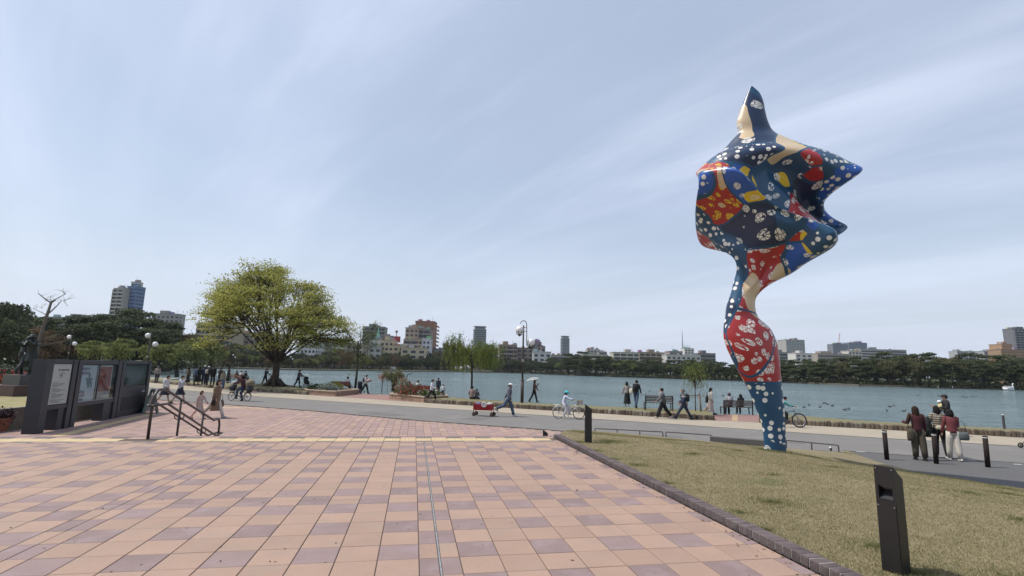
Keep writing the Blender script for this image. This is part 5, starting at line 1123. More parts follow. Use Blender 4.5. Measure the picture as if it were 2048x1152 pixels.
person(at(862, 805), wd, 'young man in white long sleeved shirt and black tights jogging past the planter', 1.66, (34, -22), (22, 55), (-28, 18), (55, 62), lean=5, top=(.64, .66, .74), bottom=(.012, .012, .015), shoe=(.6, .6, .62), slim=.92)
person(at(876, 792, .02)+Vector((0, .5, 0)), (.2, .95), 'person in dark clothes standing right behind the jogger', 1.5, (5, -5), (2, 4), (10, 10), (30, 30), top=(.03, .035, .05), hair='black')
person(at(886, 796, .02)+Vector((0, .4, 0)), (.25, .95), 'child in white shirt and cap seen from behind at end of planter', 1.05, (5, -5), (3, 3), (5, 5), (10, 10), top=(.68, .68, .7), bottom=(.04, .045, .06), hat=('cap', (.06, .08, .12)), sleeve=.6)
person(at(943, 798, GZ)+Vector((.0, -.1, 0)), (.4, .9), 'man in tan checked shirt sitting cross-legged under the young willow', 1.7, (80, 80), (110, 110), (20, 20), (50, 50), sit=.14, ab=16, top=(.30, .215, .19), bottom=(.02, .02, .022))
person(at(951, 798, GZ)+Vector((.05, -.1, 0)), (.5, .85), 'child in dark camouflage top sitting against man under the willow', 1.3, (80, 80), (110, 110), (20, 20), (50, 50), sit=.12, top=(.10, .09, .10), bottom=(.015, .015, .015), hat=('beanie', (.07, .08, .10)))
# wagon and man
wg = at(968, 833); e = empty('wagon', wg+Vector((0, .25, 0)), facing(wd), 'red folding wagon loaded with toys, pulled by the man in grey sweater', 'wagon'); wr_ = M('wagon_red', (.36, .012, .018), .75, var=.12, vs=6, bump=.3, bs=30); wf = M('wagon_frame', (.25, .01, .014), .4)
for s_ in (-1, 1):
    q = MB(); q.box((s_*.24, 0, .46), (.018, .92, .30)); q.build('side_panel', wr_, e)
    q = MB(); q.box((0, s_*.46, .46), (.46, .018, .30)); q.build('end_panel', wr_, e)
    q = MB(); q.bar((s_*.262, -.44, .32), (s_*.262, .44, .60), .018, .018); q.bar((s_*.264, -.44, .60), (s_*.264, .44, .32), .018, .018); q.build('cross_brace', wf, e)
    for y_ in (-.47, .47):
        q = MB(); q.tube([(s_*.255, y_, .18), (s_*.255, y_, .64)], .016, 6); q.build('corner_post', wf, e)
        q = MB(); q.torus((s_*.25, y_+.03, .105), .075, .028, n=18); q.build('wheel', tyre, e, True); q = MB(); q.tube([(s_*.22, y_+.03, .105), (s_*.28, y_+.03, .105)], .06, 12); q.build('hub', M('hub_brown', (.12, .06, .05), .6), e)
q = MB(); q.box((0, 0, .31), (.46, .9, .02)); q.build('floor_panel', wr_, e)
q = MB(); q.tube([(0, .48, .25), (0, .62, .32), (0, 1.22, .86)], .012, 6); q.tube([(-.06, 1.22, .87), (.06, 1.22, .87)], .016, 6); q.build('pull_handle', iron, e)
q = MB(); q.box((-.252, 0, .46), (.004, .14, .03)); q.build('badge', M('badge_pale', (.6, .5, .5), .6), e)
q = MB(); cx_, cy_, cz_ = -.29, .09, .60; q.torus((0, 0, 0), .115, .026, ax=(1, 0, 0), n=24)
for k in range(5): a = k*2*PI/5; q.bar((0, 0, 0), (0, cos(a)*.1, sin(a)*.1), .03, .03)
q.tube([(-.02, 0, 0), (.02, 0, 0)], .035, 10); o = q.build('toy_pinwheel', M('toy_white', (.72, .72, .70), .5)); o.location = wg+Vector((0, .25, 0))+Matrix.Rotation(facing(wd), 3, 'Z') @ Vector((.30, .09, .60)); o.rotation_euler = (0, 0, facing(wd)); tag(o, 'white five spoked toy wheel hung on the side of red wagon', 'toy wheel')
for i, (y_, c_, nm, lb) in enumerate(((.3, (.6, .6, .6), 'toy_pump', 'pale rounded toy at the front end of the red wagon'), (-.25, (.16, .14, .3), 'folded_blanket', 'folded violet blanket lying in the red wagon'), (.05, (.03, .03, .035), 'cool_bag', 'black cool bag lying in the middle of red wagon'))):
    q = MB(); q.ball((0, 0, 0), (.17, .16 if i else .11, .12), 12, 8); o = q.build(nm, cloth(c_), None, True); o.location = wg+Vector((0, .25, 0))+Matrix.Rotation(facing(wd), 3, 'Z') @ Vector((0, y_, .58)); tag(o, lb, nm.replace('_', ' '))
f = person(at(1017, 833), wd, 'man in grey sweater, blue jeans and white cap pulling the red wagon', 1.72, (18, -34), (2, 34), (-35, 6), (6, 14), lean=4, top=(.115, .115, .15), bottom=(.07, .11, .18), hat=('cap', (.75, .75, .75)), shoe=(.6, .6, .62), wide=1.12, hem=.08)
q = MB(); q.ball(f['hc']+f['fw']*.05-ZZ*.07, (.05, .04, .05), 10, 6); q.build('beard', HAIR['black'], f['e'], True)
# parasol woman
f = person(at(1068, 805, GZ), wd, 'woman in brown top walking on grass under a white parasol', 1.5, (16, -18), (3, 12), (15, 40), (30, 110), top=(.13, .075, .06), bottom=(.012, .012, .012), long=.2)
pp = wpt(f, f['hc']); e = empty('parasol', pp+Vector((0, 0, -.35)), facing(wd), 'white parasol tilted over the woman in brown by lamp post', 'parasol'); e.rotation_euler = (rad(-4), 0, facing(wd))
q = MB(); R_ = .44; ringsn = 7; vs_ = []
for k in range(ringsn+1):
    tt = k/ringsn*rad(62)
    for j in range(24): a = 2*PI*j/24; r_ = R_*sin(tt)/sin(rad(62))*(1-.05*(k == ringsn)*(1-abs(cos(a*4)))); vs_.append((cos(a)*r_, sin(a)*r_-.05-.15*(k/ringsn)*0, .34+.30*cos(tt)))
q.add(vs_, [(k*24+j, (k+1)*24+j, (k+1)*24+(j+1) % 24, k*24+(j+1) % 24) for k in range(ringsn) for j in range(24)]); o = q.build('canopy', M('parasol_white', (.78, .77, .75), .7, trans=.25), e, True); o.rotation_euler = (rad(16), 0, 0)
q = MB(); q.tube([(0, .0, -.25), (0, -.1, .64)], .01, 6); q.build('shaft', iron, e)
# couple on grass
f = person(at(1253, 813, GZ)+Vector((0, -.1, 0)), (.3, .95), 'woman in grey jacket and long black skirt seen from behind on the grass', 1.55, (5, -4), (2, 6), (4, -4), (8, 8), ab=16, top=(.33, .30, .28), bottom=(.010, .010, .012), kind='skirt_long', long=.14, hat=None, shoe=(.5, .45, .4))
f = person(at(1273, 816, GZ), (.75, .65), 'man in dark jacket and jeans with black backpack beside woman in grey', 1.72, (14, -16), (2, 12), (4, 18), (8, 10), top=(.02, .022, .035), bottom=(.06, .10, .17), hem=.08, tilt=20); backpack(f, (.012, .012, .015), 'black backpack on the man beside the long black skirt')
bag(f, f['P0']+Vector((-.3, -.1, .25)), (.24, .1, .3), (.62, .58, .48), 'cream tote bag between the couple on the grass', nm='tote_bag')
# two walking left
lw = -wd
f = person(at(1326, 837), lw, 'woman in boxy grey jacket with hair tied up walking left past empty bench', 1.66, (24, -26), (3, 14), (32, -18), (12, 14), ab=12, top=(.155, .155, .165), bottom=(.012, .012, .013), shoe=(.6, .52, .46), wide=1.3, bun=1, hem=.05, slim=1.12)
q = MB(); q.rings([(f['P0']+f['t']*.5, .10, .09, .1), (f['P0']+f['t']*.56, .09, .08, .1)], 12); q.tube([f['P0']+f['t']*.52+f['fw']*.1, f['P0']+f['t']*.4+f['fw']*.15, f['P0']+f['t']*.25+f['fw']*.14], [.03, .035, .03], 6); q.build('scarf', striped((.6, .58, .52), (.1, .1, .1), 18), f['e'], True)
bag(f, f['P0']+Vector((-.24, -.08, .22)), (.3, .12, .3), (.02, .02, .022), 'black shoulder bag of woman in boxy grey jacket')
tmx = bpy.data.materials.new('banded_sweater'); tmx.use_nodes = True; t_ = tmx.node_tree; x_ = t_.nodes.new('ShaderNodeTexCoord'); s_ = t_.nodes.new('ShaderNodeSeparateXYZ'); t_.links.new(x_.outputs['Object'], s_.inputs[0]); cr_ = t_.nodes.new('ShaderNodeValToRGB'); cr_.color_ramp.interpolation = 'CONSTANT'
for p9, c9 in ((.0, (.03, .035, .07)), (.585, (.5, .5, .5)), (.605, (.13, .13, .135)), (.665, (.012, .013, .03))):
    k9 = cr_.color_ramp.elements.new(p9); k9.color = (*c9, 1)
t_.links.new(MN('DIVIDE', s_.outputs[2], 2.0, nt=t_), cr_.inputs[0]); t_.links.new(cr_.outputs[0], t_.nodes['Principled BSDF'].inputs['Base Color']); t_.nodes['Principled BSDF'].inputs['Roughness'].default_value = .9
f = person(at(1369, 839), lw, 'man in navy sweater with grey chest band and backpack walking left', 1.70, (34, -24), (4, 6), (4, 4), (35, 40), ab=8, top=(.02, .02, .04), bottom=(.025, .035, .06), shoe=(.03, .03, .04), hair='grey', top_mat=tmx, slim=1.08, hem=.04); backpack(f, (.014, .015, .02), 'black backpack on the man with banded navy sweater')
f = person(at(1422, 829, .02), wd, 'woman in white blouse and long beige skirt walking by the young staked tree', 1.6, (16, -22), (3, 24), (10, 5), (5, 10), top=(.62, .58, .54), bottom=(.50, .42, .38), kind='skirt_long', long=.25, lean=3)
bag(f, f['P0']+Vector((-.22, -.15, .25)), (.42, .18, .42), (.012, .013, .02), 'large black shoulder bag of woman in beige skirt', strap=.2)
sitter(bB, -.38, (.15, .98), 'person in checked shirt on bench beside the sculpture', top=(.3, .3, .32), hat=('beanie', (.12, .11, .14)), H=1.68, top_mat=striped((.5, .5, .5), (.12, .12, .15), 14))
sitter(bB, .32, (.15, .98), 'person in black jacket on bench beside the sculpture', top=(.012, .012, .016), H=1.55, long=.15)
# three women, back view
bw = Vector((.45, .9, 0))
f = person(at(1841, 920), bw, 'woman with long brown hair, dark red top and wide olive trousers', 1.60, (3, -5), (2, 4), (18, 4), (75, 15), ab=13, top=(.065, .012, .016), bottom=(.075, .062, .042), hair='brown', long=.36, wide=1.3, shoe=(.02, .02, .02))
bag(f, f['P0']+Vector((-.2, -.05, .05)), (.22, .12, .36), (.07, .058, .04), 'olive drawstring bag at hip of long haired woman', strap=.5)
f = person(at(1884, 916), bw, 'woman with black bob in black and tan striped top, arm round her friend', 1.60, (6, -8), (3, 6), (6, 50), (10, 30), ab=14, top=(.3, .25, .2), bottom=(.012, .012, .014), long=.08, top_mat=striped((.32, .27, .21), (.03, .028, .03), 15), shoe=(.5, .5, .5))
bag(f, f['P0']+Vector((.02, -.15, .14)), (.34, .12, .13), (.52, .47, .36), 'cream waist bag on the back of striped top woman', strap=.35)
q = MB(); q.rings([((0, 0, -.35), .15, .10, .1), ((0, 0, -.1), .17, .13, .12), ((0, 0, .15), .13, .10, .1), ((0, 0, .28), .08, .06, .1)], 14); o = q.build('jacket', M('jacket_black', (.014, .018, .016), .45, bump=.8, bs=14), None, True); o.location = wpt(f, (-.34, -.05, .98)); tag(o, 'black padded jacket carried on arm between two of the women', 'jacket')
f = person(at(1911, 921), bw, 'woman in dusty red top and white trousers, black hair tied back, with shoulder bag', 1.54, (8, -6), (2, 6), (8, 16), (10, 60), ab=11, top=(.17, .04, .045), bottom=(.62, .57, .50), bun=-1, long=.06, wide=1.22, shoe=(.6, .58, .55))
bag(f, f['P0']+Vector((.24, -.05, .03)), (.32, .16, .24), (.10, .12, .12), 'grey green shoulder bag at the hip of dusty red top woman', strap=.34)
# man with child on shoulders beyond
f = person(at(1900, 872, 0), (-.75, .4), 'man in dark jacket carrying small child in his arms near far kerb', 1.78, (5, -5), (2, 3), (15, 20), (80, 80), top=(.02, .02, .025), bottom=(.03, .04, .08), hat=('cap', (.05, .05, .055)))
person(wpt(f, (.02, .22, .88)), (-.8, .4), 'small child in yellow top and white sun hat held by man in dark jacket', .95, (60, 60), (70, 70), (8, 8), (45, 45), sit=.2, top=(.70, .62, .30), bottom=(.04, .06, .16), hat=('bucket', (.78, .78, .80)))
# far right edge: front of a pram
pram(at(2079, 899, 0), lw, 'edge of a black pram entering beside the road on the far right', (.02, .02, .022))
# ================================================================ STATUE (two bronze figures on a stone base)
brz = M('bronze', (.022, .028, .027), .5, var=.35, vs=3, metal=.35, dirt=(.05, .07, .066), ds=1.5)
sp_ = atd(54, 25.5, .58); e = empty('statue', sp_, rad(-25), 'bronze statue of two figures leaning together on stepped stone base', 'statue')
for nm, w_, z0, z1, c_ in (('base_block', 2.1, 0, .5, (.07, .035, .028)), ('pedestal', 1.15, .5, .98, (.07, .07, .066))):
    q = MB(); q.box((0, 0, (z0+z1)/2), (w_, w_, z1-z0), 0, .985); q.build(nm, M('stone_'+nm, c_, .5, var=.15, vs=4), e)
def figure_part(name, off, rz, **k):
    f = person((0, 0, 0), (0, 1), 'x', mono=brz, **k); r = f['e']; mb = MB()
    for ch in list(r.children):
        kq = len(mb.v); mb.v += [tuple(v.co) for v in ch.data.vertices]; mb.f += [tuple(i+kq for i in p.vertices) for p in ch.data.polygons]; mb.m += [0]*len(ch.data.polygons); bpy.data.objects.remove(ch)
    bpy.data.objects.remove(r); o = mb.build(name, brz, e, True); o.location = off; o.rotation_euler = (0, 0, rz)
figure_part('figure', (.18, 0, .98), rad(200), H=2.0, legs=(10, -8), arms=(60, 40), elb=(60, 80), lean=8, coat=((.1, .1, .1), .35, 0), hat=('bucket', (.1, .1, .1)))
figure_part('figure', (-.2, -.12, .98), rad(20), H=1.95, legs=(14, -14), arms=(50, 70), elb=(60, 30), lean=12, long=.1)

# ================================================================ TREES
bark = M('bark', (.085, .065, .05), .95, var=.3, vs=6, bump=1, bs=14); bark_d = M('bark_dark', (.05, .04, .032), .95, var=.3, vs=6, bump=1, bs=14); bark_g = M('bark_grey', (.16, .14, .125), .95, var=.25, vs=6, bump=.8, bs=14)
def limb(mb, a, b, r0_, r1_, bow=.12, n=5, k=6):
    a, b = Vector(a), Vector(b); d = b-a; off = Vector((random.uniform(-1, 1), random.uniform(-1, 1), random.uniform(-.2, .8)))*d.length*bow; P = []
    for i in range(n+1): t = i/n; P.append(a.lerp(b, t)+off*sin(PI*t)*.6)
    mb.tube(P, [r0_+(r1_-r0_)*(i/n)**.8 for i in range(n+1)], k); return P
# --- the great spreading tree
tb = at(546, 774, GZ)+Vector((0, .4, .1)); e = empty('tree', tb, 0, 'great spreading tree with fresh yellow green leaves by the lake', 'tree')
tdep = tb.dot(fh); q = MB(); hF = hgt(546, 716, tdep)-tb.z
q.tube([(0, 0, -.3), (0, 0, .05), (.02, 0, .5), (.03, 0, 1.4), (.0, 0, hF*.8), (-.02, 0, hF)], [.52, .40, .33, .30, .31, .34], 14)
for i in range(7): a = i*.9+.3; q.tube([(cos(a)*.3, sin(a)*.3, .55), (cos(a)*.75, sin(a)*.7, .12), (cos(a)*1.25, sin(a)*1.1, -.12)], [.22, .16, .05], 6)
def crown_r(az, el):                                 # ellipsoid-ish dome, lopsided as in life
    lr = cos(az); return 6.0+.7*(lr < 0)*abs(lr)+.3*sin(az*3+1)
top_h = hgt(505, 527, tdep)-tb.z; F0 = Vector((0, 0, hF))
side = ofh
pts_leaf = []; twigs = []
L1 = []
for i in range(24):
    az = i*2*PI/24*5*1.0+random.uniform(-.2, .2); el = random.choice((18, 28, 40, 55, 68))+random.uniform(-5, 5) if i % 2 else random.uniform(8, 40)
    L1.append((az, rad(el)))
L1 += [(random.uniform(0, 2*PI), rad(74)), (PI*.9, rad(60)), (.3, rad(50)), (2.6, rad(66))]
def dome(az, el, k=1.0):                              # point on crown shell
    R_ = crown_r(az, el); zt = top_h-.45; z0_ = 2.75
    lr = cos(az)
    hh = (zt-.9*max(0, lr)**1.0*1.6)                  # lower towards the viewer's right
    k = k*(1+.16*mnoise.noise(Vector((cos(az)*2.2, sin(az)*2.2, el*2.4))))
    x = side*cos(az)*cos(el)*R_*k+fh*sin(az)*cos(el)*R_*k*.92; return Vector((x.x-side.x*1.0*sin(el), x.y-side.y*1.0*sin(el), z0_+hF*.42+(hh-z0_-hF*.42)*sin(el)*k))
for az, el in L1:
    m1 = dome(az, el, random.uniform(.42, .56)); twigs.append((m1, .4)); r1 = random.uniform(.08, .14); limb(q, F0+Vector((cos(az), sin(az), 0))*.15-ZZ*random.uniform(0, .5), m1, r1*1.1, r1*.5, .07, 6, 7)
    for j in range(4):
        az2, el2 = az+random.uniform(-.33, .33), min(1.5, max(-.05, el+random.uniform(-.28, .3))); m2 = dome(az2, el2, random.uniform(.68, .84)); twigs.append((m2, .7))
        limb(q, m1, m2, r1*.5, .05, .12, 4, 5)
        for k in range(5):
            az3, el3 = az2+random.uniform(-.2, .2), min(1.53, max(-.10, el2+random.uniform(-.18, .18))); m3 = dome(az3, el3, random.uniform(.90, 1.03))
            P = limb(q, m2, m3, .045, .012, .12, 3, 4); twigs.append((P[-1], 1.0)); 
            if k % 2 == 0: twigs.append((P[1], .6))
            for u in range(2):
                tip = m3+Vector((random.uniform(-.7, .7), random.uniform(-.7, .7), random.uniform(-.1, .45))); limb(q, P[2], tip, .015, .006, .1, 2, 3); twigs.append((tip, .7))
q.build('trunk', M('bark_zelkova', (.062, .048, .038), .95, var=.35, vs=5, bump=1, bs=12), e, True)
cl = []
for p, w_ in twigs:
    n = int(38*w_*random.uniform(.25, 1.5)); g_ = rng.normal(size=(n, 3))*[.44, .44, .11]; cl.append(g_+np.array(p)+[0, 0, .08])
cl = np.concatenate(cl); quads('crown', cl, rng.uniform(.065, .15, len(cl)), M('leaf_zelkova', (.40, .40, .10), .75, isl=.45, var=.2, vs=.6, trans=.45), flat=.35, parent=e)

# --- slender willows on the strip
def willow(pos, H, label, bare=False, spread=1.6, strands=70, lean=0, tx=.09, dens=1.0, stake=False, low=.35):
    e = empty('willow', pos, random.random()*0, label, 'tree'); q = MB(); top = Vector((lean, 0, H*.62))
    P = limb(q, (0, 0, -.1), top, tx, tx*.6, .03, 6, 8); L_ = []; lv = []
    nb_ = 9
    for i in range(nb_):
        a = i*2.4+random.random(); h = random.uniform(.42, .62); s0 = P[min(6, int(h/.62*6))]; el = random.uniform(.5, 1.25); ln = random.uniform(.28, .42)*H
        m_ = s0+(side*cos(a)*cos(el)*spread/1.6+fh*sin(a)*cos(el)+ZZ*sin(el))*ln*.9; limb(q, s0, m_, tx*.45, .02, .15, 4, 5)
        for j in range(4):
            t_ = m_+(side*random.uniform(-1, 1)+fh*random.uniform(-1, 1))*spread*.45+ZZ*random.uniform(-.1, .6); B_ = limb(q, m_.lerp(s0, random.random()*.5), t_, .02, .007, .2, 3, 4); L_ += B_[1:]
    for i in range(strands):
        s0 = random.choice(L_); dr = random.uniform(.5, 1.0)*min(s0.z-H*low, H*.42); 
        if dr < .15: continue
        end = s0+Vector((random.uniform(-.25, .25), random.uniform(-.25, .25), -dr)); 
        q.tube([s0, s0.lerp(end, .4)+Vector((random.uniform(-.1, .1), 0, .06)), end], [.006, .005, .003], 3, cap=False)
        k = int(26*dens*dr)+3; t_ = rng.random(k); base = np.array(s0)[None]*(1-t_)[:, None]+np.array(end)[None]*t_[:, None]; lv.append(base+rng.normal(size=(k, 3))*.05)
    q.build('trunk', bark_d, e, True)
    up_ = [np.array(s)+rng.normal(size=(int(22*dens)+1, 3))*[.22, .22, .14] for s in L_]
    lv = np.concatenate(lv+up_); quads('crown', lv, rng.uniform(.025, .05, len(lv)), M('leaf_willow', (.19, .235, .05), .75, isl=.4, trans=.35), droop=True, aspect=3.2, parent=e)
    if stake:
        w_ = M('stake_wood', (.28, .21, .15), .85, var=.2)
        for dx, dy in ((-.38, .1), (.38, .15), (.05, -.35)): s9 = MB(); s9.tube([(dx*1.3, dy*1.3, 0), (dx, dy, 1.0)], .035, 7); s9.build('stake', w_, e, True)
        s9 = MB(); s9.tube([(-.45, .1, .88), (.45, .15, .88)], .03, 7); s9.build('cross_stake', w_, e, True)
    return e
willow(at(942, 797, GZ), 5.1, 'young willow with drooping green strands behind the seated man and child', spread=2.2, strands=210, lean=-.1, dens=1.3)
willow(at(703, 784, .02)+Vector((.2, .6, 0)), 7.4, 'thin airy willow with few leaves growing behind shrub planter', spread=1.7, strands=110, dens=.22, low=.12, tx=.12)
willow(at(1391, 822, GZ), 3.1, 'young staked willow sapling between backpack man and woman in beige skirt', spread=.9, strands=26, dens=.35, stake=True, tx=.035, low=.18)

# --- pollarded bare tree on the far left
bt = atd(70, 44, .5); e = empty('bare_tree', bt, 0, 'leafless pollarded tree rising behind the bronze statue', 'tree'); q = MB()
X_ = lambda u, v: Vector(((u-70)/FPX*44*1.0, 0, hgt(u, v, 44)-.5)); S2 = lambda u, v, dy=0: side*(X_(u, v).x)+fh*dy+ZZ*X_(u, v).z
q.tube([(0, 0, -.2), S2(68, 690), S2(76, 632), S2(80, 606)], [.15, .14, .12, .09], 9)
for a, b, r in (((80, 606), (62, 588), .09), ((80, 606), (80, 600), .1), ((80, 604), (104, 587), .08), ((104, 587), (98, 580), .04), ((104, 588), (92, 580), .03), ((76, 630), (104, 602), .10), ((104, 602), (124, 598), .04), ((104, 602), (112, 612), .03), ((74, 630), (48, 618), .05), ((80, 604), (70, 592), .03), ((66, 596), (60, 602), .02), ((72, 680), (110, 668), .08), ((72, 692), (120, 680), .07), ((104, 602), (110, 596), .02), ((62, 618), (66, 611), .02)):
    P = limb(q, S2(*a), S2(*b, random.uniform(-.6, .6)), r*.7, r*.3, .08, 4, 5)
    for j in range(4): s_ = P[random.randint(1, 4)]; limb(q, s_, s_+Vector((random.uniform(-.5, .5), random.uniform(-.4, .4), random.uniform(0, .5))), .015, .005, .2, 3, 3)
q.build('trunk', bark_g, e, True)

# --- templates for trees of the far shore and the park
def crown_tree(kind, H, W, nl, seed):
    random.seed(seed); q = MB(); tr_h = {'pine': .42, 'broad': .3, 'willow': .35, 'small': .3}[kind]*H
    P = limb(q, (0, 0, -.3), (random.uniform(-.3, .3), random.uniform(-.3, .3), H*.8), W*.035+.06, .05, .05, 6, 6); cl = []; ncl = {'pine': 20, 'broad': 22, 'willow': 16, 'small': 10}[kind]
    for i in range(ncl):
        a = i*2.4; 
        if kind == 'pine': zf = random.uniform(.30, 1.0); rr = W*.5*(1.08-.75*max(0, zf-.45))*random.uniform(.35, .95); z_ = H*zf-.35; sz = (W*.19, W*.19, W*.055)
        elif kind == 'broad': zf = random.uniform(.28, .93); rr = W*.5*math.sqrt(max(.05, 1-((zf-.5)/.5)**2))*random.uniform(.3, .85); z_ = H*zf; sz = (W*.17, W*.17, W*.12)
        elif kind == 'willow': q9 = random.random()**.6; rr = W*.46*q9; zf = .52+.42*math.sqrt(1-q9*q9*.95)*random.uniform(.85, 1.05); z_ = H*zf; s9 = random.uniform(.09, .15); sz = (W*s9, W*s9, W*random.uniform(.06, .13))
        else: zf = random.uniform(.4, .92); rr = W*.4*random.uniform(.2, .9); z_ = H*zf; sz = (W*.18, W*.18, W*.14)
        c_ = Vector((cos(a)*rr, sin(a)*rr, z_)); limb(q, P[min(5, int(zf*.62*6))], c_-ZZ*.1, .06, .02, .1, 3, 4); n = int(nl/ncl); g_ = rng.normal(size=(n, 3)); g_ /= np.linalg.norm(g_, axis=1)[:, None]; g_ *= (rng.random(n)**.3)[:, None]
        if kind == 'willow': g_[:, 2] = -np.abs(g_[:, 2])*5.0*rng.random(n)+.5
        if kind == 'pine': g_ += rng.normal(size=(n, 3))*.12
        cl.append(g_*np.array(sz)*random.uniform(.8, 1.3)+np.array(c_))
    return q.mesh('trunk', bark_d if kind != 'broad' else bark), np.concatenate(cl)
LM = {'pine': M('leaf_pine', (.066, .084, .030), .85, isl=.55, objr=.22, trans=.15), 'broad': M('leaf_evergreen', (.062, .078, .027), .8, isl=.6, objr=.25, trans=.2), 'rust': M('leaf_rust', (.15, .095, .045), .8, isl=.5, objr=.2, trans=.25),
      'willow': M('leaf_willow_far', (.21, .235, .075), .8, isl=.45, objr=.15, trans=.3), 'small': M('leaf_fresh', (.17, .22, .06), .8, isl=.5, objr=.2, trans=.3), 'olive': M('leaf_olive', (.11, .105, .042), .8, isl=.5, objr=.2, trans=.2)}
TPL = {}
for k_, H_, W_, n_, num in (('pine', 10, 9, 4200, 4), ('broad', 10, 9, 4200, 4), ('rust', 10, 9, 3200, 2), ('willow', 7, 6.5, 4200, 3), ('small', 5, 4, 1400, 2), ('olive', 9, 8.5, 3500, 2)):
    for s_ in range(num):
        kk_ = {'rust': 'broad', 'olive': 'broad'}.get(k_, k_); tm_, c_ = crown_tree(kk_, H_, W_, n_, 31+s_*7+len(k_)); 
        cm_ = quads('crown', c_, rng.uniform(.22, .46, len(c_))*(.62 if k_ in ('willow', 'small') else 1), LM[k_], flat=.45 if k_ == 'pine' else 0, droop=(k_ == 'willow'), aspect=2.2 if k_ == 'willow' else 1.4, me_only=True); TPL.setdefault(k_, []).append((tm_, cm_, H_, W_))
random.seed(99); NT = [0]
SEEN = {}
MARK = [(-60, 'left of the statue'), (35, 'the red flower bed'), (75, 'the bare pollarded tree'), (130, 'the twin globe lamp beyond the boards'), (175, 'the middle notice board'), (235, 'the grey and blue tower'), (290, 'the lamp over the last board'), (330, 'the two schoolgirls'), (385, 'the lakeside crowd'), (440, 'the crown edge of the great tree'), (500, 'the left limbs of the great tree'), (560, 'the great trunk'), (610, 'the arched white building'), (665, 'the low cream building'), (705, 'the thin airy willow'), (745, 'the green spire'), (775, 'the sandy block'), (815, 'the beige apartment block'), (850, 'the brown slab tower'), (893, 'the small brown rooftop'), (935, 'the young willow'), (985, 'the dark glass terraces'), (1015, 'the beige brown apartments'), (1046, 'the tall street lamp'), (1085, 'the white house'), (1130, 'the slim distant tower'), (1165, 'the girl on the white bicycle'), (1200, 'the pinkish white block'), (1250, 'the couple on the grass'), (1300, 'the tan flat roofed block'), (1335, 'the woman in boxy grey jacket'), (1366, 'the needle tower'), (1395, 'the staked sapling'), (1425, 'the dark flat block'), (1470, 'the occupied bench'), (1520, 'the sculpture stem'), (1565, 'the boy on the mountain bike'), (1594, 'the grey office tower'), (1630, 'the white low block'), (1680, 'the construction crane'), (1720, 'the second dark glass block'), (1750, 'the grey slab block'), (1795, 'the last pale slab'), (1840, 'the long haired woman'), (1892, 'the small jetty'), (1930, 'the small far rooftops'), (1990, 'the low grey rooftop'), (2018, 'the swan boat'), (2050, 'the dark balconied tower'), (2120, 'the right picture edge')]
RANK = {7: 'by water', 18: 'in second rank', 32: 'in third rank', 50: 'in back rank'}
def uniq(base, px, off):
    m = min(MARK, key=lambda t: abs(t[0]-px))[1]; L_ = '%s %s near %s' % (base, RANK[off], m); n = SEEN.get(L_, 0); SEEN[L_] = n+1
    return L_ if n == 0 else L_.replace(' tree', ' tree', 1)+(', nearer' if n == 1 else ', farther' if n == 2 else ', rightmost')
def plant(k_, pos, H, W, label, group, nm='tree'):
    tm_, cm_, h_, w_ = random.choice(TPL[k_]); e = empty(nm, pos, random.uniform(0, 6.28), label, 'tree', group); e.scale = (W/w_, W/w_, H/h_)
    link('trunk', tm_, e); link('crown', cm_, e); NT[0] += 1
# shoreline depth and treetop row by picture column
SH = [(-60, 62), (0, 66), (120, 84), (200, 92), (300, 96), (345, 120), (400, 190), (449, 215), (620, 228), (740, 262), (840, 300), (960, 335), (1040, 330), (1080, 300), (1160, 262), (1226, 255), (1330, 236), (1420, 222), (1562, 198), (1640, 180), (1720, 165), (1839, 160), (2048, 156), (2120, 155)]
TP = [(-60, 608), (0, 616), (40, 620), (75, 630), (110, 645), (150, 628), (170, 620), (200, 628), (250, 622), (300, 630), (340, 650), (400, 672), (450, 684), (540, 706), (600, 706), (640, 703), (660, 697), (700, 700), (745, 707), (775, 704), (800, 703), (830, 708), (890, 702), (930, 696), (970, 706), (1010, 712), (1080, 716), (1150, 708), (1190, 706), (1230, 714), (1290, 718), (1350, 720), (1400, 716), (1450, 722), (1520, 722), (1570, 718), (1620, 714), (1700, 713), (1730, 706), (1790, 704), (1850, 705), (1880, 709), (1930, 706), (1990, 707), (2060, 709), (2130, 706)]
def itp(T_, x):
    for p, q_ in zip(T_[:-1], T_[1:]):
        if p[0] <= x <= q_[0]: return p[1]+(q_[1]-p[1])*(x-p[0])/(q_[0]-p[0])
    return T_[-1][1]
SHORT = {'pine': 'dark pine', 'broad': 'rounded evergreen', 'rust': 'rust tinted tree', 'olive': 'olive brown tree', 'willow': 'pale green willow', 'small': 'light green tree'}
ROWS = [(7, 1.0, .80), (18, 1.1, .93), (32, 1.5, 1.02), (50, 1.5, 1.02)]
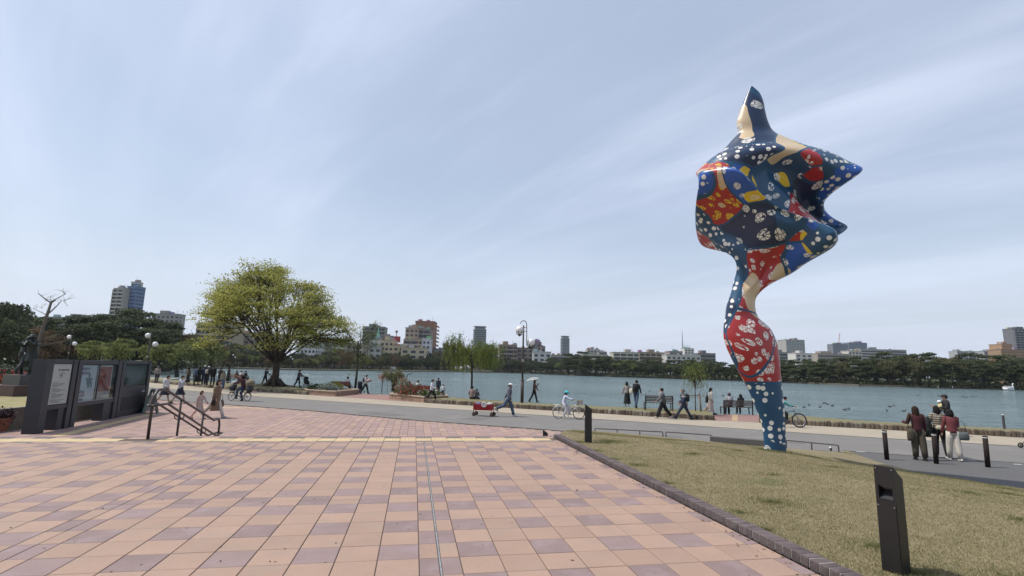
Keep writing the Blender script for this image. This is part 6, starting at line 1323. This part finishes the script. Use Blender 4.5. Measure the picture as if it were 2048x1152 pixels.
for off, sp, hf in ROWS:
    px_ = -55.0 if off < 50 else 9999
    if off == 50: px_ = -55.0
    while px_ < (2120 if off < 50 else 345):
        d_ = itp(SH, px_)+off*random.uniform(.8, 1.25); top_ = itp(TP, px_)+random.uniform(-2, 7); H = (hgt(px_, top_, d_))*hf*random.uniform(.86, 1.05); far_l = px_ < 345
        W = H*random.uniform(.7, 1.0) if not far_l else H*random.uniform(.6, .85)
        step = W*.62/d_*FPX*sp*(.9 if not far_l else .8)
        r = random.random()
        if px_ < 345:
            g_ = 'tall trees beyond the statue and notice boards'
            if 40 < px_ < 135 and off < 25: k_, lb = ('rust', 'reddish brown spring foliage tree beyond the statue') if r < .5 else ('broad', 'dark broadleaf tree among those behind the statue')
            elif px_ < 45: k_, lb = 'broad', 'dark broadleaf tree among those behind the statue'
            else: k_, lb = 'pine', 'dark pine in the tall grove above the notice boards'
        elif px_ < 960:
            g_ = 'trees lining the far shore on the city side'
            k_, lb = ('broad', 'dark evergreen tree in the far shore row below the apartment blocks') if r < .62 else (('olive', 'brownish olive tree in far shore row below the apartment blocks') if r < .85 else ('rust', 'rust tinted tree in far shore row below the apartment blocks'))
            if off < 10 and px_ < 760 and r < .5: k_, lb, H, W = 'willow', 'pale green willow at the far water edge behind the big tree', min(H, 6.5), 6
        elif px_ < 1450: g_ = 'trees of the wooded island'; k_, lb = (('pine', 'dark pine on the wooded far shore below the white and tan blocks') if r < .6 else ('broad', 'rounded evergreen on the wooded far shore below the white and tan blocks')) if r < .9 else ('small', 'light green tree on the wooded far shore below the white and tan blocks')
        else: g_ = 'pines of the nearest island shore'; k_, lb = ('pine', 'dark green pine in the dense grove beyond the sculpture') if r < .85 else ('olive', 'olive brown pine in the dense grove beyond the sculpture')
        plant(k_, atd(px_, d_, .05), max(3, H), W, uniq(SHORT[(k_, px_ >= 345 and px_ < 960, px_ >= 1450)] if (k_, px_ >= 345 and px_ < 960, px_ >= 1450) in SHORT else SHORT[k_], px_, off), g_); px_ += step
# willows on the near left bank and along the park path
for px_, top_, d_, lb in ((188, 688, 78, 'pale willow straight above the middle notice board'), (248, 684, 76, 'pale willow just left of the lamp over the boards'), (318, 686, 72, 'bright green willow between the twin lamp and the crowd'), (356, 688, 80, 'broad drooping willow overhanging the crowd at the water'), (392, 684, 86, 'green willow touching the big tree crown on its outer edge'), (420, 692, 100, 'small willow right above the crowd of visitors')):
    H = hgt(px_, top_, d_); plant('willow', atd(px_, d_, .05), H*random.uniform(.95, 1.12), H*random.uniform(1.2, 1.5), lb, None, 'willow')
# undergrowth on the far banks: low shrubs, one mass
us = []
for i in range(5200):
    px_ = random.uniform(-60, 2120); d_ = itp(SH, px_)+random.uniform(4, 26); p = atd(px_, d_, .1); us.append((p.x, p.y, random.uniform(.1, 1.5)))
us = np.repeat(np.array(us), 9, 0)+rng.normal(size=(5200*9, 3))*[1.0, 1.0, .35]; o = quads('undergrowth', us, rng.uniform(.2, .5, len(us)), M('leaf_under', (.05, .06, .022), .9, isl=.5)); tag(o, 'low dark undergrowth beneath the far shore trees', 'undergrowth', kind='stuff')
# clipped hedges and red flower bed behind statue
bush(atd(14, 33, .58), (2.6, 1.2, .75), 2600, .10, lf_dk, 'flower_bed', 'bed of red flowers behind the statue base', 'flower bed', flowers=(1700, fl_red))
bush(atd(14, 55, .3), (3.0, 1.4, 1.1), 1600, .16, M('leaf_hedge', (.07, .085, .05), .85, isl=.35), 'clipped_shrub', 'rounded clipped shrub far beyond the red flower bed', 'shrub')
bush(atd(35, 58, .3), (2.6, 1.4, 1.0), 1500, .16, MATS['leaf_hedge'], 'clipped_shrub', 'second clipped shrub beside statue legs, farther back', 'shrub')
# pale park road beyond, low
q = MB(); p0, p1 = atd(-60, 62, .1), atd(330, 66, .1); q.add([(p0.x, p0.y, .09), (p1.x, p1.y, .09), (p1.x+1, p1.y+3.5, .09), (p0.x+1, p0.y+4, .09)], [(0, 1, 2, 3)]); struct(q.build('park_road', MATS['far_path']))

# ================================================================ CITY BEYOND
def wallm(c): return M('wall_%02d%02d%02d' % tuple(int(v*99) for v in c), c, .85, var=.06, vs=.08)
win_m = M('window_glass', (.035, .045, .055), .25, isl=.5); win_l = M('window_pale', (.20, .26, .31), .2, isl=.3); dark_r = M('recess_dark', (.06, .058, .055), .8); rail_l = M('balcony_white', (.45, .44, .42), .8)
def block(px0, px1, top, Dd, col, label, style='grid', yaw=0.0, fl=3.1, ww=3.2, depth=14, wm=None, roof=None, nm='building', balc=None, cat='building', bot=None):
    p0, p1 = atd(px0, Dd, 0), atd(px1, Dd, 0); c = (p0+p1)/2; H = hgt((px0+px1)/2, top, Dd); W = (p1-p0).length
    an = math.atan2(p1.y-p0.y, p1.x-p0.x)+yaw; e = empty(nm, c+Vector((-sin(an), cos(an), 0))*depth/2, an, label, cat)
    W = W/(cos(yaw)+abs(sin(yaw))*.3); q = MB(); q.box((0, 0, H/2), (W, depth, H)); q.build('wall', wallm(col), e)
    q = MB(); q.box((0, 0, H+.25), (W+.5, depth+.5, .5)); q.build('roof_edge', wallm(tuple(v*.8 for v in col)), e)
    nf = max(1, int((H-1)/fl)); nc = max(2, int(W/ww)); z_lo = H*.30; pxw = W/Dd*FPX/nc
    tot = nf*nc; sep = tot <= 60 and pxw > 5
    wm = wm or win_m; wq = MB(); faces = [(-depth/2, 1, W, nc)]
    for f_ in range(nf):
        z_ = H-1.1-fl*(f_+.5)+.4
        if z_ < 2.5: continue
        if style == 'strip': b_ = MB(); b_.box((0, -depth/2-.05, z_), (W*.94, .12, fl*.45)); b_.box((W/2+.05, 0, z_), (.12, depth*.9, fl*.45)); b_.build('window_band', wm, e)
        elif style == 'balcony':
            b_ = MB(); b_.box((0, -depth/2-.05, z_+.2), (W*.95, .12, fl*.62)); b_.build('window_band', wm, e)
            b_ = MB(); b_.box((0, -depth/2-.75, z_-fl*.5+.35), (W*.97, 1.4, .95)); b_.build('balcony', balc or wallm(tuple(min(.8, v*1.12) for v in col)), e)
            for k in range(int(W/(ww*1.6))+1): x_ = -W*.475+k*ww*1.6; wq.box((min(x_, W*.47), -depth/2-.6, z_+.2), (.35, 1.2, fl*.9))
        else:
            for k in range(nc):
                x_ = -W/2+(k+.5)*W/nc; b_ = MB() if sep else wq; b_.box((x_, -depth/2-.04, z_), (W/nc*.55, .12, fl*.48))
                if sep: b_.build('window', wm, e)
        if style == 'grid':
            for k in range(max(1, int(depth/ww/1.4))): y_ = -depth/2+(k+.5)*ww*1.4; wq.box((W/2+.04, y_, z_), (.12, ww*.6, fl*.45))
    if wq.v: o = wq.build('window' if style != 'balcony' else 'party_wall', wm if style != 'balcony' else wallm(col), e); o['kind'] = 'stuff'
    for k in range(random.randint(2, 4)):
        bw_ = random.uniform(1.2, 3.2); b_ = MB(); b_.box((random.uniform(-.42, .42)*W, random.uniform(-.35, .2)*depth, H+.5+bw_*.3), (bw_, bw_*.8, bw_*.6)); b_.build('roof_unit', wallm(tuple(v*random.choice((.6, .9, 1.2)) for v in (.4, .4, .4))), e)
    if random.random() < .5: b_ = MB(); x9 = random.uniform(-.4, .4)*W; b_.tube([(x9, 0, H), (x9, 0, H+random.uniform(3, 6))], .1, 4); b_.build('aerial', rail_l, e)
    if roof != 'none':
        rw = W*random.uniform(.18, .35); q = MB(); q.box((random.uniform(-.2, .2)*W, 0, H+1.7), (rw, depth*.5, 2.6)); q.build('roof_plant_room', wallm(tuple(v*.85 for v in col)), e)
        q = MB(); q.tube([(W*.3, 0, H+.4), (W*.3, 0, H+4)], .12, 5); q.build('antenna', rail_l, e)
    return e, c, an, H, W
# left tower, grey with blue side
block(202, 229, 577, 420, (.42, .41, .38), 'grey apartment tower with white balconies on the left skyline', 'balcony', yaw=-.15, depth=7)
block(230, 252, 573, 424, (.14, .22, .38), 'blue faced half of the left apartment tower', 'strip', yaw=-.15, depth=9, wm=M('blue_panel', (.03, .07, .17), .4))
block(238, 252, 564, 430, (.5, .49, .47), 'pale lift tower topping the left grey and blue tower', 'grid', depth=6, roof='none')
block(70, 145, 636, 330, (.30, .29, .27), 'long low grey flat roofed building behind bare tree', 'strip', depth=18)
block(290, 345, 629, 400, (.33, .32, .31), 'grey block with rooftop boxes right of the left tower', 'grid', depth=8)
block(384, 460, 648, 300, (.42, .36, .27), 'tan building half hidden by the great tree crown', 'balcony', depth=12)
block(462, 545, 668, 320, (.30, .28, .26), 'brown grey building behind trunk side of the great tree', 'grid')
block(590, 628, 686, 275, (.66, .67, .68), 'white building with arched windows just right of big trunk', 'grid', fl=2.7, ww=1.9, roof='none')
block(628, 645, 684, 290, (.30, .31, .32), 'narrow grey building beside the arched white one', 'grid', roof='none')
block(646, 690, 686, 345, (.55, .54, .5), 'low cream building with square windows below the thin willow', 'grid', ww=4, roof='none')
block(688, 724, 689, 350, (.5, .48, .42), 'low beige row seen through the thin willow', 'grid', roof='none')
block(720, 765, 655, 430, (.27, .29, .24), 'grey green office tower with glass corner', 'balcony', wm=win_m, depth=16, yaw=.1)
block(727, 780, 673, 405, (.22, .24, .22), 'lower grey green wing in front of the glass cornered tower', 'strip', depth=14, roof='none')
e_, c_, an_, H_, W_ = block(736, 761, 683, 330, (.68, .68, .66), 'white chapel like building with green spire', 'grid', roof='none', fl=4, ww=3.4, nm='chapel', depth=9)
q = MB(); q.tube([(0, 0, H_), (0, 0, H_+2.6)], 1.3, 8); bf_ = q.build('belfry', wallm((.6, .62, .6)), e_); q = MB(); q.tube([(0, 0, H_+2.6), (0, 0, H_+5.2), (0, 0, H_+9.6)], [1.8, .8, .05], 8); q.build('spire', M('copper_green', (.18, .42, .36), .6), bf_)
block(735, 760, 694, 322, (.52, .51, .5), 'grey rendered annex below the green spire', 'grid', fl=3.4, ww=3, roof='none', depth=7)
block(758, 784, 682, 325, (.62, .52, .36), 'sandy block with rows of small windows', 'grid', ww=2.2, depth=12)
block(784, 806, 692, 322, (.58, .48, .33), 'lower sandy block next to the water tank tower', 'grid', depth=12, roof='none')
e = empty('water_tank', atd(790, 400, 0), 0, 'red water tank on a mast between the sandy and brown blocks', 'water tank'); q = MB(); H_ = hgt(790, 674, 400); q.tube([(0, 0, 0), (0, 0, H_-2)], .8, 8); q.build('mast', wallm((.3, .3, .3)), e); q = MB(); q.box((.5, 0, H_-2.2), (4.6, 4, 4.6)); q.build('tank', M('tank_red', (.42, .03, .04), .6), e); q = MB(); q.tube([(-.4, 0, H_), (-.4, 0, H_+4)], .35, 8); q.ball((-.4, 0, H_+4), 1.2, 10, 6); q.build('finial', wallm((.35, .35, .38)), e)
block(826, 864, 644, 400, (.34, .175, .105), 'tall plain red brown slab tower', 'grid', ww=30, depth=16, wm=wallm((.33, .17, .10)), roof='none')
block(806, 834, 657, 375, (.48, .36, .28), 'pinkish beige apartment block, front of brown slab', 'grid', ww=2.9, depth=16, yaw=-.1)
block(833, 858, 660, 378, (.34, .29, .26), 'brown balconied apartment wing against the brown slab', 'balcony', ww=2.5, depth=12, roof='none')
block(804, 842, 680, 345, (.50, .40, .31), 'low beige terrace block at foot of the brown slab', 'balcony', depth=10, roof='none')
block(842, 858, 679, 338, (.74, .75, .76), 'narrow bright white tower before the brown slab', 'grid', ww=6, depth=9, roof='none')
block(800, 850, 697, 315, (.60, .52, .36), 'low cream building peeping over trees below white tower', 'grid', ww=5, roof='none', depth=9)
block(884, 903, 692, 420, (.33, .27, .23), 'small brown rooftop left of the young willow', 'grid')
block(862, 884, 699, 400, (.33, .31, .28), 'low grey roof beside the small brown rooftop', 'grid', roof='none')
def round_tower(px0, px1, top, Dd, col, label, wm=win_m, cap=True):
    p0, p1 = atd(px0, Dd, 0), atd(px1, Dd, 0); c = (p0+p1)/2; H = hgt((px0+px1)/2, top, Dd); W = (p1-p0).length; e = empty('tower_block', c, math.atan2(p1.y-p0.y, p1.x-p0.x), label, 'tower'); pol = [(-.5, -.35), (-.35, -.5), (.35, -.5), (.5, -.35), (.5, .35), (.35, .5), (-.35, .5), (-.5, .35)]
    q = MB(); q.prism([(x*W, y*W) for x, y in pol], 0, H); q.build('wall', wallm(col), e); nf = int(H/3.3)
    for f in range(1, nf): q = MB(); q.prism([(x*W*1.012, y*W*1.012) for x, y in pol], f*3.3, f*3.3+1.9); q.build('window_band', wm, e)
    q = MB()
    for k in range(9): x_ = -.34+k*.085; q.box((x_*W, -.51*W, H/2), (W*.018, W*.03, H*.96))
    q.build('mullion', wallm(col), e)
    if cap: q = MB(); q.prism([(x*W*.8, y*W*.8) for x, y in pol], H, H+3.4); q.prism([(x*W*1.0, y*W*1.0) for x, y in pol], H+3.4, H+4.4); q.build('roof_crown', wallm(tuple(v*.7 for v in col)), e)
round_tower(945, 970, 659, 900, (.24, .26, .28), 'tall grey glass tower above the young willow')
round_tower(1121, 1138, 677, 1150, (.30, .33, .36), 'slim distant tower with pale floor bands right of the lamp')
for i, (x0_, x1_, t_, dd, lb) in enumerate(((968, 986, 692, 420, 'highest step of the dark glass terraced building'), (980, 998, 699, 410, 'middle step of the dark glass terraced building'), (988, 1008, 706, 400, 'lowest step of the dark glass terraced building'))): block(x0_, x1_, t_, dd, (.09, .11, .13), lb, 'strip', wm=win_l, roof='none', depth=12)
block(997, 1034, 691, 380, (.40, .31, .24), 'beige brown apartment block left of street lamp', 'balcony', yaw=.1)
block(1033, 1066, 697, 385, (.30, .25, .21), 'brown middle apartment wing behind the street lamp', 'grid', roof='none')
block(1062, 1082, 686, 395, (.30, .26, .24), 'brown grey apartment wing right of the street lamp', 'grid')
block(1080, 1090, 696, 392, (.36, .31, .28), 'stepped end of the brown apartment wing', 'balcony', roof='none')
block(1066, 1102, 705, 350, (.68, .68, .66), 'white house with small windows right of the lamp globes', 'grid', ww=3.4, roof='none', depth=12)
block(1098, 1180, 712, 420, (.42, .41, .38), 'long low grey roofline under the slim distant tower', 'strip', roof='none', depth=20)
block(1175, 1200, 700, 560, (.50, .45, .44), 'pinkish white apartment block on the mid skyline', 'grid')
block(1198, 1214, 705, 540, (.32, .31, .31), 'grey block joined to the pinkish white one', 'balcony', roof='none')
block(1165, 1216, 710, 480, (.60, .58, .52), 'low cream wall like building before the pinkish block', 'grid', roof='none')
block(1226, 1279, 706, 430, (.52, .50, .44), 'pale apartment block with arcaded balconies beside tan one', 'balcony', ww=3.5)
block(1278, 1330, 706, 445, (.38, .32, .24), 'tan flat roofed block next to pale arcaded one', 'balcony', ww=3)
block(1334, 1402, 711, 430, (.60, .60, .58), 'white arcaded building with dark roof below needle tower', 'grid', ww=3.6, fl=3.6, roof='none', depth=18)
block(1340, 1366, 704, 460, (.34, .30, .28), 'brown upper storeys behind the white arcaded building', 'grid', roof='none')
block(1398, 1432, 708, 450, (.24, .235, .24), 'dark flat block at end of white arcaded building', 'strip')
# needle tower: slender three sided glass tower with a mast
p_ = atd(1366, 2300, 0); k_ = 2300/FPX; e = empty('observation_tower', p_, .3, 'needle thin pale blue glass tower with mast on the horizon', 'tower'); H_ = hgt(1366, 700, 2300)
q = MB(); q.rings([((0, 0, 0), 5.2*k_, 4.5*k_), ((0, 0, H_*.88), 4.6*k_, 4*k_)], 3); q.rings([((0, 0, H_*.88), 4.6*k_, 4*k_), ((1.5*k_, 0, H_*1.08), .9*k_, .8*k_)], 3); q.build('glass_shaft', M('tower_glass', (.10, .22, .30), .3), e)
for i in range(5): q = MB(); q.rings([((0, 0, H_*(.3+.13*i)), 5.25*k_, 4.6*k_), ((0, 0, H_*(.3+.13*i)+2), 5.25*k_, 4.6*k_)], 3); q.build('floor_band', wallm((.4, .46, .5)), e)
q = MB(); zt = hgt(1366, 659, 2300); q.tube([(.6*k_, 0, H_*.95), (.4*k_, 0, (H_+zt)/2), (.4*k_, 0, zt)], [1.6*k_, .9*k_, .3*k_], 8); q.build('mast', wallm((.32, .38, .42)), e)
e_, c_, an_, H_, W_ = block(1370, 1389, 698, 620, (.68, .67, .63), 'white tower house with dark eaves next to the needle tower', 'grid', ww=3, roof='none')
q = MB()
for i in range(3): q.tube([(-W_*.3+i*W_*.3, 0, H_), (-W_*.3+i*W_*.3, 0, H_+5)], .25, 5)
q.build('antenna', wallm((.3, .3, .32)), e_)
# right part
e_, c_, an_, H_, W_ = block(1574, 1614, 681, 700, (.40, .39, .375), 'broad grey office tower to the right of sculpture', 'grid', ww=3.6, fl=3.4, depth=20, yaw=.08, wm=win_l)
block(1554, 1577, 706, 520, (.28, .29, .29), 'dark low block touching the sculpture edge', 'strip')
block(1593, 1626, 708, 480, (.66, .65, .62), 'white low block at foot of the grey office tower', 'grid', ww=4)
block(1637, 1702, 709, 520, (.40, .35, .30), 'long tan low building left of the crane', 'strip', depth=18)
block(1669, 1700, 690, 760, (.20, .22, .25), 'dark glass block under the construction crane', 'strip', wm=win_l)
block(1701, 1738, 687, 780, (.22, .25, .29), 'second dark glass block with roof terrace', 'strip', wm=win_l)
block(1700, 1726, 703, 560, (.60, .56, .50), 'small cream block beneath the second glass block', 'grid', roof='none')
block(1724, 1772, 700, 600, (.42, .43, .42), 'grey slab block with strip windows over the pines', 'strip', yaw=-.05)
block(1773, 1816, 701, 600, (.40, .40, .40), 'pale grey slab, last one before the bare skyline', 'strip', roof='none')
block(1918, 1940, 704, 700, (.42, .43, .44), 'small grey rooftop over pines, far right group', 'grid')
block(1941, 1960, 706, 720, (.5, .5, .5), 'white small rooftop over pines, far right group', 'grid')
block(1972, 2010, 704, 700, (.38, .38, .40), 'low grey rooftop left of orange scaffold', 'strip')
block(2009, 2030, 690, 520, (.46, .29, .17), 'building wrapped in orange scaffold sheeting', 'grid', wm=wallm((.36, .22, .12)))
block(2006, 2060, 701, 500, (.36, .24, .15), 'lower orange clad building in front of dark tower', 'strip', wm=wallm((.27, .17, .1)), roof='none')
block(2036, 2080, 659, 640, (.17, .175, .19), 'dark balconied tower cut by the right edge', 'balcony', balc=wallm((.26, .27, .29)))
# crane
e = empty('construction_crane', atd(1681, 770, 0), .2, 'red and white construction crane over the dark glass block', 'crane'); H_ = hgt(1681, 688, 770); H2 = hgt(1687, 667, 770)
q = MB(); q.tube([(0, 0, 0), (0, 0, H_)], .9, 6); q.build('mast', M('crane_red', (.5, .12, .08), .6), e); q = MB(); q.tube([(0, 0, H_), (4.5, 0, H2)], .7, 4); q.build('jib', M('crane_white', (.5, .35, .33), .6), e); q = MB(); q.box((-2, 0, H_), (4, 2, 2)); q.build('counterweight', wallm((.3, .3, .3)), e)
# ================================================================ SWAN BOAT, JETTY, DUCKS, FAR WALKERS
wh = M('boat_white', (.80, .80, .79), .4); p_ = at(2018, 781.3, -.5); e = empty('swan_boat', p_, facing((.95, -.1)), 'white swan shaped pedal boat near the far pines', 'boat')
q = MB(); q.rings([((0, 0, -.05), .55, 1.2), ((0, 0, .25), .8, 1.6), ((0, 0, .6), .82, 1.62), ((0, -.1, .85), .6, 1.3)], 18); q.build('hull', wh, e, True)
q = MB(); q.tube([(0, 1.35, .6), (0, 1.55, 1.1), (0, 1.35, 1.6), (0, 1.4, 1.95), (0, 1.6, 2.1)], [.26, .17, .14, .15, .17], 10); q.build('neck', wh, e, True); q = MB(); q.tube([(0, 1.72, 2.1), (0, 2.0, 2.0)], [.09, .02], 8); q.build('beak', M('beak_orange', (.6, .25, .05), .5), e)
for s_ in (-1, 1): q = MB(); q.ball((s_*.78, -.2, .75), (.12, 1.1, .5), 12, 8); q.build('wing', wh, e, True)
q = MB(); q.box((0, -.1, 1.35), (1.1, 1.5, .06)); [q.tube([(a, b, .8), (a, b, 1.35)], .03, 5) for a in (-.5, .5) for b in (-.75, .55)]; q.build('canopy', wh, e)
e = empty('jetty', at(1892, 778, -.4), 0, 'small wooden jetty with two posts at foot of island pines', 'jetty'); q = MB(); q.bar(-side*2.6+ZZ*.25, side*2.6+ZZ*.25, 1.2, .15); q.build('deck', wood_dk, e)
for s_ in (-2.2, 2.0): q = MB(); q.tube([side*s_+ZZ*-.3, side*s_+ZZ*.9], .09, 6); q.build('jetty_post', rail_l, e)
dk = M('duck_dark', (.03, .025, .022), .7); q = MB(); q.ball((0, 0, .05), (.09, .19, .08), 10, 6); q.tube([(0, .13, .08), (0, .19, .17), (0, .2, .2)], [.04, .03, .025], 6); q.ball((0, .21, .22), (.035, .05, .035), 8, 5); q.tube([(0, .25, .215), (0, .31, .205)], [.015, .01], 5); q.tube([(0, -.17, .07), (0, -.26, .12)], [.05, .01], 5); dme = q.mesh('duck', dk, True)
for i, (u, v) in enumerate(((1619, 811), (1648, 807), (1655, 809), (1665, 812), (1690, 820), (1698, 819), (1608, 815), (1774, 822), (1780, 814), (1788, 812), (1808, 823), (1926, 794), (1932, 795), (1944, 794), (1951, 793), (1446, 792), (1300, 783), (1640, 815), (1878, 792), (1835, 791))):
    o = link('duck', dme, None, at(u, v, -.5), random.uniform(0, 6)); o.scale = (.8,)*3; tag(o, 'dark duck afloat, one of the scattered flock '+('off the boy on the bicycle' if u < 1720 and u > 1590 else 'before the three women' if u > 1720 else 'behind the benches'), 'duck', 'ducks '+('off the boy' if u < 1720 and u > 1590 else 'before the women' if u > 1720 else 'behind benches'))
for i, (u, c_, lb) in enumerate(((566, (.7, .7, .7), 'tiny far walker in white before the willows past the trunk'), (588, (.65, .65, .68), 'tiny far walker in white just right of big trunk'), (612, (.1, .1, .12), 'tiny dark far walker on the opposite path'), (640, (.7, .68, .66), 'tiny pale far walker under the thin willow'), (664, (.12, .1, .1), 'tiny dark far walker left of the thin willow stem'), (738, (.75, .74, .72), 'tiny white far walker by the pale bank spot'), (757, (.6, .3, .3), 'tiny far walker in red near the pale bank spot'))):
    dd = itp(SH, u)+6; person(atd(u, dd, .06), (1, .1), lb, 1.7, top=c_, bottom=(.03, .03, .04))
q = MB(); q.box((0, 0, 1.2), (3.4, 2, 1.2), 0, .85); q.box((0, 0, .35), (3, 1.6, .7)); o = q.build('kiosk', wallm((.72, .72, .7))); o.location = atd(786, itp(SH, 786)+7, .05); tag(o, 'small white kiosk on the far bank below the sandy buildings', 'kiosk')
# pale footbridge / low wall on the far bank behind the young willow
q = MB(); p0, p1 = atd(925, 330, 0), atd(985, 332, 0); q.bar((p0.x, p0.y, .6), (p1.x, p1.y, .6), .6, .9); o = q.build('bank_wall', wallm((.30, .28, .24))); tag(o, 'long pale low wall at the waterline behind young willow', 'wall')
hz_m = bpy.data.materials.new('haze_air'); hz_m.use_nodes = True; t_ = hz_m.node_tree; t_.nodes.remove(t_.nodes['Principled BSDF']); pv = t_.nodes.new('ShaderNodeVolumePrincipled'); pv.inputs['Color'].default_value = (.80, .88, 1, 1); pv.inputs['Density'].default_value = .0001; pv.inputs['Anisotropy'].default_value = .3
t_.links.new(pv.outputs[0], t_.nodes['Material Output'].inputs['Volume'])
q = MB(); q.box((0, 1350, 118), (5200, 3100, 242)); o = q.build('haze', hz_m); tag(o, 'thin pale haze over the lake and the city', 'haze', kind='stuff')
print('trees', NT[0], 'objects', len(bpy.data.objects))
